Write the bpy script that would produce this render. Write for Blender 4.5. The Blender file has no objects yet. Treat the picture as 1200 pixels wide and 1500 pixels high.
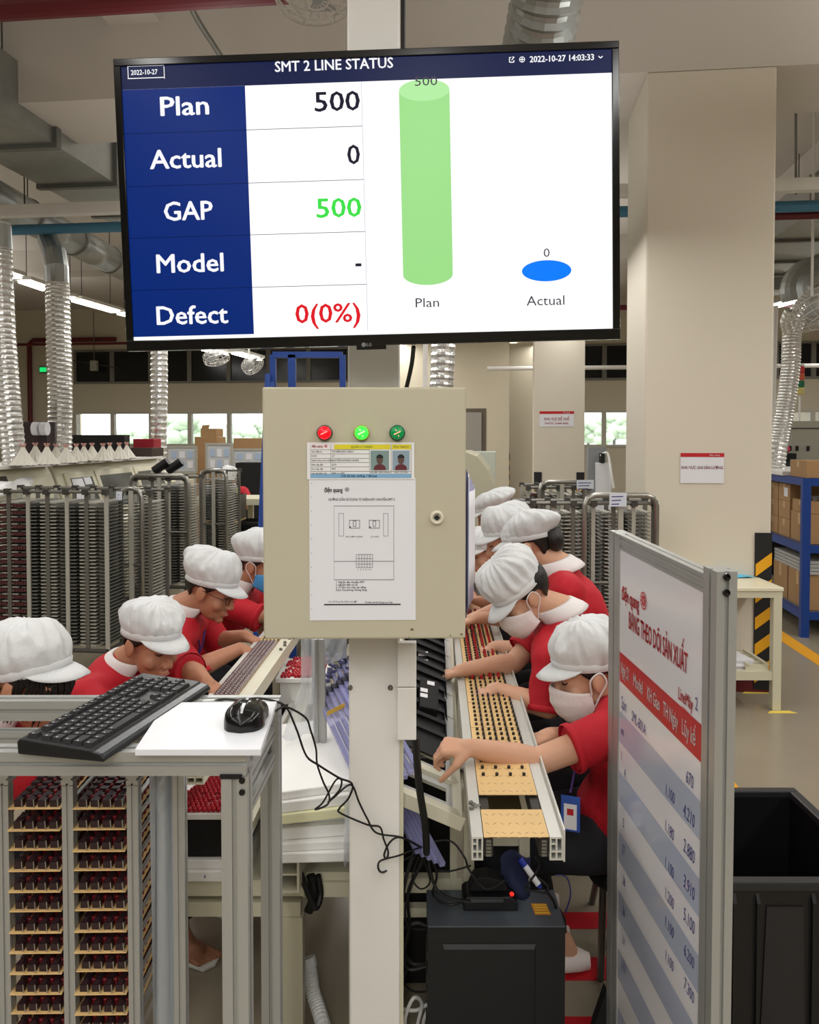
import bpy, bmesh, math, random
import numpy as np
from mathutils import Vector, Matrix, noise
R = math.radians
C = bpy.context.scene.collection
SC = bpy.context.scene
rnd = random.Random(7)
V = Vector

# ------------------------------------------------------------------ camera
FOC, PITCH, EYE = 1200.0, R(1.7), 1.60
HOR = 635.0                                   # row of the horizon in the 1200 x 1500 frame
CY = HOR + FOC * math.tan(PITCH)
cam = bpy.data.cameras.new('camera')
cam.sensor_fit = 'HORIZONTAL'; cam.sensor_width = 36.0; cam.lens = 36.0 * FOC / 1200.0
cam.shift_y = -(750.0 - CY) / 1200.0
cam.clip_start = 0.05; cam.clip_end = 300
camo = bpy.data.objects.new('camera', cam); C.objects.link(camo)
camo.location = (0, 0, EYE); camo.rotation_euler = (R(90) - PITCH, 0, 0)
SC.camera = camo
# ------------------------------------------------------------------ world, exposure
SC.view_settings.view_transform = 'Standard'; SC.view_settings.look = 'None'
SC.view_settings.gamma = 1.0; SC.view_settings.use_curve_mapping = False
SC.view_settings.exposure = 0.0
W = bpy.data.worlds.new('sky'); SC.world = W; W.use_nodes = True
W.node_tree.nodes['Background'].inputs[0].default_value = (0.93, 0.97, 1.0, 1)
W.node_tree.nodes['Background'].inputs[1].default_value = 5.0
SC.cycles.max_bounces = 8; SC.cycles.diffuse_bounces = 4; SC.cycles.glossy_bounces = 4
SC.cycles.transparent_max_bounces = 12; SC.cycles.transmission_bounces = 6
SC.cycles.use_denoising = True
SC.cycles.sample_clamp_indirect = 6.0
LAMP = 10.0                                   # watts of light in one 1.2 m fluorescent fitting
TUBE = 9.0                                    # radiance of a tube's own face

# ------------------------------------------------------------------ pixels to points (photograph measured once, scene built in metres)
def ray(px, py):
    u = (px - 600.0) / FOC; v = (CY - py) / FOC
    c, s = math.cos(PITCH), math.sin(PITCH)
    d = V((u, c + v * s, -s + v * c))
    return d / d.y
def P(px, py, D):
    return ray(px, py) * D + V((0, 0, EYE))
def PZ(px, py, z):                            # where that sight line meets the level z
    d = ray(px, py); return d * ((z - EYE) / d.z) + V((0, 0, EYE))
def hit(px, py, o, n):                        # where it meets a plane
    d = ray(px, py); e = V((0, 0, EYE))
    return e + d * ((o - e).dot(n) / d.dot(n))
AX = V((.115, 1, 0)).normalized()             # the building's long direction
AW = V((AX.y, -AX.x, 0))                      # along its end wall

# ------------------------------------------------------------------ materials
def lin(c):
    return tuple(((x / 255) / 12.92 if x <= 10 else (((x / 255) + .055) / 1.055) ** 2.4) for x in c) + (1,)
MATS = {}
def mat(name, col, rough=.5, metal=0., emit=None, estr=1., alpha=1., trans=0., var=0., vscale=6., bump=0., bscale=60., coat=0., spec=.5, ior=1.45, stretch=None):
    if name in MATS: return MATS[name]
    m = bpy.data.materials.new(name); m.use_nodes = True
    nt = m.node_tree; b = nt.nodes['Principled BSDF']
    b.inputs['Base Color'].default_value = lin(col); b.inputs['Roughness'].default_value = rough
    b.inputs['Metallic'].default_value = metal; b.inputs['IOR'].default_value = ior
    b.inputs['Specular IOR Level'].default_value = spec
    if coat: b.inputs['Coat Weight'].default_value = coat; b.inputs['Coat Roughness'].default_value = .08
    if emit: b.inputs['Emission Color'].default_value = lin(emit); b.inputs['Emission Strength'].default_value = estr
    if alpha < 1: b.inputs['Alpha'].default_value = alpha
    if trans: b.inputs['Transmission Weight'].default_value = trans
    tc = None
    def coords(sc):
        nonlocal tc
        if tc is None: tc = nt.nodes.new('ShaderNodeTexCoord')
        mp = nt.nodes.new('ShaderNodeMapping'); nt.links.new(tc.outputs['Object'], mp.inputs['Vector'])
        s = stretch or (1, 1, 1); mp.inputs['Scale'].default_value = (sc * s[0], sc * s[1], sc * s[2]); return mp.outputs[0]
    if var:
        n = nt.nodes.new('ShaderNodeTexNoise'); n.inputs['Scale'].default_value = 1; n.inputs['Detail'].default_value = 5
        nt.links.new(coords(vscale), n.inputs['Vector'])
        mx = nt.nodes.new('ShaderNodeMix'); mx.data_type = 'RGBA'
        base = lin(col)
        mx.inputs[6].default_value = tuple(max(0, c * (1 - var)) for c in base[:3]) + (1,)
        mx.inputs[7].default_value = tuple(min(1, c * (1 + var)) for c in base[:3]) + (1,)
        nt.links.new(n.outputs['Fac'], mx.inputs[0]); nt.links.new(mx.outputs[2], b.inputs['Base Color'])
    if bump:
        n = nt.nodes.new('ShaderNodeTexNoise'); n.inputs['Scale'].default_value = 1; n.inputs['Detail'].default_value = 3
        nt.links.new(coords(bscale), n.inputs['Vector'])
        bp = nt.nodes.new('ShaderNodeBump'); bp.inputs['Strength'].default_value = bump; bp.inputs['Distance'].default_value = .01
        nt.links.new(n.outputs['Fac'], bp.inputs['Height']); nt.links.new(bp.outputs[0], b.inputs['Normal'])
    MATS[name] = m; return m

alu = mat('anodised_aluminium', (172, 173, 171), .36, .5, var=.06, vscale=20, stretch=(1, 1, .1))
galv = mat('galvanised_sheet', (165, 168, 166), .38, .8, var=.18, vscale=9)
foil = mat('crinkled_foil', (228, 228, 226), .24, .75, bump=.5, bscale=30)
steel = mat('grey_steel', (120, 118, 112), .42, .6, var=.12, vscale=10)
steeld = mat('dark_steel', (78, 77, 74), .5, .5, var=.15, vscale=10)
cream = mat('cream_enamel', (206, 202, 178), .42, var=.04, vscale=5)
creamd = mat('cream_machine_paint', (205, 200, 176), .4, var=.04, vscale=3)
paint_w = mat('white_powder_coat', (234, 232, 228), .4, var=.03, vscale=8)
panelbox = mat('beige_cabinet_enamel', (188, 182, 160), .42, var=.03, vscale=7)
wallm = mat('cream_wall_paint', (204, 195, 174), .85, var=.04, vscale=.8)
pilm = mat('pillar_paint', (214, 206, 190), .7, var=.03, vscale=1.2)
ceilm = mat('ceiling_paint', (204, 198, 190), .9, var=.04, vscale=.7)
black = mat('black_plastic', (14, 14, 16), .42, var=.1, vscale=20)
blackg = mat('black_gloss_plastic', (10, 10, 11), .12)
blackm = mat('black_matt', (14, 14, 15), .7)
rubber = mat('black_cable_rubber', (18, 18, 18), .55)
foam = mat('white_foam_board', (240, 240, 238), .75, bump=.08, bscale=90)
paper = mat('white_paper', (226, 226, 232), .75)
ink = mat('black_ink', (38, 38, 42), .8)
inkg = mat('grey_ink', (120, 120, 126), .8)
inkb = mat('blue_ink', (58, 60, 128), .7)
redp = mat('red_print', (190, 28, 38), .6)
redinv = mat('white_print', (240, 238, 238), .6)
redcap = mat('red_plastic', (172, 18, 36), .35)
pcb = mat('tan_circuit_board', (222, 186, 128), .5, var=.05, vscale=14)
cardb = mat('brown_cardboard', (168, 132, 92), .8, var=.06, vscale=6)
blue = mat('blue_steel_paint', (20, 62, 140), .42, .1)
yellow = mat('yellow_paint', (226, 160, 30), .6, var=.05, vscale=9)
darkred = mat('dark_red_pipe_paint', (96, 24, 32), .5)
bluepipe = mat('blue_pipe_paint', (72, 128, 160), .5)
skin = mat('light_tan_skin', (202, 154, 126), .5, var=.05, vscale=12)
skin2 = mat('tan_skin', (178, 124, 96), .5, var=.05, vscale=12)
shirt = mat('red_polo_cotton', (180, 14, 34), .75, bump=.12, bscale=40)
trous = mat('black_trouser_cotton', (24, 24, 30), .85)
hairm = mat('black_hair', (20, 16, 15), .45, bump=.35, bscale=160, stretch=(1, 1, .12))
capm = mat('white_cap_cloth', (210, 212, 214), .85, bump=.35, bscale=38)
collarm = mat('white_collar_knit', (222, 216, 216), .85)
maskm = mat('white_face_mask', (226, 218, 216), .85, bump=.15, bscale=90)
maskb = mat('blue_face_mask', (72, 152, 214), .8, bump=.15, bscale=90)
glass = mat('window_glass', (235, 245, 245), .05, alpha=.16, spec=.5)
darkglass = mat('dark_window_glass', (28, 30, 32), .15)
clear = mat('clear_acrylic', (228, 232, 236), .1, alpha=.34)
plasticfilm = mat('clear_plastic_film', (215, 220, 226), .22, alpha=.55, bump=.6, bscale=14)

# ------------------------------------------------------------------ mesh builder and object helpers
ORG = {}
def setp(o, label=None, cat=None, group=None, kind=None):
    if label: o['label'] = label
    if cat: o['category'] = cat
    if group: o['group'] = group
    if kind: o['kind'] = kind
    return o
def link(name, me, m, parent=None, loc=None):
    o = bpy.data.objects.new(name, me); C.objects.link(o)
    if m is not None:
        me.materials.clear()
        for q in (m if isinstance(m, (list, tuple)) else [m]): me.materials.append(q)
    if parent is not None: o.parent = parent; ORG[o] = ORG[parent]
    if loc is not None: o.location = loc
    return o
def thing(name, label, cat, loc, group=None):
    o = bpy.data.objects.new(name, None); C.objects.link(o); o.empty_display_size = .05
    o.location = V(loc); ORG[o] = V(loc)
    return setp(o, label, cat, group)
class MB:
    def __init__(s): s.v = []; s.f = []; s.mi = []; s.k = 0
    def add(s, vs, fs):
        n = len(s.v); s.v += [V(q) for q in vs]; s.f += [tuple(i + n for i in f) for f in fs]; s.mi += [s.k] * len(fs); return s
    def mat(s, k): s.k = k; return s
    def obox(s, c, ex, ey, ez):
        c = V(c); q = [c + a * ex + b * ey + d * ez for d in (-1, 1) for b in (-1, 1) for a in (-1, 1)]
        return s.add(q, [(0, 2, 3, 1), (4, 5, 7, 6), (0, 1, 5, 4), (2, 6, 7, 3), (0, 4, 6, 2), (1, 3, 7, 5)])
    def box(s, x0, y0, z0, x1, y1, z1):
        return s.obox(((x0 + x1) / 2, (y0 + y1) / 2, (z0 + z1) / 2), V(((x1 - x0) / 2, 0, 0)), V((0, (y1 - y0) / 2, 0)), V((0, 0, (z1 - z0) / 2)))
    def frame(s, p, q, up=None):
        d = (V(q) - V(p)); L = d.length; d = d / L
        up = V(up) if up is not None else (V((0, 0, 1)) if abs(d.z) < .95 else V((0, 1, 0)))
        a = d.cross(up).normalized(); b = a.cross(d).normalized(); return d, a, b, L
    def bar(s, p, q, w, h=None, up=None):
        h = h or w; d, a, b, L = s.frame(p, q, up)
        return s.obox((V(p) + V(q)) / 2, d * L / 2, a * w / 2, b * h / 2)
    def prism(s, poly, ext):
        n = len(poly); ext = V(ext); a = [V(q) for q in poly]; b = [q + ext for q in a]
        return s.add(a + b, [tuple(range(n))[::-1], tuple(range(n, 2 * n))] + [(i, (i + 1) % n, n + (i + 1) % n, n + i) for i in range(n)])
    def slotbar(s, p, q, w, h=None, up=None, slot=.2, depth=.16, nw=1):       # extruded slotted profile
        h = h or w; d, a, b, L = s.frame(p, q, up); g = min(w, h) * slot / 2; dp = min(w, h) * depth
        def side(x0, y0, x1, y1, n):
            ux, uy = x1 - x0, y1 - y0; l = math.hypot(ux, uy); ux /= l; uy /= l; nx, ny = -uy, ux; out = [(x0, y0)]
            for k in range(n):
                c = l * (k + .5) / n
                for t, e in ((c - g, 0), (c - g, 1), (c + g, 1), (c + g, 0)): out.append((x0 + ux * t + nx * dp * e, y0 + uy * t + ny * dp * e))
            return out
        x, y = w / 2, h / 2
        poly = side(-x, -y, x, -y, nw) + side(x, -y, x, y, 1) + side(x, y, -x, y, nw) + side(-x, y, -x, -y, 1)
        return s.prism([V(p) + a * i + b * j for i, j in poly], d * L)
    def tube(s, pts, r, n=8, cap=True):
        pts = [V(q) for q in pts]; m = len(pts); rr = r if isinstance(r, (list, tuple)) else [r] * m
        vs = []; fs = []; up = None
        for i, q in enumerate(pts):
            t = (pts[min(i + 1, m - 1)] - pts[max(i - 1, 0)]); t = t.normalized() if t.length > 1e-9 else V((0, 0, 1))
            if up is None:
                up = V((0, 0, 1)) if abs(t.z) < .9 else V((0, 1, 0))
            a = t.cross(up); a = a.normalized() if a.length > 1e-6 else t.orthogonal().normalized(); b = a.cross(t).normalized(); up = b
            for k in range(n):
                th = 2 * math.pi * k / n; vs.append(q + (a * math.cos(th) + b * math.sin(th)) * rr[i])
        for i in range(m - 1):
            for k in range(n): fs.append((i * n + k, i * n + (k + 1) % n, (i + 1) * n + (k + 1) % n, (i + 1) * n + k))
        if cap: fs += [tuple(range(n))[::-1], tuple(range((m - 1) * n, m * n))]
        return s.add(vs, fs)
    def lathe(s, o, ax, prof, n=16, cap=True):
        o = V(o); ax = V(ax).normalized()
        a = ax.orthogonal().normalized(); b = ax.cross(a); vs = []; fs = []; m = len(prof)
        for r, z in prof:
            for k in range(n):
                th = 2 * math.pi * k / n; vs.append(o + ax * z + (a * math.cos(th) + b * math.sin(th)) * r)
        for i in range(m - 1):
            for k in range(n): fs.append((i * n + k, i * n + (k + 1) % n, (i + 1) * n + (k + 1) % n, (i + 1) * n + k))
        if cap: fs += [tuple(range(n))[::-1], tuple(range((m - 1) * n, m * n))]
        return s.add(vs, fs)
    def ell(s, c, a, b, d, n=14, m=9):           # ellipsoid with three half-axis vectors
        c, a, b, d = V(c), V(a), V(b), V(d); vs = [c - d]; fs = []
        for i in range(1, m):
            t = math.pi * i / m - math.pi / 2
            for k in range(n):
                th = 2 * math.pi * k / n; vs.append(c + d * math.sin(t) + (a * math.cos(th) + b * math.sin(th)) * math.cos(t))
        vs.append(c + d); L = len(vs) - 1
        for k in range(n):
            fs.append((0, 1 + (k + 1) % n, 1 + k)); fs.append((L, L - n + k, L - n + (k + 1) % n))
            for i in range(m - 2): fs.append((1 + i * n + k, 1 + i * n + (k + 1) % n, 1 + (i + 1) * n + (k + 1) % n, 1 + (i + 1) * n + k))
        return s.add(vs, fs)
    def cap2(s, p, q, r0, r1, n=14, m=4):        # tapered capsule
        p, q = V(p), V(q); d = q - p; L = d.length; d = d / max(L, 1e-6); pr = []
        for i in range(m + 1):
            t = math.pi / 2 * i / m; pr.append((max(r0 * math.sin(t), 1e-4), -r0 * math.cos(t)))
        for i in range(m + 1):
            t = math.pi / 2 * i / m; pr.append((max(r1 * math.cos(t), 1e-4), L + r1 * math.sin(t)))
        return s.lathe(p, d, pr, n)
    def patch(s, g, wrap=False):
        nr, nc = len(g), len(g[0]); vs = [q for row in g for q in row]; fs = []
        for i in range(nr - 1):
            for k in range(nc if wrap else nc - 1): fs.append((i * nc + k, i * nc + (k + 1) % nc, (i + 1) * nc + (k + 1) % nc, (i + 1) * nc + k))
        return s.add(vs, fs)
    def mesh(s, name, org=V((0, 0, 0)), smooth=False):
        me = bpy.data.meshes.new(name); me.from_pydata([tuple(q - org) for q in s.v], [], s.f)
        if any(s.mi): me.polygons.foreach_set('material_index', s.mi)
        if smooth: me.polygons.foreach_set('use_smooth', [True] * len(me.polygons))
        me.validate(); me.update(); return me
    def build(s, name, m, parent=None, smooth=False, bevel=0, solid=0, **kw):
        if parent is not None: org = ORG[parent]
        else:
            lo = [min(q[i] for q in s.v) for i in range(3)]; hi = [max(q[i] for q in s.v) for i in range(3)]
            org = V(((lo[0] + hi[0]) / 2, (lo[1] + hi[1]) / 2, lo[2]))
        o = link(name, s.mesh(name, org, smooth), m, parent, None if parent is not None else org); ORG[o] = org
        if solid: q = o.modifiers.new('thick', 'SOLIDIFY'); q.thickness = solid; q.offset = 0
        if bevel: q = o.modifiers.new('edge', 'BEVEL'); q.width = bevel; q.segments = 2; q.limit_method = 'ANGLE'; q.angle_limit = R(40)
        return setp(o, **kw) if kw else o
def clone(o, off, parent=None):                                  # one more piece sharing its mesh, moved by off
    c = o.copy(); C.objects.link(c); c.parent = parent if parent is not None else o.parent
    c.location = o.location + V(off); ORG[c] = ORG[o]; return c
KIDS = {}
def kids(o):
    if not KIDS or o not in KIDS: KIDS[o] = list(o.children)
    return KIDS[o]
def dup(root, off, label=None, group=None, rotz=None):           # a thing with copies of its parts and sub-parts
    r = root.copy(); C.objects.link(r); r.location = root.location + V(off); ORG[r] = ORG[root] + V(off)
    if label: r['label'] = label
    if group: r['group'] = group
    if rotz is not None: r.rotation_euler.z = rotz
    for ch in kids(root):
        c = ch.copy(); C.objects.link(c); c.parent = r; ORG[c] = ORG[r]
        for g in kids(ch):
            d = g.copy(); C.objects.link(d); d.parent = c; ORG[d] = ORG[r]
    return r
WS_ = bpy.data.scenes.new('work')                                # scratch scene, removed at the end
def evalmesh(me, mods):                                          # run modifiers on a mesh, give back the result
    o = bpy.data.objects.new('work', me); WS_.collection.objects.link(o)
    for t, kw in mods:
        m = o.modifiers.new(t, t)
        for k, v in kw.items(): setattr(m, k, v)
    WS_.view_layers[0].update(); dg = WS_.view_layers[0].depsgraph
    r = bpy.data.meshes.new_from_object(o.evaluated_get(dg), depsgraph=dg)
    bpy.data.objects.remove(o); bpy.data.meshes.remove(me); return r
TXT = {}
def glyphs(s, align, shear, space):
    key = (s, align, shear, space)
    if key not in TXT:
        cu = bpy.data.curves.new('t', 'FONT'); cu.body = s; cu.size = 1; cu.align_x = align; cu.align_y = 'TOP_BASELINE'
        cu.shear = shear; cu.resolution_u = 2; cu.fill_mode = 'FRONT'; cu.space_character = space
        o = bpy.data.objects.new('t', cu); WS_.collection.objects.link(o)
        WS_.view_layers[0].update(); dg = WS_.view_layers[0].depsgraph
        me = bpy.data.meshes.new_from_object(o.evaluated_get(dg), depsgraph=dg)
        TXT[key] = ([v.co.copy() for v in me.vertices], [tuple(p.vertices) for p in me.polygons])
        bpy.data.objects.remove(o); bpy.data.curves.remove(cu); bpy.data.meshes.remove(me)
    return TXT[key]
def txt(s, size, pos, ex, ey, m, parent, name='lettering', bold=0., align='CENTER', shear=0., sx=1., space=1.0, wid=None):
    bars = [i for i, c in enumerate(s) if c == 'Đ']; s = s.replace('Đ', 'D')             # the crossed D is a D with a bar laid on it
    vs, fs = glyphs(s, align, shear, space); vs, fs = list(vs), list(fs)
    for i in bars:
        right = max(q.x for q in glyphs(s[:i + 1], 'LEFT', shear, space)[0]); wd = max(q.x for q in glyphs('D', 'LEFT', 0, 1)[0]) - min(q.x for q in glyphs('D', 'LEFT', 0, 1)[0])
        x0 = min(q.x for q in vs) - min(q.x for q in glyphs(s, 'LEFT', shear, space)[0]) + right - wd
        n = len(vs); vs += [V((x0 - .09, .315, 0)), V((x0 + .28, .315, 0)), V((x0 + .28, .385, 0)), V((x0 - .09, .385, 0))]; fs.append((n, n + 1, n + 2, n + 3))
    pos = V(pos)
    if wid and vs: sx = wid / size / max(1e-6, max(q.x for q in vs) - min(q.x for q in vs) + 2 * bold)
    b = MB()
    for dx, dy in (((0, 0),) if not bold else ((-1, 0), (1, 0), (0, .7), (0, -.7))):
        b.add([pos + ex * ((q.x + dx * bold) * size * sx) + ey * ((q.y - .345 + dy * bold) * size) for q in vs], fs)
    return b.build(name, m, parent)
def flat(pts, m, parent, name):
    return MB().add(pts, [tuple(range(len(pts)))]).build(name, m, parent)
def rosette(c, r, ex, ey, m, parent, name='emblem'):             # round pinwheel mark beside the maker's lettering
    b = MB(); c = V(c); n = 28
    for i in range(n):
        t0, t1 = 2 * math.pi * i / n, 2 * math.pi * (i + 1) / n
        f = lambda t, q: c + (ex * math.cos(t) + ey * math.sin(t)) * (r * q)
        b.add([f(t0, 1), f(t1, 1), f(t1, .86), f(t0, .86)], [(0, 1, 2, 3)])
    for i in range(8):
        t = math.pi * i / 4; g = lambda t, q: c + (ex * math.cos(t) + ey * math.sin(t)) * (r * q)
        b.add([g(t, .12), g(t + .5, .5), g(t + .12, .84), g(t - .22, .5)], [(0, 1, 2, 3)])
    return b.build(name, m, parent)

# ------------------------------------------------------------------ strip lights of the hall outside the picture (rows over the work lines and aisles), plus added fill rows behind the screen
def strip(x, y0, y1, z, w, power):
    L = bpy.data.lights.new('lamp_or_fill_row', 'AREA'); L.shape = 'RECTANGLE'; L.size = w; L.size_y = y1 - y0; L.energy = power
    L.color = (1.0, .985, .95)
    o = bpy.data.objects.new('lamp_or_fill_row', L); C.objects.link(o)
    o.location = (x + .06 * (y0 + y1) / 2, (y0 + y1) / 2, z); o.rotation_euler = (0, 0, -.06)
    U = L.copy(); U.energy = power * .42; u = bpy.data.objects.new('lamp_or_fill_row_up', U); C.objects.link(u)           # bare tubes light the ceiling too
    u.location = o.location + V((0, 0, .06)); u.rotation_euler = (math.pi, 0, .06)
strip(.75, -4, 8.5, 2.85, .12, LAMP * 6.7)
strip(-1.05, -4, 8.5, 2.85, .12, LAMP * 6.7)
strip(3.6, -4, 5.2, 3.5, .14, LAMP * 16)
strip(-3.4, -4, 5.2, 3.5, .14, LAMP * 10)
strip(0, -6, -1.2, 3.2, .14, LAMP * 12)
strip(-7.4, 3, 16, 3.6, .14, LAMP * 16)
strip(7.2, 3, 16, 3.6, .14, LAMP * 18)
strip(-1.2, 10.5, 18, 3.4, .14, LAMP * 12)
strip(1.6, 9, 17, 3.4, .14, LAMP * 6)  # unseen fill row added behind the screen to brighten the far hall
strip(-2.75, 7.6, 11, 3.5, .14, LAMP * 6)  # added fill, hidden by the screen, to lift the cream machine fronts

# ------------------------------------------------------------------ the hall
def structure(b, name, m, **kw): return b.build(name, m, kind='structure', **kw)
floorm = mat('grey_concrete_floor', (146, 136, 118), .26, var=.14, vscale=1.6, bump=.03, bscale=25)
flo = structure(MB().box(-14, -8, -.2, 14, 30, 0), 'floor', floorm)
def floor_mark(pts, name, m, h=.002):
    return MB().prism([V((p.x, p.y, .0002)) for p in pts], V((0, 0, h))).build(name, m, flo)
yl = [PZ(1105, 898, 0), PZ(1290, 1019, 0), PZ(1290, 1035, 0), PZ(1105, 913, 0)]
floor_mark(yl, 'floor_stripe', yellow)
floor_mark([PZ(1040, 1118, 0), PZ(1056, 1118, 0), PZ(1160, 1262, 0), PZ(1125, 1262, 0)], 'floor_stripe', yellow)
redfloor = mat('red_floor_paint', (186, 26, 38), .45, var=.06, vscale=8)
for y0, y1 in ((2.60, 2.69), (2.35, 2.455), (2.08, 2.20)):
    floor_mark([V((.42, y0, 0)), V((1.5, y0, 0)), V((1.5, y1, 0)), V((.42, y1, 0))], 'floor_stripe', redfloor)
ceil = structure(MB().box(-14, -8, 4.6, 14, 30, 4.8), 'ceiling', ceilm)
structure(MB().box(-12.2, -8, 0, -12, 30, 4.6), 'wall_left', wallm)
structure(MB().box(12, -8, 0, 12.2, 30, 4.6), 'wall_right', wallm)
structure(MB().box(-12, -8.2, 0, 12, -8, 4.6), 'wall_rear', wallm)

WO = V((0, 19.0, 0))
def wpt(px, z):                                                 # point of the end wall in this column of the photograph
    h = hit(px, HOR, WO, AX); h.z = z; return h
def wall_s(px): return (wpt(px, 0) - WO).dot(AW)
def wbox(b, s0, s1, z0, z1, t0=0., t1=.25):
    c = WO + AW * ((s0 + s1) / 2) + AX * ((t0 + t1) / 2); c.z = (z0 + z1) / 2
    return b.obox(c, AW * (s1 - s0) / 2, AX * (t1 - t0) / 2, V((0, 0, (z1 - z0) / 2)))
LOW, UPP = (1.30, 2.12), (2.80, 3.62)
groups = [(110, 512), (838, 932), (1136, 1300)]
b = MB(); S0, S1 = -13.5, 13.5
wbox(b, S0, S1, 0, LOW[0]); wbox(b, S0, S1, LOW[1], UPP[0]); wbox(b, S0, S1, UPP[1], 4.6)
edges = [S0] + [wall_s(q) for g in groups for q in g] + [S1]
for i in range(0, len(edges), 2):
    wbox(b, edges[i], edges[i + 1], LOW[0], LOW[1]); wbox(b, edges[i], edges[i + 1], UPP[0], UPP[1])
wb = structure(b, 'wall_end', wallm)
winf = mat('window_frame_paint', (196, 192, 178), .5)
winfd = mat('grey_window_frame', (122, 120, 112), .5)
def window(k, s0, s1, z0, z1, gm, fm):
    b = MB(); f = .05
    wbox(b, s0, s0 + f, z0, z1, -.03, .09); wbox(b, s1 - f, s1, z0, z1, -.03, .09)
    wbox(b, s0 + f, s1 - f, z0, z0 + f, -.03, .09); wbox(b, s0 + f, s1 - f, z1 - f, z1, -.03, .09)
    o = b.build('window_%d' % k, fm, kind='structure')
    g = MB(); wbox(g, s0 + f, s1 - f, z0 + f, z1 - f, .02, .03); g.build('pane', gm, o)
k = 1
for g in groups:
    a0, a1 = wall_s(g[0]), wall_s(g[1]); n = max(1, round((a1 - a0) / .93))
    for i in range(n):
        s0, s1 = a0 + (a1 - a0) * i / n, a0 + (a1 - a0) * (i + 1) / n
        window(k, s0, s1, *LOW, glass, winf); window(k + 1, s0, s1, *UPP, darkglass, winfd); k += 2
# outdoors beyond the windows
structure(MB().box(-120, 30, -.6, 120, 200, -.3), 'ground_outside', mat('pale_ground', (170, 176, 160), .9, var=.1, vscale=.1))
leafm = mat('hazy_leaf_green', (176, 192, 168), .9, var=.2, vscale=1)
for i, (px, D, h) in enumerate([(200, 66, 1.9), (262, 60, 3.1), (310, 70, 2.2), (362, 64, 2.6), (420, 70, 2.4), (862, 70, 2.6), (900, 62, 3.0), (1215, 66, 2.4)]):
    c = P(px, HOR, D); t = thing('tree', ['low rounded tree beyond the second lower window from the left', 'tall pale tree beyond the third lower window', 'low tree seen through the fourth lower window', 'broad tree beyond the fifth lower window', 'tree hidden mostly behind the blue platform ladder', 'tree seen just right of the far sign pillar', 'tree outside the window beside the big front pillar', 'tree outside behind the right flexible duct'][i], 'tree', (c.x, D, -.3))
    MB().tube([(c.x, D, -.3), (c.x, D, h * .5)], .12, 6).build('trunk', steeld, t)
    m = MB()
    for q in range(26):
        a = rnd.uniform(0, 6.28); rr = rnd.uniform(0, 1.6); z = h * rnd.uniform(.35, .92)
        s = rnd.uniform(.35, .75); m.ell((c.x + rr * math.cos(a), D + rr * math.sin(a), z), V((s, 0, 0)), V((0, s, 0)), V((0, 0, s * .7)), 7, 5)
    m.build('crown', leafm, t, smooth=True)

# pillars, beams, partition
def apt(o, s, t, z): return V((o.x, o.y, 0)) + AW * s + AX * t + V((0, 0, z))
def abox(b, o, s0, s1, t0, t1, z0, z1):
    return b.obox(apt(o, (s0 + s1) / 2, (t0 + t1) / 2, (z0 + z1) / 2), AW * (s1 - s0) / 2, AX * (t1 - t0) / 2, V((0, 0, (z1 - z0) / 2)))
pil1 = PZ(941, 1008, 0); PW = .765
p = structure(abox(MB(), pil1, 0, PW, 0, .78, 0, 3.82), 'pillar', pilm, bevel=.012)
abox(MB(), pil1, -.006, PW + .006, -.008, .79, 0, .115).build('baseboard', darkred, p)
hazy, hazk = mat('hazard_yellow', (232, 166, 24), .5), mat('hazard_black', (26, 26, 28), .5)
def guard(o, parent, s0, s1, top, n, front=-.012):
    g = abox(MB(), o, s0, s1, front, -.002, .02, top).build('corner_guard', hazk, parent)
    w = s1 - s0; st = top / n
    for i in range(n):
        z = .06 + i * st; zz = [z, z + w * .75, z + w * .75 + st * .46, z + st * .46]
        if zz[2] > top: break
        pts = [apt(o, s0 + .004, front - .001, zz[0]), apt(o, s1 - .001, front - .001, zz[1]), apt(o, s1 - .001, front - .001, zz[2]), apt(o, s0 + .004, front - .001, zz[3])]
        MB().prism(pts, AX * -.002).build('stripe', hazy, g)
guard(pil1, p, PW - .098, PW + .002, .99, 6)
pil2 = PZ(782, HOR + FOC * EYE / 12.8, 0)
p2 = structure(abox(MB(), pil2, 0, .77, 0, .78, 0, 4.6), 'pillar', pilm)
guard(pil2, p2, -.002, .12, 1.0, 5); guard(pil2, p2, .65, .772, 1.0, 5)
pil3 = V((2.02, 17.0, 0))
p3 = structure(abox(MB(), pil3, 0, .7, 0, .7, 0, 4.6), 'pillar', wallm)
guard(pil3, p3, -.06, .06, 1.2, 6)
structure(abox(MB(), V((-.5, 16.6, 0)), 0, 2.5, 0, .15, 0, 4.6), 'wall_partition', wallm)
d = structure(abox(MB(), V((1.1, 16.4, 0)), -.2, .43, 0, .05, 0, 2.1), 'door_1', mat('brown_door_frame', (96, 86, 74), .6))
abox(MB(), V((1.1, 16.4, 0)), -.14, .34, -.03, 0, .1, 2.02).build('door_panel', mat('grey_door', (150, 146, 138), .5), d)
bm = pil1 - AW * 12
structure(abox(MB(), bm, 0, 24, 0, .78, 3.82, 4.6), 'beam', ceilm)
for t in (-3.9, 7.5): structure(abox(MB(), bm, 0, 24, t, t + .5, 4.25, 4.6), 'beam', ceilm)
for s in (-2.6, 3.2, 9.5): structure(abox(MB(), V((0, 0, 0)), s, s + .35, -7, 19, 4.3, 4.6), 'beam', ceilm)

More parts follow.
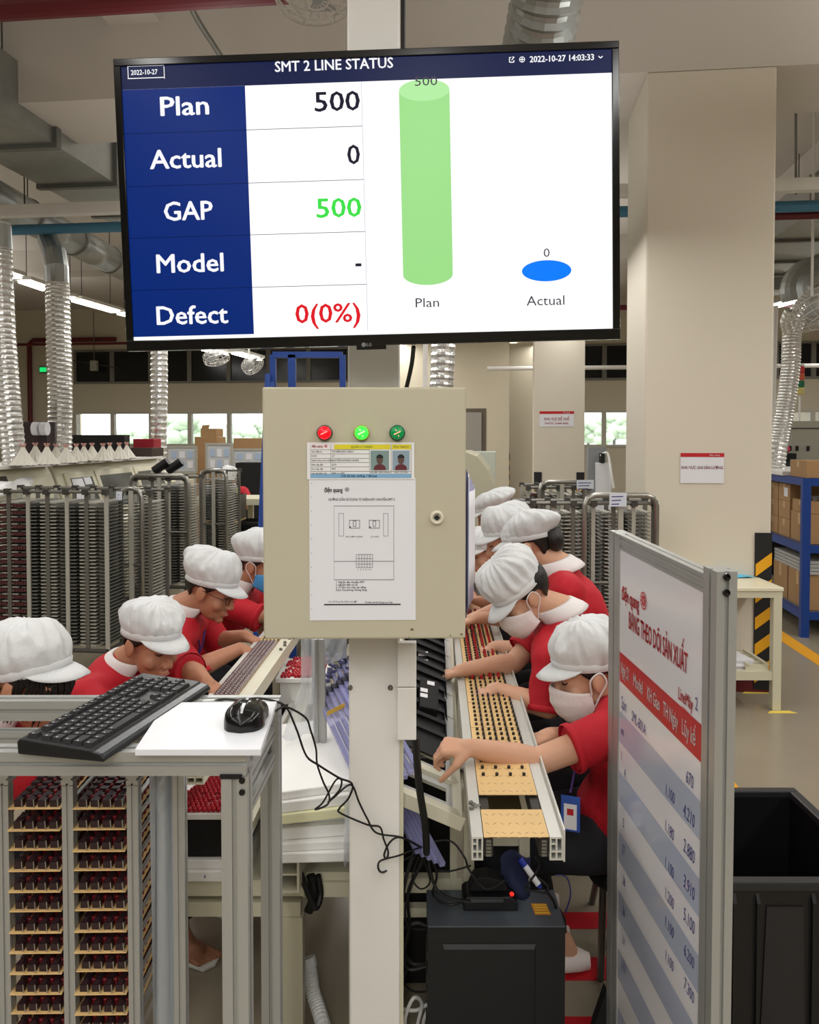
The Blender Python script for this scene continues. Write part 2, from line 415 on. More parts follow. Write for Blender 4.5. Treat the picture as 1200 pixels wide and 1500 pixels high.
# ------------------------------------------------------------------ curves through photograph points
def smooth(pts, n=6):
    out = []; m = len(pts)
    for i in range(m - 1):
        a, b, c, d = pts[max(i - 1, 0)], pts[i], pts[i + 1], pts[min(i + 2, m - 1)]
        for k in range(n):
            t = k / n; out.append(.5 * ((2 * b) + (c - a) * t + (2 * a - 5 * b + 4 * c - d) * t * t + (3 * b - a - 3 * c + d) * t ** 3))
    return out + [pts[-1]]
def lead(pts, r=.0022, n=6):                                     # pts: (px, py, D)
    return MB().tube(smooth([P(*q) for q in pts], n), r, 6)

# ------------------------------------------------------------------ steel post with its trunking
PX0, PX1, PY = -.1355, -.022, 1.812
post = thing('steel_post', 'white square steel post carrying the screen and beige control cabinet', 'post', ((PX0 + PX1) / 2, PY + .06, 0))
MB().box(PX0, PY, 0, PX1, PY + .115, 4.3).build('column', paint_w, post, bevel=.004)
MB().box(PX1, PY + .012, 0, PX1 + .008, PY + .1, .92).build('edge_strip', cream, post)
MB().box(PX0 - .06, PY - .06, 4.3, PX1 + .06, PY + .175, 4.6).build('ceiling_bracket', paint_w, post)
for z0, z1 in ((1.043, 1.14), (.925, 1.041)):
    MB().box(PX1 - .005, PY - .028, z0, PX1 + .037, PY - .001, z1).build('trunking_cover', paint_w, post, bevel=.002)
for px in (513, 572):
    c = P(px, 1007, PY); MB().lathe((c.x, PY - .0, c.z), (0, -1, 0), [(.006, 0), (.006, .003), (.003, .006)], 10).build('bolt', steel, post)
MB().tube([(PX1 + .008, PY + .02, 2.2), (PX1 + .008, PY + .02, 4.3)], .005, 6).build('cable', rubber, post)

# ------------------------------------------------------------------ production screen
TV = [P(166, 87, 1.605), P(907, 60, 1.574), P(904, 497, 1.599), P(182, 515, 1.630)]
t1 = (TV[1] - TV[0] + TV[2] - TV[3]).normalized(); t2 = (TV[3] - TV[0] + TV[2] - TV[1]); t2 = (t2 - t1 * t2.dot(t1)).normalized()
tn = t2.cross(t1); TO = TV[0]; TW = (TV[1] - TV[0]).length; TH = ((TV[3] - TV[0]).length + (TV[2] - TV[1]).length) / 2
def tp(u, v, o=0.): return TO + t1 * u + t2 * v + tn * o
def tuv(px, py):
    h = hit(px, py, TO, tn) - TO; return h.dot(t1), h.dot(t2)
tv = thing('display_screen', 'large black framed screen showing line status above the beige cabinet', 'screen', tp(TW / 2, TH, -.03))
b = MB(); hb = .014
def tbox(b, u0, v0, u1, v1, o0, o1): return b.obox(tp((u0 + u1) / 2, (v0 + v1) / 2, (o0 + o1) / 2), t1 * (u1 - u0) / 2, t2 * (v1 - v0) / 2, tn * (o1 - o0) / 2)
for r in ((0, 0, TW, hb), (0, TH - .021, TW, TH), (0, hb, hb, TH - .021), (TW - hb, hb, TW, TH - .021)): tbox(b, *r, -.012, .003)
b.build('bezel', blackg, tv, bevel=.0015)
tbox(MB(), .006, .006, TW - .006, TH - .006, -.03, -.012).build('rear_shell', black, tv)
tbox(MB(), .22, .12, TW - .22, TH - .1, -.06, -.03).build('rear_housing', black, tv, bevel=.006)
b = MB(); hc = tp(TW * .5, TH * .5, -.06)
pc_ = V(((PX0 + PX1) / 2, PY, hc.z))
b.bar((pc_.x, PY - .015, hc.z), (pc_.x, PY, hc.z), .1, .3); b.bar((pc_.x + .02, PY - .015, hc.z + .08), tp(TW * .44, TH * .36, -.055), .05, .03); b.bar((pc_.x + .02, PY - .015, hc.z - .08), tp(TW * .44, TH * .66, -.055), .05, .03)
b.build('wall_arm', steeld, tv)
tbox(MB(), TW * .47, TH - .001, TW * .53, TH + .008, -.012, .001).build('sensor_bump', blackg, tv)
def glow(name, c, s=1.0, rough=.28):
    return mat(name, (4, 4, 5), rough, emit=c, estr=s, spec=.12)
gw, gnavy, gblue = glow('screen_white', (253, 253, 255), 1.12), glow('screen_header', (22, 30, 70)), glow('screen_blue', (4, 40, 116))
scr = tbox(MB(), hb, hb, TW - hb, TH - .021, -.008, -.002).build('screen_panel', gw, tv)
U0, V0, U1, V1 = hb, hb, TW - hb, TH - .024
def trect(u0, v0, u1, v1, m, o, name): return flat([tp(u0, v0, o), tp(u1, v0, o), tp(u1, v1, o), tp(u0, v1, o)], m, scr, name)
hv = .0575
trect(U0, V0, U1, hv, gnavy, -.0012, 'header_bar')
ub = tuv(365, 300)[0]; uc = tuv(534, 300)[0]
trect(U0, hv, ub, V1 - .004, gblue, -.0014, 'row_label_column')
gline = glow('screen_line', (96, 98, 110)); gldk = glow('screen_dark_line', (2, 22, 70))
vr = [tuv(365, y)[1] for y in (190, 268, 344, 421)]
for v in vr:
    trect(U0, v - .0006, ub, v + .0006, gldk, -.0009, 'row_line'); trect(ub, v - .0006, uc, v + .0006, gline, -.0009, 'row_line')
trect(uc - .0006, hv, uc + .0006, V1 - .004, glow('screen_pale_line', (200, 204, 214)), -.0009, 'row_line')
gtw, gtk, gtg, gtr = glow('screen_text_white', (250, 250, 255)), glow('screen_text_dark', (34, 30, 48)), glow('screen_text_green', (64, 226, 74)), glow('screen_text_red', (226, 30, 40))
S = .97 / 741
def ttxt(s, px, py, h, m, al='CENTER', bold=.0, wid=None):
    u, v = tuv(px, py); return txt(s, h * S / .69, tp(u, v, -.0004), t1, -t2, m, scr, 'lettering', bold, al, wid=wid * S if wid else None)
for s, x, y, w in (('Plan', 270, 154.5, 73), ('Actual', 273, 232, 108), ('GAP', 275, 308.5, 74), ('Model', 278, 385, 102), ('Defect', 280, 461, 109)): ttxt(s, x, y, 27, gtw, bold=.02, wid=w)
for s, x, y, m, w in (('500', 493.5, 148, gtk, 67), ('0', 518, 226, gtk, 19), ('500', 496, 304, gtg, 67), ('-', 525, 383, gtk, 9), ('0(0%)', 481, 458.5, gtr, 98)): ttxt(s, x, y, 27.5, m, bold=.014, wid=w)
ttxt('SMT 2 LINE STATUS', 489, 94.5, 14.5, gtw, bold=.018, wid=174)
ttxt('2022-10-27', 211, 105.5, 7, gtw, bold=.02, wid=40)
ttxt('2022-10-27 14:03:33', 823.5, 85, 8.4, gtw, bold=.025, wid=93)
for a, c in (((187, 97), (240, 97)), ((187, 115), (240, 115))):
    u0, v0 = tuv(*a); u1, _ = tuv(*c); trect(u0, v0 - .0008, u1, v0 + .0008, gtw, -.0006, 'date_box_line')
for x in (187, 240):
    u0, v0 = tuv(x, 97); _, v1 = tuv(x, 115); trect(u0 - .0007, v0, u0 + .0007, v1, gtw, -.0006, 'date_box_line')
# small header icons: an open-window square with an arrow, a globe, a chevron
def tline(pts, w, m, name):
    b = MB()
    for (x0, y0), (x1, y1) in zip(pts[:-1], pts[1:]):
        a, c = V(tuv(x0, y0)), V(tuv(x1, y1)); d = (c - a).normalized(); n = V((-d.y, d.x)) * w * S / 2
        b.add([tp(a.x + n.x, a.y + n.y, -.0003), tp(c.x + n.x, c.y + n.y, -.0003), tp(c.x - n.x, c.y - n.y, -.0003), tp(a.x - n.x, a.y - n.y, -.0003)], [(0, 1, 2, 3)])
    return b.build(name, m, scr)
tline([(749, 84), (746.5, 84), (746.5, 91), (753, 91), (753, 88)], 1.3, gtw, 'link_icon'); tline([(749.5, 88), (753.5, 83.5), (750.5, 83.5)], 1.2, gtw, 'link_icon')
u, v = tuv(765, 87)
for k in range(1):
    q = MB()
    for i in range(16):
        f = lambda t, r: tp(u + r * math.cos(t), v + r * math.sin(t), -.0003)
        a0, a1 = i * math.pi / 8, (i + 1) * math.pi / 8
        q.add([f(a0, .0055), f(a1, .0055), f(a1, .0042), f(a0, .0042)], [(0, 1, 2, 3)])
    q.build('globe_icon', gtw, scr)
tline([(761, 87), (769, 87)], 1.2, gtw, 'globe_icon'); tline([(765, 83), (765, 91)], 1.2, gtw, 'globe_icon')
tline([(877, 82), (880, 85), (883, 82)], 1.4, gtw, 'chevron_icon')
# chart: the green column and the blue disc
ggr, ggl, gbl = glow('chart_green', (158, 224, 138)), glow('chart_light_green', (178, 238, 162)), glow('chart_blue', (0, 126, 255))
def oval(cx, cy, rx, ry, m, o, name, a0=0., a1=2 * math.pi):
    u, v = tuv(cx, cy); n = 40
    return flat([tp(u + rx * S * math.cos(a0 + (a1 - a0) * i / n), v + ry * S * math.sin(a0 + (a1 - a0) * i / n), o) for i in range(n)], m, scr, name)
u0, v0 = tuv(587, 133); u1, v1 = tuv(661, 401); u0b = tuv(589, 401)[0]
um = (u0 + u1) / 2; rx = 37 * S; ry = 15.5 * S
flat([tp(um + rx * math.cos(math.pi * i / 24), v1 + ry * math.sin(math.pi * i / 24), -.0011) for i in range(25)] + [tp(um - rx, v0, -.0011), tp(um + rx, v0, -.0011)], ggr, scr, 'chart_column')
flat([tp(um + rx * math.cos(math.pi * i / 20), v0 + ry * math.sin(math.pi * i / 20), -.0008) for i in range(40)], ggl, scr, 'chart_column_top')
oval(801, 396.5, 36.5, 15.5, gbl, -.0011, 'chart_disc')
gtc = glow('chart_text', (66, 64, 72))
ttxt('500', 624, 118.5, 13, gtc, wid=33); ttxt('0', 801, 370, 12.5, gtc, wid=9); ttxt('Plan', 626, 443, 13.5, gtc, wid=35); ttxt('Actual', 800, 440, 14, gtc, wid=56)
lg = mat('screen_badge_print', (150, 152, 158), .4)
u, v = tuv(541, 505)
txt('LG', .0085, tp(u, v, .0034), t1, -t2, lg, tv, 'badge_lettering', .03)
rosette(tp(u - .0105, v, .0034), .0044, t1, -t2, lg, tv, 'badge_emblem')

# ------------------------------------------------------------------ control cabinet
CQ = [P(384, 567, 1.603), P(683, 567, 1.610), P(683, 936, 1.614), P(387, 937, 1.607)]
c1 = (CQ[1] - CQ[0] + CQ[2] - CQ[3]).normalized(); c2 = (CQ[3] - CQ[0] + CQ[2] - CQ[1]); c2 = (c2 - c1 * c2.dot(c1)).normalized(); cn = c2.cross(c1)
CW, CH = (CQ[1] - CQ[0]).length, (CQ[3] - CQ[0]).length; CO = CQ[0]
def cp(u, v, o=0.): return CO + c1 * u + c2 * v + cn * o
def cuv(px, py, o=0.):
    h = hit(px, py, CO + cn * o, cn) - CO; return h.dot(c1), h.dot(c2)
def cbox(b, u0, v0, u1, v1, o0, o1): return b.obox(cp((u0 + u1) / 2, (v0 + v1) / 2, (o0 + o1) / 2), c1 * (u1 - u0) / 2, c2 * (v1 - v0) / 2, cn * (o1 - o0) / 2)
cabn = thing('control_cabinet', 'beige steel control cabinet with three indicator lamps fixed to the white post', 'cabinet', cp(CW / 2, CH, -.1))
cbox(MB(), .006, .005, CW - .006, CH - .005, -.197, -.02).build('body', panelbox, cabn, bevel=.003)
door = cbox(MB(), 0, 0, CW, CH, -.018, 0).build('door', panelbox, cabn, bevel=.004)
for i, (px, nm, col, e) in enumerate(((476, 'red', (236, 8, 30), 1.0), (530, 'bright green', (50, 240, 60), 1.9), (582, 'green', (0, 120, 62), .7))):
    u, v = cuv(px, 634); o = cp(u, v, 0)
    il = MB().lathe(o, cn, [(.0155, 0), (.0155, .008), (.0125, .010)], 24).build('indicator_lamp', mat('lamp_bezel_' + nm.replace(' ', '_'), (70, 66, 62) if i < 1 else ((150, 170, 60) if i == 1 else (20, 90, 60)), .3), cabn)
    setp(il, label=nm + ' round indicator lamp')
    MB().lathe(o + cn * .009, cn, [(.0132, 0), (.0126, .006), (.009, .0105), (.004, .012)], 24).build('lens', mat('lens_' + nm.replace(' ', '_'), col, .12, emit=col, estr=e * .8), il, smooth=True)
    b = MB()
    d1, d2 = (c1 * .9 - c2 * .42), (c1 * .42 + c2 * .9)
    b.bar(o + cn * .0205 - d1 * .007, o + cn * .0205 + d1 * .007, .0022, .001, up=cn); 
    if i: b.bar(o + cn * .0203 - d2 * .008, o + cn * .0203 + d2 * .008, .0012, .001, up=cn)
    b.build('filament', mat('lens_core_%d' % i, (240, 200, 180), .3, emit=((255, 70, 70), (190, 255, 190), (236, 128, 60))[i], estr=1.0), il)
u, v = cuv(640, 758); o = cp(u, v)
lk = MB().lathe(o, cn, [(.0145, 0), (.0142, .004), (.012, .007), (.0085, .0072), (.0078, .003)], 28).build('lock', mat('cream_lock_ring', (214, 208, 188), .35), cabn, smooth=True)
b = MB().obox(o + cn * .004, c1 * .0052, c2 * .0022, cn * .001); b.obox(o + cn * .004, c1 * .0026, c2 * .0046, cn * .0011); b.build('keyhole', blackm, lk)
b = MB(); wear = mat('scuffed_edge', (120, 104, 78), .8)
for px, py, s in ((676, 929, 3), (604, 922, 4), (388, 933, 2.5), (660, 931, 2), (600, 934, 2), (430, 935, 2)):
    u, v = cuv(px, py); b.add([cp(u + s * .0013 * math.cos(a) * rnd.uniform(.5, 1), v + s * .0007 * math.sin(a), .0006) for a in (0, 1, 2, 3, 4, 5)], [tuple(range(6))])
b.build('scuff', wear, door)
# sheets taped to the door
def sheet(name, label, cat, x0, y0, x1, y1, m=paper, o=.0012, dx=0.):
    a, c = cuv(x0, y0), cuv(x1, y1)
    return setp(MB().prism([cp(a[0], a[1], o), cp(c[0], a[1], o), cp(c[0] + dx, c[1], o), cp(a[0] + dx, c[1], o)], cn * -.0009).build(name, m), label, cat), o
def cr(x0, y0, x1, y1, m, par, nm, o):
    a, c = cuv(x0, y0), cuv(x1, y1); return flat([cp(a[0], a[1], o), cp(c[0], a[1], o), cp(c[0], c[1], o), cp(a[0], c[1], o)], m, par, nm)
CS = .4 / 299
def ctxt(s, px, py, h, m, par, al='CENTER', bold=0., o=.002, sx=1., wid=None):
    u, v = cuv(px, py); return txt(s, h * CS / .69, cp(u, v, o), c1, -c2, m, par, 'lettering', bold, al, sx=sx, wid=wid * CS if wid else None)
a4, _ = sheet('instruction_sheet', 'white A4 sheet with a line drawing taped to the cabinet door', 'paper', 453, 700, 609, 908)
card, _ = sheet('equipment_card', 'yellow and blue equipment card with two portraits under the lamps', 'card', 450, 648, 607, 702, mat('laminated_card', (232, 232, 234), .3), .0024)
cyel, cblu = mat('card_yellow', (226, 212, 40), .5), mat('card_blue', (126, 172, 208), .5)
O = .0029
cr(490, 651, 572, 658, cyel, card, 'title_band', O); cr(574, 651, 602, 658, cyel, card, 'title_band', O); cr(455, 694, 602, 700, cblu, card, 'footer_band', O)
ctxt('điện quang', 465, 653.5, 3.6, redp, card, bold=.02, o=.003, wid=16); rosette(cp(*cuv(477.5, 653.5), .003), .0030, c1, -c2, redp, card)
for y in (658.5, 664.5, 671, 677, 683.5, 690): cr(455, y, 541 if y < 690 else 602, y + .5, inkg, card, 'rule', .003)
for x, y0, y1 in ((455, 651, 700), (484.5, 651, 694), (541, 658, 690), (573, 651, 694), (602, 651, 700)): cr(x, y0, x + .5, y1, inkg, card, 'rule', .003)
for i, (a, c) in enumerate((('Tên thiết bị', 'TỦ ĐIỆN SMT LINE 2'), ('KHSX', 'CT'), ('Người chịu trách nhiệm', 'NGUYỄN HOÀNG NHÂN'), ('Năm lắp đặt', '2019'), ('Vị trí lắp đặt', 'SMT'), ('Liên hệ khẩn cấp', '0909.111.099'))):
    y = 661.5 + i * 6.35; ctxt(a, 456.3, y, 2.2, ink, card, 'LEFT', .01, .003); ctxt(c, 486, y, 2.4, ink, card, 'LEFT', .01, .003)
ctxt('QUẢN LÝ CHÍNH', 530, 654.6, 2.8, ink, card, o=.0031); ctxt('PHỤ TRÁCH', 588, 654.6, 2.8, ink, card, o=.0031); ctxt('Chế độ bảo dưỡng: 1 lần/quý', 526, 697, 3, ink, card, bold=.02, o=.0031)
ctxt('NGƯỜI VẬN HÀNH', 557, 692, 2.4, ink, card, o=.0031); ctxt('PHÓ CA MÁY', 588, 692, 2.4, ink, card, o=.0031)
for x0, x1, bgc in ((543, 570, (126, 150, 150)), (575, 600, (140, 160, 176))):
    ph = cr(x0, 660, x1, 688.5, mat('portrait_ground_%d' % x0, bgc, .4), card, 'portrait', .003); xm = (x0 + x1) / 2
    def pol(pts, m, nm, o): return flat([cp(*cuv(x, y), o) for x, y in pts], m, ph, nm)
    pol([(xm - 9, 688.5), (xm - 8, 683), (xm - 3.5, 680), (xm + 3.5, 680), (xm + 8, 683), (xm + 9, 688.5)], mat('portrait_shirt', (96, 36, 46), .5), 'printed_shoulders', .0033)
    pol([(xm + 4.6 * math.cos(a), 673.5 + 6.6 * math.sin(a)) for a in [i * math.pi / 8 for i in range(16)]], mat('portrait_face', (92, 70, 62), .5), 'printed_face', .0036)
    pol([(xm + 5.2 * math.cos(a), 671 + 5.6 * math.sin(a)) for a in [math.pi + i * math.pi / 8 for i in range(9)]], mat('portrait_hair', (26, 24, 26), .5), 'printed_hair', .0039)
O = .0017
ctxt('điện quang', 488.5, 717.5, 6.5, ink, a4, bold=.03, o=O, wid=27); rosette(cp(*cuv(508.5, 717), O), .0046, c1, -c2, inkg, a4)
ctxt('HƯỚNG DẪN SỬ DỤNG TỦ ĐIỆN DÂY CHUYỀN SMT 2', 530, 731.5, 3.6, ink, a4, bold=.012, o=O, wid=97)
def cline(x0, y0, x1, y1, par, m=inkg, w=.6): cr(min(x0, x1) - w / 2, min(y0, y1) - w / 2, max(x0, x1) + w / 2, max(y0, y1) + w / 2, m, par, 'drawn_line', O)
def crect(x0, y0, x1, y1, par, m=inkg): 
    for q in ((x0, y0, x1, y0), (x0, y1, x1, y1), (x0, y0, x0, y1), (x1, y0, x1, y1)): cline(*q, par, m)
crect(489.5, 741, 577, 849, a4); cline(489.5, 822, 577, 822, a4); crect(496.5, 752, 503.5, 785, a4); crect(562, 752, 568.5, 785, a4)
for x in (512, 541): crect(x, 762, x + 15, 773.5, a4, ink); crect(x + 5.5, 763, x + 9.5, 771, a4, ink); cr(x + .5, 771, x + 2, 773, ink, a4, 'drawn_line', O)
for i in range(6): crect(522 + i * 4, 812, 526 + i * 4, 831, a4)
cline(522, 818, 546, 818, a4); cline(522, 826, 546, 826, a4)
ctxt('MÁY BƠM CHÍNH', 519, 786, 2.2, ink, a4, o=O); ctxt('LÒ HÀN', 549, 786, 2.2, ink, a4, o=O); ctxt('1  2  3  4  5  6', 534, 834, 2.4, ink, a4, o=O)
for i, s in enumerate(('1. Nguồn dây chuyền SMT', '2. Nguồn đèn sự cố', '3. Ổ cắm cho máy cân bằng', '4,5,6. Dự phòng, không dùng')): ctxt(s, 492, 852.5 + i * 3.8, 2.7, ink, a4, 'LEFT', .015, O)
ctxt('Cty CP Bóng đèn Điện Quang', 501, 881, 2.2, ink, a4, o=O); ctxt('Tài liệu nội bộ, không sao chép', 555, 882, 2.2, ink, a4, bold=.02, o=O); rosette(cp(*cuv(521, 881), O), .002, c1, -c2, ink, a4)
cr(475, 884.5, 587, 886, ink, a4, 'drawn_line', O)
for i in range(10): cr(456, 707 + i * 20.5, 457, 708.3 + i * 20.5, inkg, a4, 'punch_mark', O)
# plastic sleeves hanging at the cabinet's right side
slv = mat('violet_plastic_sleeve', (150, 152, 196), .3); slv2 = mat('dark_sleeve_edge', (84, 86, 112), .4)
for i in range(6):
    m = (slv2, slv, paper, slv, slv, paper)[i]; xa, xb = .1135 + .0016 * i, .118 + .0052 * i; ya, yb = 1.64 + .01 * (i % 2), 1.79
    z1, z0 = 1.525 - .008 * i, 1.232 + .012 * (i % 3) + (.03 if i == 5 else 0)
    b = MB(); g = []
    for a in range(7):
        t = a / 6; g.append([V((xa + (xb - xa) * t + .003 * math.sin(t * 5 + i), ya + (yb - ya) * t, z1 + (z0 - z1) * c / 5 + .004 * math.sin(c + i))) for c in range(6)])
    o = b.patch(g).build('document_sleeve', m, None, smooth=True, solid=.0012)
    setp(o, ['dark edged document sleeve hanging closest to the cabinet side', 'violet document sleeve second from the cabinet side', 'white paper between two violet sleeves beside the cabinet', 'violet sleeve in the middle of the hanging documents', 'outermost violet sleeve behind the loose white page', 'loose white page on the outside of the hanging documents'][i], 'document', 'documents hanging beside the cabinet')

# ------------------------------------------------------------------ aluminium stand with keyboard and mouse
ZS = 1.09
st = thing('aluminium_stand', 'slotted aluminium stand carrying the black keyboard and white mouse board', 'stand', (-.5, 1.43, 0))
a = .038
def sb(name, p, q, par, w=a, h=None, up=None, nw=1): return MB().slotbar(p, q, w, h, up, nw=nw).build(name, alu, par)
yF, yR = 1.315, 1.565
sb('front_rail', (-1.05, yF, ZS - a / 2), (-.262, yF, ZS - a / 2), st); sb('rear_rail', (-1.1, yR, ZS - a / 2), (-.25, yR, ZS - a / 2), st)
sb('rear_rail', (-1.1, yR, ZS - .075), (-.43, yR, ZS - .075), st, .026)
sb('leg', (-.2805, yF, 0), (-.2805, yF, ZS - a - .001), st, .042, .042, (0, 1, 0), 1)
sb('leg', (-.2675, yR, 0), (-.2675, yR, ZS - a), st, .036, .036, (0, 1, 0))
sb('leg', (-1.03, yF, 0), (-1.03, yF, ZS - a), st, a, a, (0, 1, 0)); sb('leg', (-1.08, yR, 0), (-1.08, yR, ZS - a), st, a, a, (0, 1, 0))
for i in range(2): sb('side_rail', (-.274, yF + .021, ZS - .06 - .05 * i), (-.268, yR - .018, ZS - .06 - .05 * i), st, .022)
sb('corner_bracket', (-.468, yR - .03, ZS - .088), (-.468, yR - .03, ZS - .055), st, .018)
for z in (1.046, 1.027): MB().lathe((-.2675, yF - .0205, z), (0, -1, 0), [(.005, 0), (.005, .004), (.003, .0045)], 12).build('bolt', blackg, st)
MB().box(-.303, yF - .0225, ZS - a - .004, -.268, yF - .0185, ZS - a + .003).build('end_cap', blackm, st)

pad = setp(MB().prism([V((-.4345, 1.281, ZS)), V((-.235, 1.281, ZS)), V((-.247, 1.512, ZS)), V((-.452, 1.506, ZS))], (0, 0, .0115)).build('mouse_board', mat('white_plastic_board', (222, 224, 230), .35), bevel=.0015), 'thick white plastic board under the black mouse', 'board')

# keyboard: long axis away to the right, palm edge towards the mouse board
KA = V((-.4785, 1.256, ZS)); k1 = (V((-.400, 1.614, ZS)) - KA); KL = k1.length; k1.normalize(); k2 = V((-k1.y, k1.x, 0)); KW = .148; kz = V((0, 0, 1))
def kp(a, b, c=0.): return KA + k1 * a + k2 * b + kz * c
kb = thing('keyboard', 'black full-size keyboard lying across the aluminium stand rails', 'keyboard', kp(KL / 2, KW / 2))
def kz_(b): return .016 + .010 * b / KW
prof = [(-.004, .0), (-.006, .005), (.0, .0125), (.014, .0150), (.018, kz_(.018)), (KW - .004, kz_(KW)), (KW + .002, .02), (KW, 0)]
MB().prism([kp(0, b_, c_) for b_, c_ in prof], k1 * KL).build('case', mat('keyboard_black', (20, 21, 24), .38, bump=.06, bscale=300), kb, bevel=.0025)
MB().prism([kp(.004, b_, c_) for b_, c_ in ((-.0045, .0085), (.0, .0129), (.0135, .0155), (.0135, .0120), (.002, .010))], k1 * (KL - .008)).build('palm_edge', mat('keyboard_grey_gloss', (54, 58, 64), .25), kb, bevel=.001)
keym = mat('key_black', (26, 26, 29), .5); leg_ = mat('key_print', (196, 198, 200), .6)
def keymesh(l, w):
    b = MB(); t = .0024
    q = [kp(i, j, 0) - KA for i, j in ((0, 0), (l, 0), (l, w), (0, w))]; e = [kp(i, j, .0062) - KA for i, j in ((t, t * .8), (l - t, t * .8), (l - t, w - t * .6), (t, w - t * .6))]
    b.add(q + e, [(4, 5, 6, 7), (0, 1, 5, 4), (1, 2, 6, 5), (2, 3, 7, 6), (3, 0, 4, 7)])
    b.mat(1); s = [kp(i, j, .0064) - KA for i, j in ((t + .001, w * .48), (t + .0045, w * .48), (t + .0045, w * .64), (t + .001, w * .64))]; b.add(s, [(0, 1, 2, 3)])
    me = b.mesh('key'); me.materials.append(keym); me.materials.append(leg_); return me
KM = {}
px_, pw_ = .0168, .0186
def key(col, row, l=1.0):
    if l not in KM: KM[l] = keymesh(px_ * l - .0012, pw_ - .0012)
    b_ = .022 + row * pw_ + (.006 if row == 5 else 0)
    o = bpy.data.objects.new('key', KM[l]); C.objects.link(o); o.parent = kb; o.location = kp(.010 + col * px_, b_, kz_(b_ + .008) - .0005) - ORG[kb]
for c, l in ((0, 1.4), (1.4, 1.2), (2.6, 1.2), (3.8, 5.0), (8.8, 1.2), (10, 1.2), (11.2, 1.3), (12.9, 1), (13.9, 1), (14.9, 1), (16.3, 2), (18.3, 1)): key(c, 0, l)
for r, off in ((1, 1.9), (2, 1.5), (3, 1.3), (4, 1.0)):
    key(0, r, off)
    n = int((12.5 - off)); last = 12.5 - off - n + 1
    for i in range(n - 1): key(off + i, r)
    key(off + n - 1, r, last)
    for c in ((13.9,) if r == 1 else (12.9, 13.9, 14.9) if r > 2 else ()): key(c, r)
    for c in (16.3, 17.3, 18.3): key(c, r)
    if r in (1, 3): key(19.3, r)
for c in (0, 2, 3, 4, 5, 6.4, 7.4, 8.4, 9.4, 10.6, 11.5, 12.9, 13.9, 14.9, 16.3, 17.3, 18.3): key(c, 5)

# mouse
mz = ZS + .0117; mo = V((-.2815, 1.405, mz)); ms = thing('computer_mouse', 'black glossy computer mouse on the white board', 'mouse', mo)
def mpt(t, s):                                                   # t along the body (0 near .. 1 far), s across -1..1
    L = .116; y = -L / 2 + L * t; hw = .0355 * max(0, 1 - abs(2 * t - 1) ** 3.2) ** .45 * (1 - .13 * math.exp(-((t - .55) / .16) ** 2))
    h = .041 * max(0, 1 - abs(2 * t - .94) ** 2.6) ** .55 * (1.0 - .16 * t)
    a = s * math.pi / 2; return mo + V((hw * math.sin(a) * (1.06 - .06 * abs(s)), y, h * max(math.cos(a), 0) ** .55 + (.0 if abs(s) < 1 else 0)))
def mpatch(t0, t1_, s0, s1, nt, ns, off=0.):
    return [[mpt(t0 + (t1_ - t0) * i / nt, s0 + (s1 - s0) * j / ns) + V((0, 0, off)) for j in range(ns + 1)] for i in range(nt + 1)]
MB().patch(mpatch(0, 1, -1, 1, 18, 20)).build('shell', mat('mouse_black', (13, 13, 14), .2), ms, smooth=True)
for s0, s1 in ((-.75, -.1), (.1, .75)): MB().patch(mpatch(.08, .62, s0, s1, 10, 6, .0012)).build('button', blackg, ms, smooth=True)
MB().patch(mpatch(.1, .6, -.045, .045, 10, 2, .0010)).build('centre_strip', mat('mouse_silver_strip', (210, 212, 214), .25, .6), ms, smooth=True)
q = mpt(.38, 0); MB().lathe(q + V((-.003, 0, -.002)), (1, 0, 0), [(.006, 0), (.0065, .001), (.0065, .005), (.006, .006)], 16).build('scroll_wheel', rubber, ms)
zc = lambda px, py, D: (px, py, D)
def px2(L, x0=370, y0=920, s=3.334): return [(x0 + x / s, y0 + y / s, D) for x, y, D in L]
ml = [(388, 1048, 1.47), (402, 1042, 1.48)] + px2([(165, 386, 1.50), (258, 437, 1.55), (284, 500, 1.58), (310, 590, 1.62), (316, 665, 1.66), (345, 750, 1.69), (374, 815, 1.70), (366, 862, 1.69), (305, 886, 1.68), (345, 850, 1.69), (405, 745, 1.71), (434, 742, 1.71), (425, 790, 1.71), (370, 850, 1.70), (400, 825, 1.72), (480, 765, 1.74), (520, 850, 1.76), (560, 930, 1.775), (605, 1000, 1.785), (720, 1020, 1.80), (790, 1050, 1.90), (850, 1085, 2.02)])
MB().tube(smooth([P(*q) for q in ml], 7), .0021, 6).build('cable', rubber, ms)
kl = [(298, 1034, 1.555), (322, 1025, 1.55)] + px2([(-60, 352, 1.54), (20, 343, 1.53), (100, 355, 1.52), (165, 388, 1.53), (215, 495, 1.57), (262, 622, 1.61), (320, 668, 1.66), (420, 730, 1.70), (487, 762, 1.74), (470, 830, 1.75), (425, 880, 1.76), (432, 905, 1.765), (560, 960, 1.78), (622, 972, 1.785), (640, 1030, 1.785), (662, 1090, 1.785), (655, 1125, 1.785), (643, 1105, 1.785), (672, 1045, 1.79), (722, 1022, 1.80), (800, 1060, 1.92), (850, 1090, 2.02)])
MB().tube(smooth([P(*q) for q in kl], 7), .0022, 6).build('cable', rubber, kb)

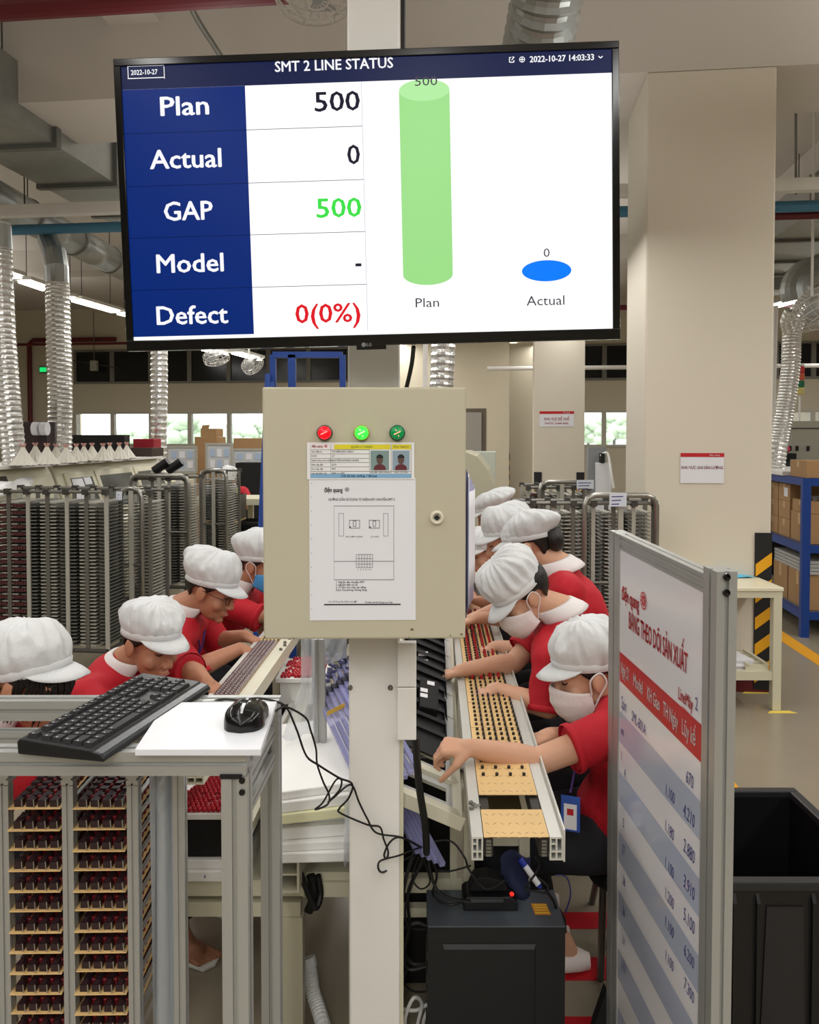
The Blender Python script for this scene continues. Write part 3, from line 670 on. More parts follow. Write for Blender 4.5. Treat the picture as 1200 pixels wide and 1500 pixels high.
# ------------------------------------------------------------------ rack of loaded circuit boards under the stand
rk = thing('board_rack', 'aluminium rack of slide-in circuit boards below the keyboard', 'rack', (-.61, 1.6, 0))
yK = 1.452; cols = (-.726, -.6105, -.4945)
for x in cols:
    sb('post', (x, yK, 0), (x, yK, .972), rk, .020, .020, (0, 1, 0)); sb('post', (x - .012, yK + .27, 0), (x - .012, yK + .27, .972), rk, .020, .020, (0, 1, 0))
    sb('top_rail', (x, yK - .011, .984), (x - .013, yK + .285, .984), rk, .021)
sb('cross_rail', (-.74, yK + .27, .96), (-.49, yK + .27, .96), rk, .018); sb('cross_rail', (-.74, yK + .27, .06), (-.49, yK + .27, .06), rk, .018)
sb('side_post', (-.418, yK + .02, 0), (-.418, yK + .02, 1.03), rk, .021, .021, (0, 1, 0))
compm = mat('dark_maroon_component', (44, 28, 34), .35, var=.25, vscale=60); tabm = mat('tinned_tab', (176, 170, 160), .3, .7)
cm = MB().box(-.0075, -.006, 0, .0075, .006, .0125).add([V(q) for q in ((-.0046, -.0062, .0135), (.0046, -.0062, .0135), (.0046, .004, .0165), (-.0046, .004, .0165))], [(0, 1, 2, 3)])
comp_me = cm.mesh('component'); comp_me.materials.append(compm)
tabm_b = MB().add([V(q) for q in ((.0078, -.0075, .001), (.0103, -.0085, .001), (.0085, -.0068, .0155), (.0066, -.0062, .0155))], [(0, 1, 2, 3)]); tab_me = tabm_b.mesh('solder_tab'); tab_me.materials.append(tabm)
ORD = ('topmost', 'second', 'third', 'fourth', 'fifth', 'sixth', 'seventh', 'eighth', 'ninth', 'tenth', 'eleventh', 'twelfth')
rail_b = MB()
def board_proto(x0, x1):
    w = x1 - x0; z = .93; t = thing('circuit_board', '', 'circuit board', ((x0 + x1) / 2, yK + .12, z), 'boards in the slide-in rack')
    MB().prism([V((x0, yK - .012, z)), V((x1 - .002, yK - .010, z)), V((x1 - .012, yK + .24, z)), V((x0 - .011, yK + .24, z))], (0, 0, .0018)).build('board', pcb, t)
    for r in range(2):
        for i in range(4):
            o = bpy.data.objects.new('component', comp_me); C.objects.link(o); o.parent = t; o.location = V((x0 + w * (.16 + .225 * i) - .001 * r, yK + .001 + r * .021, z + .0018)) - ORG[t]; ORG[o] = ORG[t]
            if r == 0:
                o = bpy.data.objects.new('solder_tab', tab_me); C.objects.link(o); o.parent = t; o.location = V((x0 + w * (.16 + .225 * i), yK - .002, z + .0018)) - ORG[t]; ORG[o] = ORG[t]
    b = MB()
    for r in range(2, 9):
        for i in range(4):
            x, y = x0 + w * (.16 + .225 * i) - .001 * r, yK + .001 + r * .024
            b.box(x - .0075, y - .006, z + .0018, x + .0075, y + .006, z + .0145)
    o = b.build('component_rows', compm, t, kind='stuff')
    b = MB()
    for r in range(0, 9):
        for i in range(4):
            x, y = x0 + w * (.27 + .21 * i) - .001 * r, yK + .014 + r * .024; b.lathe((x, y, z + .002), (0, 0, 1), [(.0042, 0), (.0042, .0115), (.003, .0128)], 8)
    b.build('capacitor_rows', mat('dark_red_part', (110, 18, 30), .35), t, kind='stuff'); return t
for ci, (x0, x1) in enumerate(((cols[0] + .0105, cols[1] - .0105), (cols[1] + .0105, cols[2] - .0105))):
    pr = board_proto(x0, x1)
    for i in range(12):
        lab = '%s loaded circuit board in the %s column of the rack under the keyboard' % (ORD[i], ('left', 'right')[ci])
        if i == 0: pr['label'] = lab
        else: dup(pr, (rnd.uniform(-.0008, .0008), rnd.uniform(-.006, .004), -.0372 * i), lab)
for x in cols:
    b = MB()
    for i in range(13):
        z = .93 - .0372 * i
        for s in ((1,) if x == cols[0] else (-1,) if x == cols[2] else (-1, 1)): b.box(x + s * .0102 - .0035, yK + .004, z - .0035, x + s * .0102 + .0035, yK + .25, z - .0005)
    b.build('slot_guides', alu, rk)
cur = [[V((-.484 + .060 * i / 8 + .006 * math.sin(i * 1.9), yK + .05 + .012 * math.sin(i * 1.3 + j * .3), 1.0 - j * .1)) for i in range(9)] for j in range(11)]
setp(MB().patch(cur).build('plastic_curtain', mat('grey_film_curtain', (176, 182, 188), .28, alpha=.8, bump=.5, bscale=10), None, smooth=True), 'grey clear plastic sheet hanging beside the circuit board rack', 'plastic sheet')

# ------------------------------------------------------------------ production whiteboard
WQ = [ray(908.8, 804.6), ray(1030, 867.5), ray(1029, 1118.7), ray(908.8, 997.3)]
A3 = Matrix((WQ[1], -WQ[2], WQ[3])).transposed(); dd = A3.inverted() @ WQ[0]
raw = [WQ[0], WQ[1] * dd[0], WQ[2] * dd[1], WQ[3] * dd[2]]; sc_ = .45 / (raw[1] - raw[0]).length
WP = [q * sc_ + V((0, 0, EYE)) for q in raw]
w1 = (WP[1] - WP[0] + WP[2] - WP[3]).normalized(); w2 = (WP[3] - WP[0] + WP[2] - WP[1]); w2 = (w2 - w1 * w2.dot(w1)).normalized(); wn = w2.cross(w1); WO_ = WP[0]
if wn.dot(V((0, 0, EYE)) - WO_) < 0: wn = -wn
def bp(u, v, o=0.): return WO_ + w1 * u + w2 * v + wn * o
def buv(px, py):
    h = hit(px, py, WO_, wn) - WO_; return h.dot(w1), h.dot(w2)
wbd = thing('production_whiteboard', 'aluminium framed production whiteboard standing edge-on at the right', 'whiteboard', V((bp(.2, 0).x, bp(.2, 0).y, 0)))
uL0, uL1, uR0, uR1 = buv(893.5, 900)[0], 0., buv(1033, 900)[0], buv(1053, 900)[0]; vT = buv(893.5, 776)[1]
def drop(u): return bp(u, 0).z / -w2.z                            # v at the floor
def wbar(name, a, c, w, h, nw=1): return MB().slotbar(a, c, w, h, wn, nw=nw).build(name, alu, wbd)
um = (uL0 + uL1) / 2; wbar('post', bp(um, vT, -.014), bp(um, drop(um), -.014), uL1 - uL0, .034)
um = (uR0 + uR1) / 2; wbar('post', bp(um, buv(1045, 834)[1], -.014), bp(um, drop(um), -.014), uR1 - uR0, .036)
for v0, v1 in ((vT, vT + (0 - vT) * .5), (vT + (0 - vT) * .5, 0.)): wbar('top_rail', bp(uL1, (v0 + v1) / 2, -.014), bp(uR0, (v0 + v1) / 2, -.014), v1 - v0 - .0005, .03)
vB = drop(.2) - .10
wbar('bottom_rail', bp(uL1, vB + .02, -.014), bp(uR0, vB + .02, -.014), .04, .03)
ur = uR1 + .0005
for v in (buv(1053, 845)[1], buv(1053, 868)[1]):
    MB().lathe(bp(ur, v, -.012), w1, [(.0062, 0), (.0062, .004), (.0035, .0046), (.0035, .002)], 14).build('bolt', blackg, wbd)
for um_ in (uL0 + .012, uR1 - .012):
    z0 = bp(um_, drop(um_), -.014); MB().bar(z0 + wn * -.22 + V((0, 0, .02)), z0 + wn * .05 + V((0, 0, .02)), .035, .04).build('foot', alu, wbd)
gl = mat('glossy_whiteboard', (226, 224, 230), .14, coat=.3)
def wrect(u0, v0, u1, v1, m, o, nm, par): return flat([bp(u0, v0, o), bp(u1, v0, o), bp(u1, v1, o), bp(u0, v1, o)], m, par, nm)
b = MB(); q = [bp(uL1, 0, -.006), bp(uR0, 0, -.006), bp(uR0, vB, -.006), bp(uL1, vB, -.006)]
pan = b.prism(q, wn * .006).build('panel', gl, wbd)
redg, blug = mat('glossy_red_print', (184, 22, 36), .2, spec=.3), mat('glossy_pale_blue_print', (176, 184, 204), .14, coat=.3)
v0, v1 = buv(1029, 1062.5)[1], buv(1029, 1118.5)[1]; UR = uR0 - .004
wrect(.004, v0, UR, v1, redg, .0008, 'heading_band', wbd)
pit = (buv(1029, 1235)[1] - v1) / 2
k = 0
while v1 + pit * (2 * k + 2) < vB: wrect(.004, v1 + pit * (2 * k + 1), UR, v1 + pit * (2 * k + 2), blug, .0008, 'row_band', wbd); k += 1
def wtxt(s, px, py, h, m, al='CENTER', bold=0., o=.0015, sx=1., shear=0.):
    u, v = buv(px, py); k = (bp(u, v) - V((0, 0, EYE))).y / FOC
    return txt(s, h * k / .72, bp(u, v, o), w1, -w2, m, wbd, 'lettering', bold, al, shear, sx)
ua, ub_ = buv(911.5, 872)[0], buv(937, 872)[0]; txt('điện quang', .044, bp((ua + ub_) / 2, buv(924, 876)[1], .0015), w1, -w2, redp, wbd, 'lettering', .03, wid=ub_ - ua); 
u, v = buv(943.5, 880); rosette(bp(u, v, .0015), .019, w1, -w2, redp, wbd)
u0 = buv(922, 908); u1 = buv(1008, 972); du = u1[0] - u0[0]
o = txt('BẢNG THEO DÕI SẢN XUẤT', .056, bp((u0[0] + u1[0]) / 2, (u0[1] + u1[1]) / 2, .0015), w1, -w2, redp, wbd, 'lettering', .02, wid=du)
vb = (v0 + v1) / 2
for s, xa_, xb_ in (('Ngày SX', 910.5, 922.5), ('Model', 929, 942.5), ('KH Giao', 949.5, 968), ('TH Ngày', 973, 995), ('Lũy kế', 1001, 1021)):
    ua, ub_ = buv(xa_, 1000)[0], buv(xb_, 1000)[0]; txt(s, .042, bp((ua + ub_) / 2, vb, .0016), w1, -w2, redinv, wbd, 'lettering', .012, wid=ub_ - ua)
ua, ub_ = buv(994.5, 1020)[0], buv(1016, 1020)[0]; txt('LineMáy', .034, bp((ua + ub_) / 2, buv(1005, 1023)[1], .0015), w1, -w2, redp, wbd, 'lettering', .02, wid=ub_ - ua); wtxt('2', 1021.5, 1031, 20, inkb, sx=.7)
u0, v0_ = buv(1000, 1034); u1, v1_ = buv(1025, 1043)
b = MB(); b.add([bp(u0, v0_, .0015), bp(u1, v0_ + .004, .0015), bp(u1, v0_ + .0055, .0015), bp(u0, v0_ + .0018, .0015)], [(0, 1, 2, 3)]); b.build('underline', redp, wbd)
for s, px, py, h, sx in (('Spin', 914.5, 1031, 20, .5), ('SML-801A', 936, 1058, 17, .6), ('on', 912.5, 1070, 15, .6), ('1', 911, 1106, 15, .6), ('4', 916, 1132, 15, .6), ('5', 914, 1205, 15, .6), ('27', 914, 1244, 15, .6), ('28', 914.5, 1290, 14, .6), ('26', 914.5, 1335, 14, .6), ('31', 914.5, 1378, 14, .6), ('1/11', 914.5, 1415, 18, .4),
    ('670', 1011, 1141, 21, .62), ('1.100', 982, 1162, 19, .62), ('4.210', 1010, 1194, 22, .6), ('1.180', 981, 1215, 19, .6), ('2.880', 1010, 1246, 22, .6), ('1.100', 981, 1270, 19, .6), ('3.910', 1010, 1299, 22, .6), ('1.200', 981, 1315, 19, .6), ('5.100', 1010, 1348, 22, .6), ('1.100', 981, 1357, 19, .6), ('6.200', 1010, 1400, 20, .6), ('1.100', 981, 1406, 18, .6), ('7.300', 1010, 1450, 20, .6)):
    wtxt(s, px, py, h, inkb, sx=sx, shear=.18)
# a black triangular brace at the far foot of the board
q = [P(872, 1500, 2.0), P(889, 1450, 2.0), P(899, 1500, 2.0)]; q = [q[0], q[1], q[2], q[2] + V((0, 0, -.2)), q[0] + V((-.03, 0, -.2))]
zmin = min(p_.z for p_ in q); q = [p_ + V((0, 0, -zmin)) if False else p_ for p_ in q]
for p_ in q[3:]: p_.z = 0
setp(MB().prism(q, (0, .03, 0)).build('floor_wedge', blackm), 'small black wedge stood on the floor by the far board post', 'wedge')

# ------------------------------------------------------------------ computer, adapter, pens and cable knot
yp = 1.955; xa, xb, zt = .0445, .3785, .404
pc = thing('desktop_computer', 'black desktop computer case under the end of the right conveyor', 'computer', ((xa + xb) / 2, yp + .075, 0))
pcm = mat('computer_black', (22, 23, 26), .45); pct = mat('computer_top_metal', (92, 100, 108), .34, .35, var=.15, vscale=14)
MB().box(xa, yp + .004, .02, xb, yp + .155, zt - .003).build('case', pcm, pc, bevel=.003)
MB().box(xa, yp, zt - .003, xb, yp + .158, zt).build('top_cover', pct, pc)
b = MB(); m_ = .02
for r in ((xa, .02, xa + .036, zt - .003), (xb - .072, .02, xb, zt - .003), (xa + .036, zt - .055, xb - .072, zt - .003)): b.box(r[0], yp, r[1], r[2], yp + .004, r[3])
b.build('side_panel', pcm, pc)
b = MB(); b.add([V((xa + .036, yp - .001, zt - .044)), V((xb - .072, yp - .001, zt - .044)), V((xb - .076, yp - .0005, zt - .058)), V((xa + .040, yp - .0005, zt - .058))], [(0, 3, 2, 1)])
b.build('panel_bevel', mat('computer_bevel_grey', (70, 72, 76), .3), pc)
for x in (xa + .03, xb - .03): MB().box(x - .02, yp + .02, 0, x + .02, yp + .14, .02).build('foot', rubber, pc)
stk_ = flat([V((xb - .066, yp + .045, zt + .0008)), V((xb - .026, yp + .045, zt + .0008)), V((xb - .032, yp + .095, zt + .0008)), V((xb - .070, yp + .095, zt + .0008))], mat('sticker_amber', (196, 130, 50), .4), pc, 'sticker')
for i in range(4): flat([V((xb - .064, yp + .052 + i * .011, zt + .0012)), V((xb - .03, yp + .052 + i * .011, zt + .0012)), V((xb - .03, yp + .056 + i * .011, zt + .0012)), V((xb - .064, yp + .056 + i * .011, zt + .0012))], mat('sticker_yellow', (226, 196, 70), .4), stk_, 'printed_line')
b = MB()
for z in (.30, .24, .2, .12): b.box(xa - .003, yp + .03, z, xa, yp + .1, z + .022)
b.build('rear_port', steeld, pc)
ad = thing('power_adapter', 'black scanner base with a red light on top of the computer', 'adapter', V((.19, yp + .09, zt)))
MB().prism([V((x, yp + .062, z)) for x, z in ((.135, zt), (.272, zt), (.272, zt + .02), (.252, zt + .036), (.145, zt + .036), (.135, zt + .028))], (0, .075, 0)).build('base', black, ad, bevel=.003)
MB().prism([V((x, yp + .085, z)) for x, z in ((.15, zt + .036), (.25, zt + .036), (.24, zt + .062), (.2, zt + .075), (.165, zt + .07))], (0, .05, 0)).build('cradle', blackm, ad, bevel=.004)
MB().box(.152, yp + .0595, zt + .024, .235, yp + .062, zt + .032).build('front_strip', mat('grey_trim', (66, 68, 72), .3), ad)
MB().lathe((.258, yp + .078, zt + .034), (0, -.3, 1), [(.006, 0), (.005, .003), (.0015, .0045)], 12).build('status_light', mat('red_led', (220, 20, 20), .3, emit=(255, 40, 30), estr=1.5), ad)
MB().tube(smooth([V((.14, yp + .09, zt + .012)), V((.10, yp + .08, zt + .006)), V((.06, yp + .1, zt + .02)), P(640, 1280, 2.02), P(626, 1245, 2.02)], 6), .003, 6).build('cable', rubber, ad)
pouch = MB()
g = [[V((.235 + .075 * i / 8, 2.085 + .018 * math.sin(i * .8 + j), zt + .0 + .115 * j / 6 - .012 * abs(i - 4) / 4 * j / 6)) for i in range(9)] for j in range(7)]
setp(pouch.patch(g).build('cloth_pouch', mat('navy_cloth', (34, 40, 72), .9, bump=.2, bscale=60), None, smooth=True, solid=.008), 'navy cloth pouch behind the marker under the conveyor', 'pouch')
pen = thing('marker_pen', 'blue and white marker pen leaning on the navy pouch', 'marker', P(788, 1312, 2.04)); q0, q1 = P(789, 1296, 2.035), P(762, 1258, 2.06)
MB().tube([q0, q0 + (q1 - q0) * .72], .0075, 12).build('barrel', mat('marker_white', (232, 234, 240), .3), pen); MB().tube([q0 + (q1 - q0) * .72, q1], .0082, 12).build('cap', mat('marker_blue', (30, 52, 160), .3), pen); MB().tube([q0 - (q1 - q0) * .12, q0], [.004, .0075], 12).build('tip', mat('marker_blue'  , (30, 52, 160)), pen)
kn = thing('cable_bundle', 'tied knot of black cables hanging between post and computer', 'cables', P(625, 1300, 2.03))
def run(L, r=.0026, nm='cable', m=rubber): MB().tube(smooth([P(x, y, D) for x, y, D in L], 6), r, 6).build(nm, m, kn)
run([(609, 1080, 1.80), (614, 1150, 1.84), (623, 1210, 1.88), (625, 1250, 1.92)], .0085, 'thick_cable')
run([(628, 1235, 2.03), (660, 1232, 2.02), (680, 1255, 2.0), (688, 1275, 2.0), (712, 1302, 1.99), (740, 1290, 1.98)])
run([(616, 1230, 2.03), (600, 1268, 2.0), (592, 1300, 1.98), (590, 1322, 1.98)], .005)
run([(624, 1245, 2.03), (606, 1290, 2.02), (594, 1330, 2.02), (600, 1358, 2.03), (627, 1362, 2.04)], .0028)
run([(626, 1250, 2.03), (600, 1300, 2.03), (598, 1330, 2.03), (600, 1360, 2.03), (592, 1400, 2.03), (600, 1420, 2.03), (627, 1415, 2.03)], .0045)
run([(626, 1248, 2.03), (634, 1290, 2.02), (650, 1312, 2.01), (690, 1322, 2.0)], .004)
run([(618, 1248, 2.03), (588, 1262, 1.9), (560, 1278, 1.79), (556, 1262, 1.785), (588, 1252, 1.80), (622, 1238, 2.03)], .0022)
run([(640, 1275, 2.03), (660, 1276, 2.02), (690, 1268, 2.01)], .0022)
run([(614, 1255, 2.03), (604, 1285, 2.03), (616, 1302, 2.03), (630, 1292, 2.03), (622, 1262, 2.03)], .0022)
run([(592, 1360, 2.06), (610, 1352, 2.06), (629, 1358, 2.06)], .006); run([(590, 1395, 2.06), (606, 1412, 2.06), (629, 1412, 2.05)], .006)
run([(596, 1420, 2.06), (592, 1440, 2.06), (606, 1452, 2.06), (628, 1452, 2.05)], .003)
MB().ell(P(624, 1240, 2.03), V((.018, 0, .006)), V((0, .015, 0)), V((-.006, 0, .022))).build('knot', rubber, kn, smooth=True)
run([(784, 1256, 2.0), (790, 1270, 2.0), (776, 1292, 1.99), (770, 1302, 1.99), (785, 1306, 1.99), (800, 1308, 1.99), (802, 1298, 2.0), (788, 1285, 2.0)], .0028)
run([(800, 1305, 2.0), (812, 1322, 2.02), (818, 1345, 2.05), (820, 1360, 2.09)], .0035)
run([(814, 1282, 2.2), (830, 1285, 2.2), (836, 1310, 2.2), (828, 1338, 2.2)], .002, 'blue_cable', mat('blue_cable', (44, 50, 110), .5))
wl = thing('white_conduit', 'white curled cable on the floor between post and computer', 'cable', P(605, 1500, 2.05)); wp_ = mat('white_cable', (214, 214, 212), .4)
MB().tube(smooth([P(x, y, D) for x, y, D in ((594, 1520, 2.0), (594, 1490, 2.0), (606, 1462, 2.0), (618, 1470, 2.02), (612, 1500, 2.02), (608, 1530, 2.02))], 6), .0045, 8).build('cable', wp_, wl)
MB().tube(smooth([P(x, y, D) for x, y, D in ((588, 1478, 2.04), (610, 1480, 2.04), (628, 1472, 2.04), (620, 1500, 2.04), (622, 1540, 2.04))], 6), .0045, 8).build('cable', wp_, wl)

# ------------------------------------------------------------------ black crate, cream table
x0, x1, y0, y1, h = .725, 1.10, 1.885, 2.37, .555
cr_ = thing('plastic_crate', 'large black plastic crate on the floor behind the whiteboard post', 'crate', ((x0 + x1) / 2, (y0 + y1) / 2, 0)); x1 += .02
b = MB(); w = .012
b.box(x0, y0, .0, x1, y1, .015); b.box(x0, y0, .015, x1, y0 + w, h); b.box(x0, y1 - w, .015, x1, y1, h); b.box(x0, y0 + w, .015, x0 + w, y1 - w, h); b.box(x1 - w, y0 + w, .015, x1, y1 - w, h)
b.build('tub', black, cr_)
b = MB(); e = .014
b.box(x0 - e, y0 - e, h - .018, x1 + e, y0 + .014, h + .004); b.box(x0 - e, y1 - .014, h - .018, x1 + e, y1 + e, h + .004); b.box(x0 - e, y0 + .014, h - .018, x0 + .014, y1 - .014, h + .004); b.box(x1 - .014, y0 + .014, h - .018, x1 + e, y1 - .014, h + .004)
b.build('rim', mat('crate_rim', (34, 35, 37), .38), cr_, bevel=.004)
for xx in (x0 + .03, x0 + .085, x0 + .215, x0 + .27, x0 + .38):
    MB().prism([V((xx, y0, .02)), V((xx, y0 - .01, .03)), V((xx, y0 - .01, h - .05)), V((xx, y0, h - .03))], (.008, 0, 0)).build('rib', black, cr_)
MB().prism([V((x0 + .095, y0 - .004, .09)), V((x0 + .205, y0 - .004, .09)), V((x0 + .195, y0 - .004, h - .06)), V((x0 + .11, y0 - .004, h - .06))], (0, .004, 0)).build('raised_panel', mat('crate_panel', (30, 30, 32), .45), cr_)

TF = PZ(1136, 1040, 0); tx1, ty0 = TF.x + .028, TF.y; tb = thing('side_table', 'small cream metal table with lower shelf before the big pillar', 'table', (tx1 - .4, ty0 + .2, 0))
tz = .715; tx0 = tx1 - .78; td = .40; cr2 = cream
MB().box(tx0, ty0 - .02, tz - .022, tx1 + .004, ty0 + td, tz).build('tabletop', mat('cream_tabletop', (226, 220, 194), .35, var=.03, vscale=6), tb, bevel=.004)
MB().box(tx0, ty0 - .012, tz - .06, tx1, ty0 + .02, tz - .022).build('apron', cream, tb)
for x in (tx0 + .025, tx1 - .026):
    for y in (ty0 + .012, ty0 + td - .03): MB().bar((x, y, 0), (x, y, tz - .022), .05, .05, (0, 1, 0)).build('leg', cream, tb, bevel=.003)
zs = .225
MB().box(tx0 + .05, ty0 - .006, zs - .05, tx1 - .05, ty0 + .03, zs).build('shelf_rail', cream, tb); MB().box(tx0 + .05, ty0 + td - .06, zs - .05, tx1 - .05, ty0 + td - .02, zs).build('shelf_rail', cream, tb)
MB().box(tx0 + .03, ty0 + .03, zs - .012, tx1 - .05, ty0 + td - .06, zs).build('shelf', cream, tb)
b = MB()
for i in range(5): b.box(tx1 - .19, ty0 + .03 + i * .07, zs, tx1 - .06, ty0 + .045 + i * .07, zs + .03)
b.box(tx1 - .19, ty0 + .02, zs + .03, tx1 - .17, ty0 + .34, zs + .04); b.box(tx1 - .08, ty0 + .02, zs + .03, tx1 - .06, ty0 + .34, zs + .04)
b.build('wire_tray', cream, tb)
for x in (tx1 - .026,):
    for y in (ty0 + .012, ty0 + td - .03):
        floor_mark([V((x - .07, y - .07, 0)), V((x + .10, y - .07, 0)), V((x + .07, y - .03, 0)), V((x - .04, y - .03, 0))], 'floor_tape', mat('tape_yellow', (232, 206, 90), .6))
for i in range(7):
    x, y = tx0 + .18 + rnd.uniform(-.01, .01), ty0 + .05 + rnd.uniform(-.01, .01)
    setp(MB().prism([V((x, y, 0)), V((x + .47, y, 0)), V((x + .44, y + .25, 0)), V((x, y + .25, 0))], (0, 0, .0072)).build('paper_sheaf', paper), '%s sheaf in the pile of white papers on the table shelf' % ('lowest', 'second', 'third', 'middle', 'fifth', 'sixth', 'topmost')[i], 'papers', 'papers on the cream table shelf').location.z = zs + .0005 + .0075 * i
clo = PZ(1066, 846, tz)
g = [[V((clo.x - .06 + .22 * i / 8 - .05 * j / 5, clo.y - .03 + .2 * j / 5, tz + .006 + .012 * (1 + math.sin(i * 1.1 + j)) * (1 - i / 9))) for i in range(9)] for j in range(6)]
setp(MB().patch(g).build('blue_cloth', mat('sky_blue_cloth', (96, 186, 222), .8), None, smooth=True, solid=.003), 'sky blue cloth on the cream table top', 'cloth')
def wall_sign(name, label, o, px0, py0, px1, py1, band, lines, D0):
    n = -AX; a_, c_ = hit(px0, py0, o + n * .004, n), hit(px1, py1, o + n * .004, n); w = (c_ - a_).dot(AW); hh = a_.z - c_.z
    t = MB().prism([a_, a_ + AW * w, a_ + AW * w - V((0, 0, hh)), a_ - V((0, 0, hh))], n * .002).build(name, paper)
    setp(t, label, 'sign'); n2 = n * .0035
    def rel(u, v): return a_ + AW * (w * u) - V((0, 0, hh * v)) + n2
    flat([rel(0, 0), rel(1, 0), rel(1, band), rel(0, band)], redp, t, 'heading_band')
    txt('điện quang', hh * band * .55, rel(.78, band / 2) + n * .001, AW, V((0, 0, 1)), redinv, t, 'lettering', .02)
    for s, v, h_, m, f_ in lines: txt(s, hh * h_, rel(.5, v), AW, V((0, 0, 1)), m, t, 'lettering', .02, wid=w * f_)
    return t
wall_sign('paper_sign', 'white paper sign with red top band on the big front pillar', pil1, 997, 663.5, 1060.5, 708, .13, (('KHU VỰC GHI SẢN LƯỢNG', .48, .135, mat('maroon_ink', (140, 50, 60), .7), .95),), 5.1)
s2 = wall_sign('paper_sign', 'white sign with two red text lines on the far pillar', pil2, 790.5, 602.5, 841, 625, .17, (('KHU VỰC ĐỂ GHẾ', .5, .26, redp, .72), ('PLASTIC CHAIR AREA', .78, .17, redp, .68)), 12.8)

# ------------------------------------------------------------------ conveyors
SL = .032
def cv(s, t, z): return V((s + SL * (t - 1.6), t, z))
def cbar(b, s0, s1, t0, t1_, z0, z1): return b.prism([cv(s0, t0, z0), cv(s1, t0, z0), cv(s1, t0, z1), cv(s0, t0, z1)], cv(0, t1_, 0) - cv(0, t0, 0))
railm = mat('conveyor_rail_aluminium', (206, 206, 200), .4, .35, var=.06, vscale=14)
railc = mat('conveyor_rail_cream', (214, 210, 190), .45, var=.05, vscale=9)
chain = mat('dark_chain', (50, 46, 42), .5, .3)
ZC = .80
def rail(b, s0, s1, t0, t1_, z0, z1, w=.0035):                    # hollow extrusion: its cells show at the sawn end
    sm = (s0 + s1) / 2
    cbar(b, s0, s1, t0, t1_, z1 - w, z1); cbar(b, s0, s1, t0, t1_, z0, z0 + w)
    for s in (s0, sm - w / 2, s1 - w): cbar(b, s, s + w, t0, t1_, z0 + w, z1 - w)
    for i in (1, 2): z = z0 + (z1 - z0) * i / 3; cbar(b, s0 + w, sm - w / 2, t0, t1_, z, z + w)
    z = z0 + (z1 - z0) / 3; cbar(b, sm + w / 2, s1 - w, t0, t1_, z, z + w)
    return b
def conveyor(name, label, sl, bl, br, sr, t0, t1_, lip, mr):
    t = thing(name, label, 'conveyor', cv((sl + sr) / 2, t0, 0))
    rail(MB(), sl, bl - .001, t0, t1_, ZC - .046, ZC + .0005).build('side_rail', railm, t)
    rail(MB(), br + .001, sr, t0, t1_, ZC - .046, ZC + .0005).build('side_rail', mr, t)
    for s in (bl + .001, br - .019):
        b = MB(); cbar(b, s, s + .018, t0 + .004, t1_, ZC - .040, ZC - .004); b.build('chain_guide', chain, t)
        b = MB()
        for i in range(5): cbar(b, s + .004, s + .014, t0 - .001, t0 + .004, ZC - .038 + i * .007, ZC - .033 + i * .007)
        b.build('chain_end', steel, t)
    cbar(MB(), bl + .02, br - .02, t0 + .3, t1_, ZC - .10, ZC - .094).build('return_pan', mat('oily_pan', (120, 112, 84), .4, .3, var=.2, vscale=8), t)
    if lip: cbar(MB(), sr + .0005, sr + .004, t0 + .002, t1_, ZC - .05, ZC + .014).build('guard_lip', railm, t)
    for tt in ((t0 + .55, t0 + 2.2) if lip else (t0 + .045, t0 + 1.5, t0 + 2.4)):
        for s in ((sl + .004,) if tt < 2 else (sl + .004, sr - .03)): cbar(MB(), s, s + .028, tt, tt + .03, 0, ZC - .0465).build('leg', cream, t)
        if tt > 2: cbar(MB(), sl + .032, sr - .03, tt + .004, tt + .026, ZC - .3, ZC - .25).build('cross_member', cream, t)
    return t
cvr = conveyor('conveyor', 'right conveyor line with tan circuit panels between two rows of workers', .123, .147, .277, .305, 1.6, 4.6, True, railm)
cvl = conveyor('conveyor', 'left conveyor line carrying small dark loaded boards past seated workers', -.645, -.622, -.552, -.507, 1.95, 4.9, False, railc)
b = MB()
for i, t in enumerate((1.72, 1.735, 1.745)): c = cv(.128 + .006 * (i % 2), t, ZC); b.lathe(c, (0, 0, 1), [(.005, 0), (.005, .006), (.003, .008)], 8)
b.lathe(cv(.134, 1.728, ZC + .004), (1, 0, .2), [(.003, 0), (.003, .014)], 8); b.build('clamp_screw', steel, cvr)
b = MB()
for s, t in ((-.52, 3.0), (-.516, 3.06), (-.523, 3.1), (-.515, 3.16), (-.52, 3.2), (-.517, 3.42)): b.lathe(cv(s, t, ZC), (0, 0, 1), [(.006, 0), (.006, .008), (.003, .010)], 8)
b.build('clamp_screw', steel, cvl)

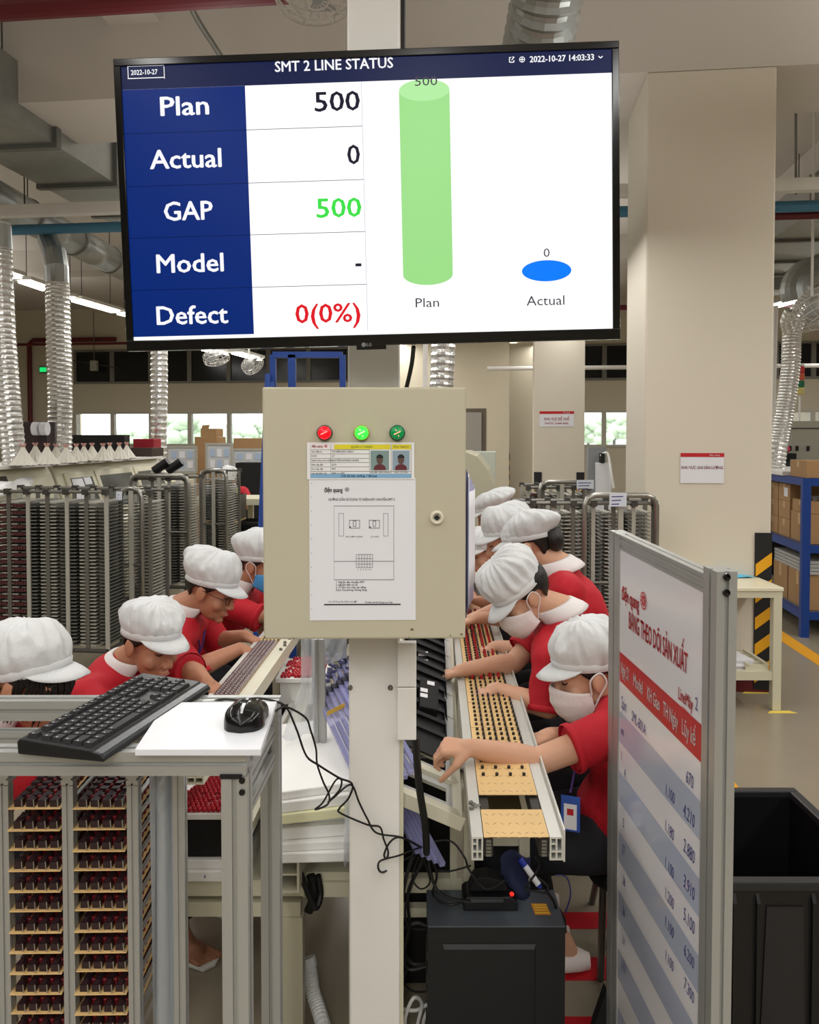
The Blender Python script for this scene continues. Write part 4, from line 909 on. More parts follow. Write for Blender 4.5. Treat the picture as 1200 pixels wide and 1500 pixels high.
holem = mat('board_slot_dark', (84, 60, 30), .7); cblk = mat('component_black', (24, 20, 20), .35); cbrn = mat('component_brown', (96, 70, 66), .4, var=.3, vscale=80)
ctan = mat('component_tan', (206, 176, 120), .5)
def panel(t0, t1_, style, label, s0=.1475, s1=.2765, z=ZC + .0008):
    t = thing('circuit_board', label, 'circuit board', cv((s0 + s1) / 2, (t0 + t1_) / 2, z), 'panels on the conveyor lines')
    w = s1 - s0; cbar(MB(), s0, s1, t0, t1_, z, z + .0016).build('board', pcb, t); z += .0016; L = t1_ - t0
    if style == 'end':
        b = MB()
        for i in range(6): cbar(b, s0 + .01 + i * w / 6.3, s0 + .01 + (i + .8) * w / 6.3, t0 - .0005, t0, z - .0012, z - .0004)
        b.build('edge_slots', holem, t, kind='stuff')
    if style in ('end', 'half'):
        b = MB(); n = max(3, int(L / .036))
        for r in range(n):
            tt = t0 + L * (r + .4) / n
            for i in range(8):
                s = s0 + w * (i + .6) / 8.4; d = -.0035 if i % 2 else .0035
                b.add([cv(s - d, tt + .004, z + .0002), cv(s - d + .0014, tt + .004, z + .0002), cv(s + d + .0014, tt - .004, z + .0002), cv(s + d, tt - .004, z + .0002)], [(0, 1, 2, 3)])
        b.build('slot_marks', holem, t, kind='stuff')
    if style in ('half', 'loaded', 'dense'):
        b = MB(); pitch = .034; n = int(L / pitch); k0 = int(n * .42) if style == 'half' else 0
        for r in range(k0, n):
            tt = t0 + (r + .5) * L / n
            for i in range(4):
                s = s0 + w * (.12 + .245 * i)
                b.lathe(cv(s, tt, z), (0, 0, 1), [(.0040, 0), (.0040, .006), (.003, .007)], 7)
                if style != 'half': cbar(b, s + .0125, s + .0180, tt - .010, tt + .010, z, z + .009)
        b.build('component_rows', cblk, t, kind='stuff')
    if style == 'dense':
        b = MB(); n = int(L / .026)
        for r in range(n):
            tt = t0 + (r + .5) * L / n
            for i in range(4): b.lathe(cv(s0 + w * (.19 + .22 * i), tt + .004, z), (0, 0, 1), [(.0045, 0), (.0045, .012), (.003, .0135)], 7)
        b.build('capacitor_rows', redcap, t, kind='stuff')
    if style in ('brown', 'tan'):
        b = MB(); n = int(L / .017)
        for r in range(n):
            tt = t0 + (r + .5) * L / n
            for i in range(5):
                s = s0 + w * (i + .5) / 5; cbar(b, s - .0048, s + .0048, tt - .0055, tt + .0055, z, z + .011)
        b.build('component_rows', cbrn if style == 'brown' else ctan, t, kind='stuff')
        b = MB()
        for r in range(n):
            tt = t0 + (r + .92) * L / n
            for i in range(5): s = s0 + w * (i + .82) / 5; b.lathe(cv(s, tt, z), (0, 0, 1), [(.0026, 0), (.0026, .0125)], 6)
        b.build('pin_rows', mat('pin_pale', (200, 190, 196), .4) if style == 'brown' else cblk, t, kind='stuff')
    return t
panel(1.597, 1.716, 'end', 'bare tan circuit panel overhanging the near end of the right conveyor')
panel(1.788, 1.99, 'half', 'tan circuit panel half filled, just beyond the gap on the right conveyor')
tt = 1.994
for i, (st_, la) in enumerate((('loaded', 'tan panel with black parts under the nearest worker on the right'), ('loaded', 'loaded tan panel second from the gap by the right workers'), ('loaded', 'loaded tan panel below the hands of the second right worker'), ('dense', 'panel of red and black parts just past the second right worker'), ('dense', 'panel of red and black parts before the third right worker'), ('dense', 'panel of red and black parts showing at the cabinet corner'), ('dense', 'panel of red and black parts hidden mostly by the hanging documents'), ('dense', 'last visible loaded panel at the far end of the right conveyor'))):
    panel(tt, tt + .205, st_, la); tt += .209
tt = 2.0
for i, la in enumerate(('small dark loaded board showing under the keyboard on the left conveyor', 'small dark board behind the keyboard on the left conveyor', 'dark board beside the hand of the worker in the lowered white cap', 'dark loaded board nearest the mouse on the left conveyor', 'dark board below the hands of the worker with glasses', 'tan and black board beyond the hands of the glasses worker', 'tan and black board at the cabinet bottom corner on the left conveyor', 'tan board partly behind the beige cabinet on the left conveyor')):
    panel(tt, tt + .215, 'brown' if i < 5 else 'tan', la, -.6215, -.5525); tt += .22

# ------------------------------------------------------------------ inclined parts rack between the conveyors
rc = thing('parts_rack', 'cream inclined parts rack with clear bins beside the right conveyor', 'rack', cv(.03, 1.76, 0))
def rp(s, t): return cv(s, t, .66 + .12 * (t - 1.95) + (.118 - s) * .43)
def rbar(b, s0, s1, t, w=.035, h=.034, dz=0.): return b.bar(rp(s0, t) + V((0, 0, dz)), rp(s1, t) + V((0, 0, dz)), w, h, (0, 0, 1))
for t in (1.955, 2.10, 2.23): rbar(MB(), -.13, .118, t).build('cross_bar', railc, rc, bevel=.002)
for s in (.105, -.09):
    b = MB(); b.bar(rp(s, 1.945) + V((0, 0, .002)), rp(s, 3.9) + V((0, 0, .002)), .022, .03); b.build('side_rail', railc, rc)
for s, t in ((.1, 2.19), (-.09, 2.19), (.1, 3.7), (-.09, 3.7)):
    q = rp(s, t); MB().bar((q.x, q.y, 0), (q.x, q.y, q.z - .012), .018, .018, (0, 1, 0)).build('leg', cream, rc)
MB().bar((-.10, 2.2, .375), (.205, 2.2, .375), .03, .04).build('base_beam', cream, rc); MB().bar((-.10, 2.2, .30), (.08, 2.2, .30), .03, .025).build('base_beam', cream, rc)
def rquad(s0, s1, t0, t1_, dz): return [rp(s0, t0) + V((0, 0, dz)), rp(s1, t0) + V((0, 0, dz)), rp(s1, t1_) + V((0, 0, dz)), rp(s0, t1_) + V((0, 0, dz))]
for t0, t1_ in ((1.975, 2.08), (2.12, 2.21)):
    o, i_ = rquad(-.12, .10, t0, t1_, .006), rquad(-.10, .078, t0 + .022, t1_ - .022, .006)
    b = MB(); b.add(o + i_, [(0, 1, 5, 4), (1, 2, 6, 5), (2, 3, 7, 6), (3, 0, 4, 7)]); b.build('clear_bin_front', mat('clear_bin_plastic', (206, 206, 204), .15, alpha=.75), rc, solid=.003)
for i in range(9):
    t = 2.26 + i * .155; o = rquad(.062, .104, t, t + .145, .03)
    MB().add(o, [(0, 1, 2, 3)]).build('clear_bin_front', clear, rc, solid=.002)
ORDN = ('nearest', 'second', 'third', 'fourth', 'fifth', 'sixth', 'seventh', 'eighth', 'ninth', 'tenth', 'eleventh', 'twelfth', 'thirteenth', 'fourteenth')
antist = mat('antistatic_black', (20, 20, 23), .35, var=.2, vscale=12)
def tray_mesh():
    b = MB(); o = rp(.0, 2.0)
    e = (rp(.1, 2.0) - rp(0, 2.0)).normalized(); f = V((0, .55, .83)); n = V((0, -.83, .55))
    c = V((0, 0, .035)); W_, H_, D_ = .075, .032, .018
    b.obox(c, e * W_, f * H_, n * .0012); 
    for s in (-1, 1): b.obox(c + e * (W_ * s) + n * D_ / 2, e * .0012, f * H_, n * D_ / 2)
    b.obox(c - f * H_ + n * D_ / 2, e * W_, f * .0012, n * D_ / 2); b.obox(c + f * H_ + n * D_ / 2, e * W_, f * .0012, n * D_ / 2)
    b.obox(c + f * H_ + n * D_, e * W_, f * .005, n * .002)
    me = b.mesh('parts_tray'); me.materials.append(antist); return me
tme = tray_mesh()
for i in range(13):
    o = bpy.data.objects.new('parts_tray', tme); C.objects.link(o); q = rp(.012 + rnd.uniform(-.004, .004), 2.19 + i * .073); o.location = q + V((0, 0, .004)); o.rotation_euler.z = rnd.uniform(-.06, .06)
    setp(o, '%s black antistatic parts tray leaning in the row beside the right conveyor' % ORDN[i], 'parts tray', 'black trays on the inclined rack')
b = thing('power_brick', 'black power brick with white labels lying on the black trays', 'power supply', P(628, 1025, 2.36))
q = P(628, 1022, 2.36); ex = V((1, .1, -.25)).normalized(); ez = V((.1, -.5, .85)).normalized(); ey = ez.cross(ex)
MB().obox(q, ex * .028, ey * .055, ez * .018).build('case', blackm, b, bevel=.004)
for dx, dy in ((.004, .04), (-.016, .008), (-.016, -.012)): MB().obox(q + ex * dx + ey * dy + ez * .0185, ex * .011, ey * .007, ez * .0004).build('label', paper, b)
q2 = P(620, 962, 2.72)
for k in range(2): setp(MB().obox(q2 + V((0, 0, .02 * k - .01)), V((.016, 0, 0)), V((0, .012, 0)), V((0, 0, .004))).build('white_label', paper), ('lower', 'upper')[k] + ' white label of the pair on the far black trays', 'label', 'labels on trays')
bb = thing('black_bin', 'tall black bin standing below the inclined parts rack', 'bin', (.03, 2.5, 0))
q = MB()
q.box(-.06, 2.34, .005, .125, 2.36, .66); q.box(-.06, 2.64, .005, .125, 2.66, .66); q.box(-.06, 2.36, .005, -.05, 2.64, .66); q.box(.115, 2.36, .005, .125, 2.64, .66); q.box(-.06, 2.34, 0, .125, 2.66, .005)
q.build('tub', blackm, bb); MB().box(-.065, 2.335, .64, .13, 2.342, .665).build('rim', black, bb)

# tubes of parts
tubm = mat('violet_part_tube', (168, 170, 220), .15, alpha=.55); chipm = mat('dark_chip', (40, 40, 62), .4); stopm = mat('dark_stopper', (36, 36, 58), .5)
tv_ = V((.165, -.42, -.12))
def part_tube():
    t = thing('part_tube', '', 'part tube', (0, 0, 0)); d = tv_
    MB().bar((0, 0, 0), d, .013, .011).build('tube', tubm, t); MB().bar(d * .3, d * .97, .009, .006).build('chips', chipm, t)
    MB().bar(d * -.035, d * .02, .0145, .0125).build('stopper', stopm, t); return t
pt = part_tube(); n = 0
def put(px, py, D, lab):
    global n
    if n == 0: pt.location = P(px, py, D); pt['label'] = lab; pt['group'] = 'violet tubes of parts'; n = 1
    else: dup(pt, P(px, py, D) - pt.location, lab, 'violet tubes of parts')
for i in range(9): put(468 + i * 7.5, 1024 - i * 5.2, 2.40 + .006 * (i % 2), '%s violet part tube from the aluminium upright, left of the post' % ORDN[i])
for i in range(6): put(486 + i * 8, 985 - i * 6, 2.62, 'upper layer part tube, %s from the aluminium upright' % ORDN[i])
for i in range(5): put(528 + i * 7, 1082 + i * 3, 2.38 - i * .012, '%s violet part tube showing right of the post' % ORDN[i])
b = MB()
for i in range(46):
    c = P(500 + rnd.uniform(-22, 26), 985 + rnd.uniform(-26, 34), 2.58 + rnd.uniform(-.05, .05)); s = .006
    b.obox(c, V((s, s * .4, 0)), V((-s * .4, s, 0)), V((0, s * .2, s * .8)))
setp(b.build('loose_parts', mat('violet_loose_part', (74, 74, 112), .4)), 'heap of small violet parts behind the part tubes', 'parts', kind='stuff')
MB().prism([P(479, 1043, 2.3), P(505, 1030, 2.3), P(505, 1036, 2.3), P(479, 1049, 2.3)], (0, .005, 0)).build('tube_band', mat('amber_band', (196, 158, 60), .5), None, label='amber band around the violet part tubes', cat='band')
up = MB().slotbar(P(466, 935, 2.36), V((P(472, 1095, 2.36).x, 2.36, .40)), .036, .036, (0, 1, 0)).build('aluminium_upright', alu); setp(up, 'aluminium profile upright beside the violet tubes left of the post', 'upright')
g = [[P(441 + 20 * i / 6 - 7 * max(0, j - 6) * (6 - i) / 6 / 1.5, 925 + 155 * j / 12 + 6 * math.sin(i), 2.33 + .012 * math.sin(i * 1.7 + j * .5)) for i in range(7)] for j in range(13)]
setp(MB().patch(g).build('plastic_bag', plasticfilm, None, smooth=True), 'clear plastic bag hanging beside the aluminium upright', 'plastic bag')
g = [[P(476 + 32 * i / 6, 915 + 60 * j / 6 - 2.0 * i, 2.5 + .02 * math.sin(i * 1.3 + j)) for i in range(7)] for j in range(7)]
setp(MB().patch(g).build('plastic_bag', plasticfilm, None, smooth=True), 'clear plastic bag right of the aluminium upright under the cabinet', 'plastic bag')

# ------------------------------------------------------------------ packing table between the lines
tbm = thing('packing_table', 'cream steel packing table holding white foam boards between the conveyors', 'table', (-.4, 2.7, 0))
yT = 2.10
MB().box(-.78, yT, .395, -.275, yT + .04, .437).build('front_beam', cream, tbm); MB().box(-.78, yT + .004, .338, -.285, yT + .044, .376).build('front_beam', cream, tbm)
MB().box(-.78, yT + .04, .412, -.14, 2.40, .437).build('shelf', cream, tbm); MB().box(-.485, 2.401, .412, -.14, 3.4, .437).build('shelf', cream, tbm)
for x, y in ((-.335, yT - .002), (-.78, yT), (-.335, 3.35), (-.485, 3.35), (-.16, yT + .02)): MB().box(x, y, 0, x + .056, y + .05, .337 if x != -.16 else .42).build('leg', cream, tbm)
MB().box(-.285, yT + .03, .375, -.10, yT + .06, .415).build('front_beam', cream, tbm)
# hollow blocks carrying the right foam stack
def block(x, y, label):
    b = MB(); x1, z0, z1, w = x + .056, .4375, .528, .006
    b.box(x, y, z0, x1, y + .5, z0 + w); b.box(x, y, z1 - w, x1, y + .5, z1); b.box(x, y, z0 + w, x + w, y + .5, z1 - w); b.box(x1 - w, y, z0 + w, x1, y + .5, z1 - w); b.box(x + w, y, .482, x1 - w, y + .5, .487)
    setp(b.build('hollow_rail', railc), label, 'rail', 'hollow rails under the foam stack')
block(-.335, 2.04, 'hollow rail end left under the white foam stack'); block(-.10, 2.06, 'hollow rail end right under the white foam stack, behind the post')
z = .5285
for i in range(7):
    h = (.026, .022, .03, .02, .026, .028, .022)[i]; dx, dy = rnd.uniform(-.012, .012), rnd.uniform(-.015, .02)
    x0, x1, y0, y1 = -.355 + dx, -.085 + dx * .5, 2.0 + dy + (.03 if i in (2, 3) else 0), 2.5 + dy
    an_ = R(3 + 2.6 * i); cx, cy = x0, y0; rt = lambda x, y: V((cx + (x - cx) * math.cos(an_) - (y - cy) * math.sin(an_) * .6, cy + (x - cx) * math.sin(an_) + (y - cy) * math.cos(an_), z)); b = MB().prism([rt(x0, y0), rt(x1, y0), rt(x1, y1), rt(x0, y1)], (0, 0, h)); z += h + .0005
    setp(b.build('foam_board', foam if i != 4 else mat('yellowed_foam', (232, 230, 190), .7, alpha=1), bevel=.003), ('lowest', 'second', 'third', 'fourth', 'fifth, yellowish', 'sixth', 'topmost')[i] + ' foam board of the stack left of the post', 'foam board', 'white foam boards on the packing table')
g = [[V((-.16 + .075 * i / 6, 1.975 + .02 * math.sin(i * 1.4 + j), .70 - .16 * j / 6 + .01 * math.sin(i))) for i in range(7)] for j in range(7)]
setp(MB().patch(g).build('plastic_bag', plasticfilm, None, smooth=True), 'crumpled clear plastic bag over the foam stack next to the post', 'plastic bag')
z = .4375
for i, h in enumerate((.028, .024)):
    setp(MB().box(-.72 + .01 * i, 2.09 + .01 * i, z, -.42, 2.39, z + h).build('foam_board', foam, bevel=.003), ('lower', 'upper')[i] + ' white foam board under the black box at the table front', 'foam board', 'foam boards under the black box'); z += h + .0005
flat([V((-.532, 2.0899, .448)), V((-.529, 2.0899, .448)), V((-.529, 2.0899, .456)), V((-.532, 2.0899, .456))], inkb, bpy.data.objects['foam_board.007'], 'pen_mark').location = (0, 0, 0)
setp(MB().box(-.70, 2.115, z, -.43, 2.38, z + .105).build('black_box', blackm, bevel=.002), 'black box between foam boards seen through the stand', 'box'); z += .1055
def cap_tray(name, label, x0, x1, y0, y1, z, seed):
    t = thing(name, label, 'foam tray', ((x0 + x1) / 2, (y0 + y1) / 2, z)); MB().box(x0, y0, z, x1, y1, z + .016).build('foam_base', foam, t, bevel=.002)
    r = random.Random(seed); nx, ny = int((x1 - x0 - .03) / .0125), int((y1 - y0 - .02) / .0145); pr = None
    for j in range(ny):
        for i in range(nx):
            if r.random() < .08 or (i < 3 and r.random() < .5): continue
            c = V((x0 + .022 + i * .0125 + (j % 2) * .005, y0 + .012 + j * .0145, z + .0162))
            if pr is None:
                pr = MB().lathe(c, (.25, -.2, 1), [(.0048, 0), (.0058, .003), (.0058, .010), (.004, .0125)], 8).build('capacitor', redcap, t, smooth=True); c0 = c
            else: clone(pr, c - c0, t)
    return t
cap_tray('capacitor_tray', 'white foam tray of red capacitors on the black box below the stand', -.66, -.435, 2.10, 2.385, z, 3)
rr = MB(); cbar(rr, -.452, -.412, 2.02, 3.5, .585, .615); rr2 = thing('rail_frame', 'cream rails running back along the packing table', 'rail', cv(-.43, 2.0, .45)); rr.build('rail', railc, rr2)
cbar(MB(), -.475, -.46, 2.02, 3.5, .60, .63).build('rail', railm, rr2)
for t in (2.45, 3.2): cbar(MB(), -.45, -.42, t, t + .03, .4375, .584).build('support', cream, rr2)
cap_tray('capacitor_tray', 'white foam tray of red capacitors beside the left conveyor', -.485, -.30, 2.93, 3.20, .70, 5)
setp(MB().box(-.47, 2.95, .6155, -.31, 3.19, .6995).build('foam_block', foam), 'white foam block under the tray of red capacitors', 'foam block')
for i in range(5): setp(MB().prism([cv(-.465, 3.3 + i * .11, .66), cv(-.31, 3.3 + i * .11, .72), cv(-.31, 3.3 + i * .11, .80), cv(-.465, 3.3 + i * .11, .78)], (0, .1, .01)).build('black_bin', antist), '%s black bin in the row along the left conveyor' % ORDN[i], 'bin', 'black bins along the left conveyor')
MB().box(-.47, 3.28, .62, -.30, 3.9, .66).build('bin_shelf', cream, tbm); MB().box(-.40, 3.5, .438, -.36, 3.55, .62).build('shelf_post', cream, tbm)
hs = thing('flexible_hose', 'white corrugated hose on the floor left of the post', 'hose', P(470, 1500, 2.3)); L = smooth([P(452, 1412, 2.2), P(455, 1430, 2.19), P(459, 1455, 2.17), P(470, 1490, 2.12), P(486, 1545, 2.0)], 14)
MB().tube(L, [.0185 + .0018 * (i % 2) for i in range(len(L))], 12).build('hose', mat('white_hose', (214, 216, 216), .4), hs); MB().tube([P(450, 1403, 2.205), P(453, 1416, 2.198)], .0225, 12).build('collar', mat('white_hose'  , (214, 216, 216)), hs)
b = thing('cable_coil', 'black cables dangling under the foam stack', 'cables', P(455, 1320, 2.12))
MB().tube(smooth([P(440, 1278, 2.1), P(448, 1300, 2.1), P(462, 1330, 2.1), (P(470, 1310, 2.12)), P(466, 1282, 2.12)], 6), .008, 8).build('cable', rubber, b); MB().tube(smooth([P(455, 1282, 2.13), P(460, 1310, 2.13), P(452, 1335, 2.13)], 6), .012, 8).build('plug', rubber, b)

# ------------------------------------------------------------------ people
def ik(s, w, l1, l2, pole):
    d = w - s; L = min(d.length, (l1 + l2) * .995); x = (l1 * l1 - l2 * l2 + L * L) / (2 * L); h = math.sqrt(max(l1 * l1 - x * x, 0)); d.normalize()
    p = (pole - d * pole.dot(d)).normalized(); return s + d * x + p * h
def hand(b, W_, d, n, s, curl=.5, k=1.0):                        # d to the knuckles, n palm side, s thumb side
    d = d.normalized(); n = (n - d * n.dot(d)).normalized(); s = (s - d * s.dot(d) - n * s.dot(n)).normalized()
    kn = []
    for i, (o, ln) in enumerate(((.026, .078), (.009, .082), (-.008, .080), (-.024, .074))):
        q = W_ + (d * ln + s * o) * k; kn.append(q); b.cap2(W_ + (d * .008 + s * o * .55) * k, q, .0125 * k, .0112 * k, 10, 3)
    for i, L in enumerate((.068, .076, .070, .054)):
        q = kn[i]; a = .25 + .1 * i * .5; dd = (d + s * (.10 - .075 * i)).normalized()
        for j, f in enumerate((.45, .31, .24)):
            a += curl * (.75 + .25 * ((i * 7 + j * 3) % 3) / 2) * (.8 if j else .55)
            e = q + (dd * math.cos(a) + n * math.sin(a)) * (L * f * k); r = (.0086 - .0011 * j) * (.86 if i == 3 else 1) * k
            b.cap2(q, e, r, r * .92, 10, 3); q = e
    q = W_ + (d * .022 + s * .020 + n * .004) * k; a = d * .62 + s * .62 + n * .45
    for j, (L, r) in enumerate(((.040, .0135), (.032, .0105), (.025, .009))):
        e = q + a.normalized() * L * k; b.cap2(q, e, r * k, r * .88 * k, 10, 3); q = e; a = a + n * .25 * (1 + curl) + d * .35 - s * .25
CAPS = 0
def wrinkle(me, f):
    n = len(me.vertices); co = np.empty(n * 3); me.vertices.foreach_get('co', co); co = co.reshape(-1, 3)
    no = np.empty(n * 3); me.vertex_normals.foreach_get('vector', no); no = no.reshape(-1, 3)
    co += no * np.array([f(V(q)) for q in co.tolist()])[:, None]
    me.vertices.foreach_set('co', co.ravel()); me.update()
def person(label, H, yaw, pitch, roll=0., bodyyaw=None, armL=None, armR=None, pelvis=None, legs=True, ankles=None, mask=None, glasses=False, hair='short', capdef=None,
           sk=skin, vox=.0045, size=.95, name='person', lean=None, cap=True, lanyard=False, badge=False, feet='shoe', spread=.165, collar=True, thin=1.0, shirtm=None, standing=False):
    """yaw: heading of the face in degrees, 0 = +x, 90 = away from the camera; pitch: downwards"""
    global CAPS; CAPS += 1; seed = CAPS * 3.7
    y, p = R(yaw), R(pitch); hf = V((math.cos(y) * math.cos(p), math.sin(y) * math.cos(p), -math.sin(p))); hr = V((math.sin(y), -math.cos(y), 0)); hu = hr.cross(hf)
    if roll: m3 = Matrix.Rotation(R(roll), 3, hf); hr = m3 @ hr; hu = m3 @ hu
    K = size
    def L(x, yy, z): return H + (hr * x + hf * yy + hu * z) * K
    by = R(bodyyaw if bodyyaw is not None else yaw); bf = V((math.cos(by), math.sin(by), 0)); bs = V((bf.y, -bf.x, 0)); up = V((0, 0, 1))
    N = L(0, -.035, -.125) + (lean or V((0, 0, 0))) - bf * .05
    if pelvis is None: pelvis = V((N.x, N.y, 0)) - bf * .10 + up * (.52 if not standing else .92)
    pv = pelvis; sh = {}
    for s, k in ((-1, 'L'), (1, 'R')): sh[k] = N + bs * (s * spread) - up * .05 + bf * .01
    t = thing(name, label, 'person', (pv.x, pv.y, 0))
    # ---- body
    b = MB()
    def E(c, r, n=16, m=10): b.ell(L(*c), hr * r[0] * K, hf * r[1] * K, hu * r[2] * K, n, m)
    E((0, -.015, .03), (.074, .092, .085), 24, 14); E((0, .03, -.03), (.06, .060, .085), 20, 12); E((0, .040, -.078), (.046, .044, .036)); E((0, .074, -.099), (.021, .019, .016))
    for s in (-1, 1):
        E((s * .036, .058, -.036), (.026, .024, .026)); E((s * .011, .098, -.040), (.0085, .010, .0075), 10, 7); E((s * .077, -.006, -.012), (.009, .021, .033)); E((s * .080, -.016, -.006), (.008, .010, .026), 10, 7)
        E((s * .031, .0700, .004), (.0125, .0115, .010), 12, 8); b.cap2(L(s * .012, .082, .022), L(s * .046, .070, .024), .010 * K, .010 * K, 10, 3)
    b.cap2(L(0, .084, .010), L(0, .104, -.034), .008 * K, .0118 * K, 10, 3)
    E((0, .0865, -.065), (.021, .0125, .0058), 12, 7); E((0, .0855, -.0755), (.018, .0115, .0062), 12, 7)
    b.cap2(L(0, -.025, -.05), N + up * .015, .050 * K, .056 * K, 16, 4)
    b.cap2(sh['L'] + bs * .03, sh['R'] - bs * .03, .046, .046); b.cap2(N - up * .02, pv, .05, .06)
    ul, fl = .27 * K, .24 * K; arms = {}
    for k, a in (('L', armL), ('R', armR)):
        if a is None: continue
        S_ = a.get('sh') or sh[k]; W_ = a['wr']; sgn = -1 if k == 'L' else 1
        E_ = a.get('el') or ik(S_, W_, ul, fl, -up * .8 + bs * sgn * .7 - bf * .3); arms[k] = (S_, E_, W_); sh[k] = S_
        b.cap2(N + bs * sgn * .04 - up * .03, S_, .045, .042)
        b.cap2(S_, E_, .041 * thin, .034 * thin); b.cap2(E_, E_ + (W_ - E_) * .35, .0345 * thin, .036 * thin); b.cap2(E_ + (W_ - E_) * .3, W_, .036 * thin, .0235 * thin)
        hd = a.get('hd') or (W_ - E_); b.cap2(W_, W_ + hd.normalized() * .02, .0235 * thin, .021)
        pn = a.get('pn') or V((0, 0, -1)); hand(b, W_, hd, pn, a.get('th') or (hd.cross(pn) * (1 if k == 'L' else -1)), a.get('curl', .5), K)
    hips = {k: pv + bs * (s * .09) for s, k in ((-1, 'L'), (1, 'R'))}; lg = {}
    if legs:
        for i, (s, k) in enumerate(((-1, 'L'), (1, 'R'))):
            hp = hips[k]
            if standing: kn = hp + bf * .02 - up * .42; an = V((hp.x, hp.y, .09))
            else:
                an = V(ankles[i]) if ankles else V((hp.x, hp.y, 0)) + bf * .30 + up * .09
                kn = ik(hp, an, .42 * K, .41 * K, bf + up * .5)
            lg[k] = (hp, kn, an); b.cap2(pv, hp, .05, .05); b.cap2(hp, kn, .05, .04); b.cap2(kn, an, .04, .03)
            fd = bf if feet == 'shoe' else V((.88, -.47, 0)).normalized(); ft = V((an.x, an.y, .028)); fs_ = V((fd.y, -fd.x, 0))
            b.cap2(an, ft - fd * .025 + up * .006, .032, .032)
            b.cap2(ft - fd * .02, ft + fd * .07, .031, .024); b.cap2(ft - fd * .02 + fs_ * .012, ft + fd * .068 + fs_ * .018 - up * .006, .026, .019); b.cap2(ft - fd * .02 - fs_ * .012, ft + fd * .068 - fs_ * .018 - up * .006, .026, .019); b.cap2(an - up * .015, ft + fd * .06 - up * .002, .028, .020)
            fs = fs_
            for j in range(5):
                o = (-.034 + .0165 * j) * (1 if k == 'R' else 1); big = j == (4 if k == 'L' else 0)
                q = ft + fd * (.096 - .006 * abs(j - (3 if k == 'L' else 1))) + fs * o - up * .010; b.cap2(q - fd * .03, q + fd * (.040 if big else .032) - up * .004, .0115 if big else .0085, .0105 if big else .0078, 10, 3)
    me = evalmesh(b.mesh('b', V((0, 0, 0))), [('REMESH', dict(mode='VOXEL', voxel_size=vox, use_smooth_shade=True)), ('SMOOTH', dict(factor=.5, iterations=4))])
    me.transform(Matrix.Translation(-ORG[t])); me.polygons.foreach_set('use_smooth', [True] * len(me.polygons)); link('body', me, sk, t)
    # ---- clothes
    b = MB(); sm = shirtm or shirt
    mid = pv.lerp(N, .5) - bf * .02; ch = pv.lerp(N, .74) + bf * .0
    ax = (N - pv).normalized(); fw = (bf - ax * bf.dot(ax)).normalized()
    b.ell(pv + up * .03, bs * .165, fw * .125, ax * .14, 22, 12); b.ell(mid, bs * .150, fw * .115, ax * .20, 22, 12); b.ell(ch, bs * .165, fw * .115, ax * .15, 22, 12)
    b.cap2(sh['L'] + bs * .035, sh['R'] - bs * .035, .066, .066); b.cap2(ch, N - up * .012, .10, .064)
    for k in ('L', 'R'):
        sgn = -1 if k == 'L' else 1
        S_, E_ = (arms[k][0], arms[k][1]) if k in arms else (sh[k], sh[k] - up * .25)
        d = (E_ - S_).normalized(); b.cap2(N + bs * sgn * .05 - up * .05, S_, .060, .064); b.ell(S_ - d * .002, bs * .066, fw * .062, ax * .062)
        b.tube([S_, S_ + d * .10, S_ + d * (.165 * K)], [.060, .058, .059], 18)
    me = evalmesh(b.mesh('s', V((0, 0, 0))), [('REMESH', dict(mode='VOXEL', voxel_size=max(.008, vox * 1.5), use_smooth_shade=True)), ('SMOOTH', dict(factor=.5, iterations=3))])
    wrinkle(me, lambda q: noise.noise(V((q.x * 9, q.y * 9, q.z * 5)) + V((seed, 0, 0))) * .009 + noise.noise(q * 22) * .004)
    me.transform(Matrix.Translation(-ORG[t])); me.polygons.foreach_set('use_smooth', [True] * len(me.polygons)); link('polo_shirt', me, sm, t)
    for k in arms:                                               # sleeve hems
        S_, E_, _ = arms[k]; d = (E_ - S_).normalized(); q = S_ + d * (.160 * K)
        MB().tube([q - d * .012, q - d * .010, q + d * .004, q + d * .006], [.0600, .0625, .0625, .0600], 18, False).build('sleeve_hem', sm, t, smooth=True)
    if collar:
        b = MB(); g = []
        na = (L(0, -.03, -.06) - N).normalized(); n0 = N + up * .012
        for i in range(33):
            th = R(28) + (2 * math.pi - R(56)) * i / 32; dr = (fw * math.cos(th) + bs * math.sin(th)); c = n0
            g.append([c + dr * r + na * z for r, z in ((.060, .042), (.064, .050), (.072, .044), (.080 + .004 * math.cos(th), .006), (.084 + .010 * math.cos(th), -.012))])
        b.patch(g).build('collar', collarm, t, smooth=True, solid=.003)
    if legs:
        b = MB(); b.ell(pv - up * .01, bs * .160, bf * .13, up * .12, 20, 10)
        for k in lg:
            hp, kn, an = lg[k]; b.cap2(hp, kn, .086, .064); hem = an + (kn - an).normalized() * .045; b.cap2(kn, kn + (hem - kn) * .4, .063, .062); b.tube([kn, kn.lerp(hem, .5), hem], [.060, .058, .052], 14)
        me = evalmesh(b.mesh('t', V((0, 0, 0))), [('REMESH', dict(mode='VOXEL', voxel_size=.014, use_smooth_shade=True)), ('SMOOTH', dict(factor=.5, iterations=3))])
        wrinkle(me, lambda q: noise.noise(q * 11) * .006)
        me.transform(Matrix.Translation(-ORG[t])); me.polygons.foreach_set('use_smooth', [True] * len(me.polygons)); link('trousers', me, trous, t)
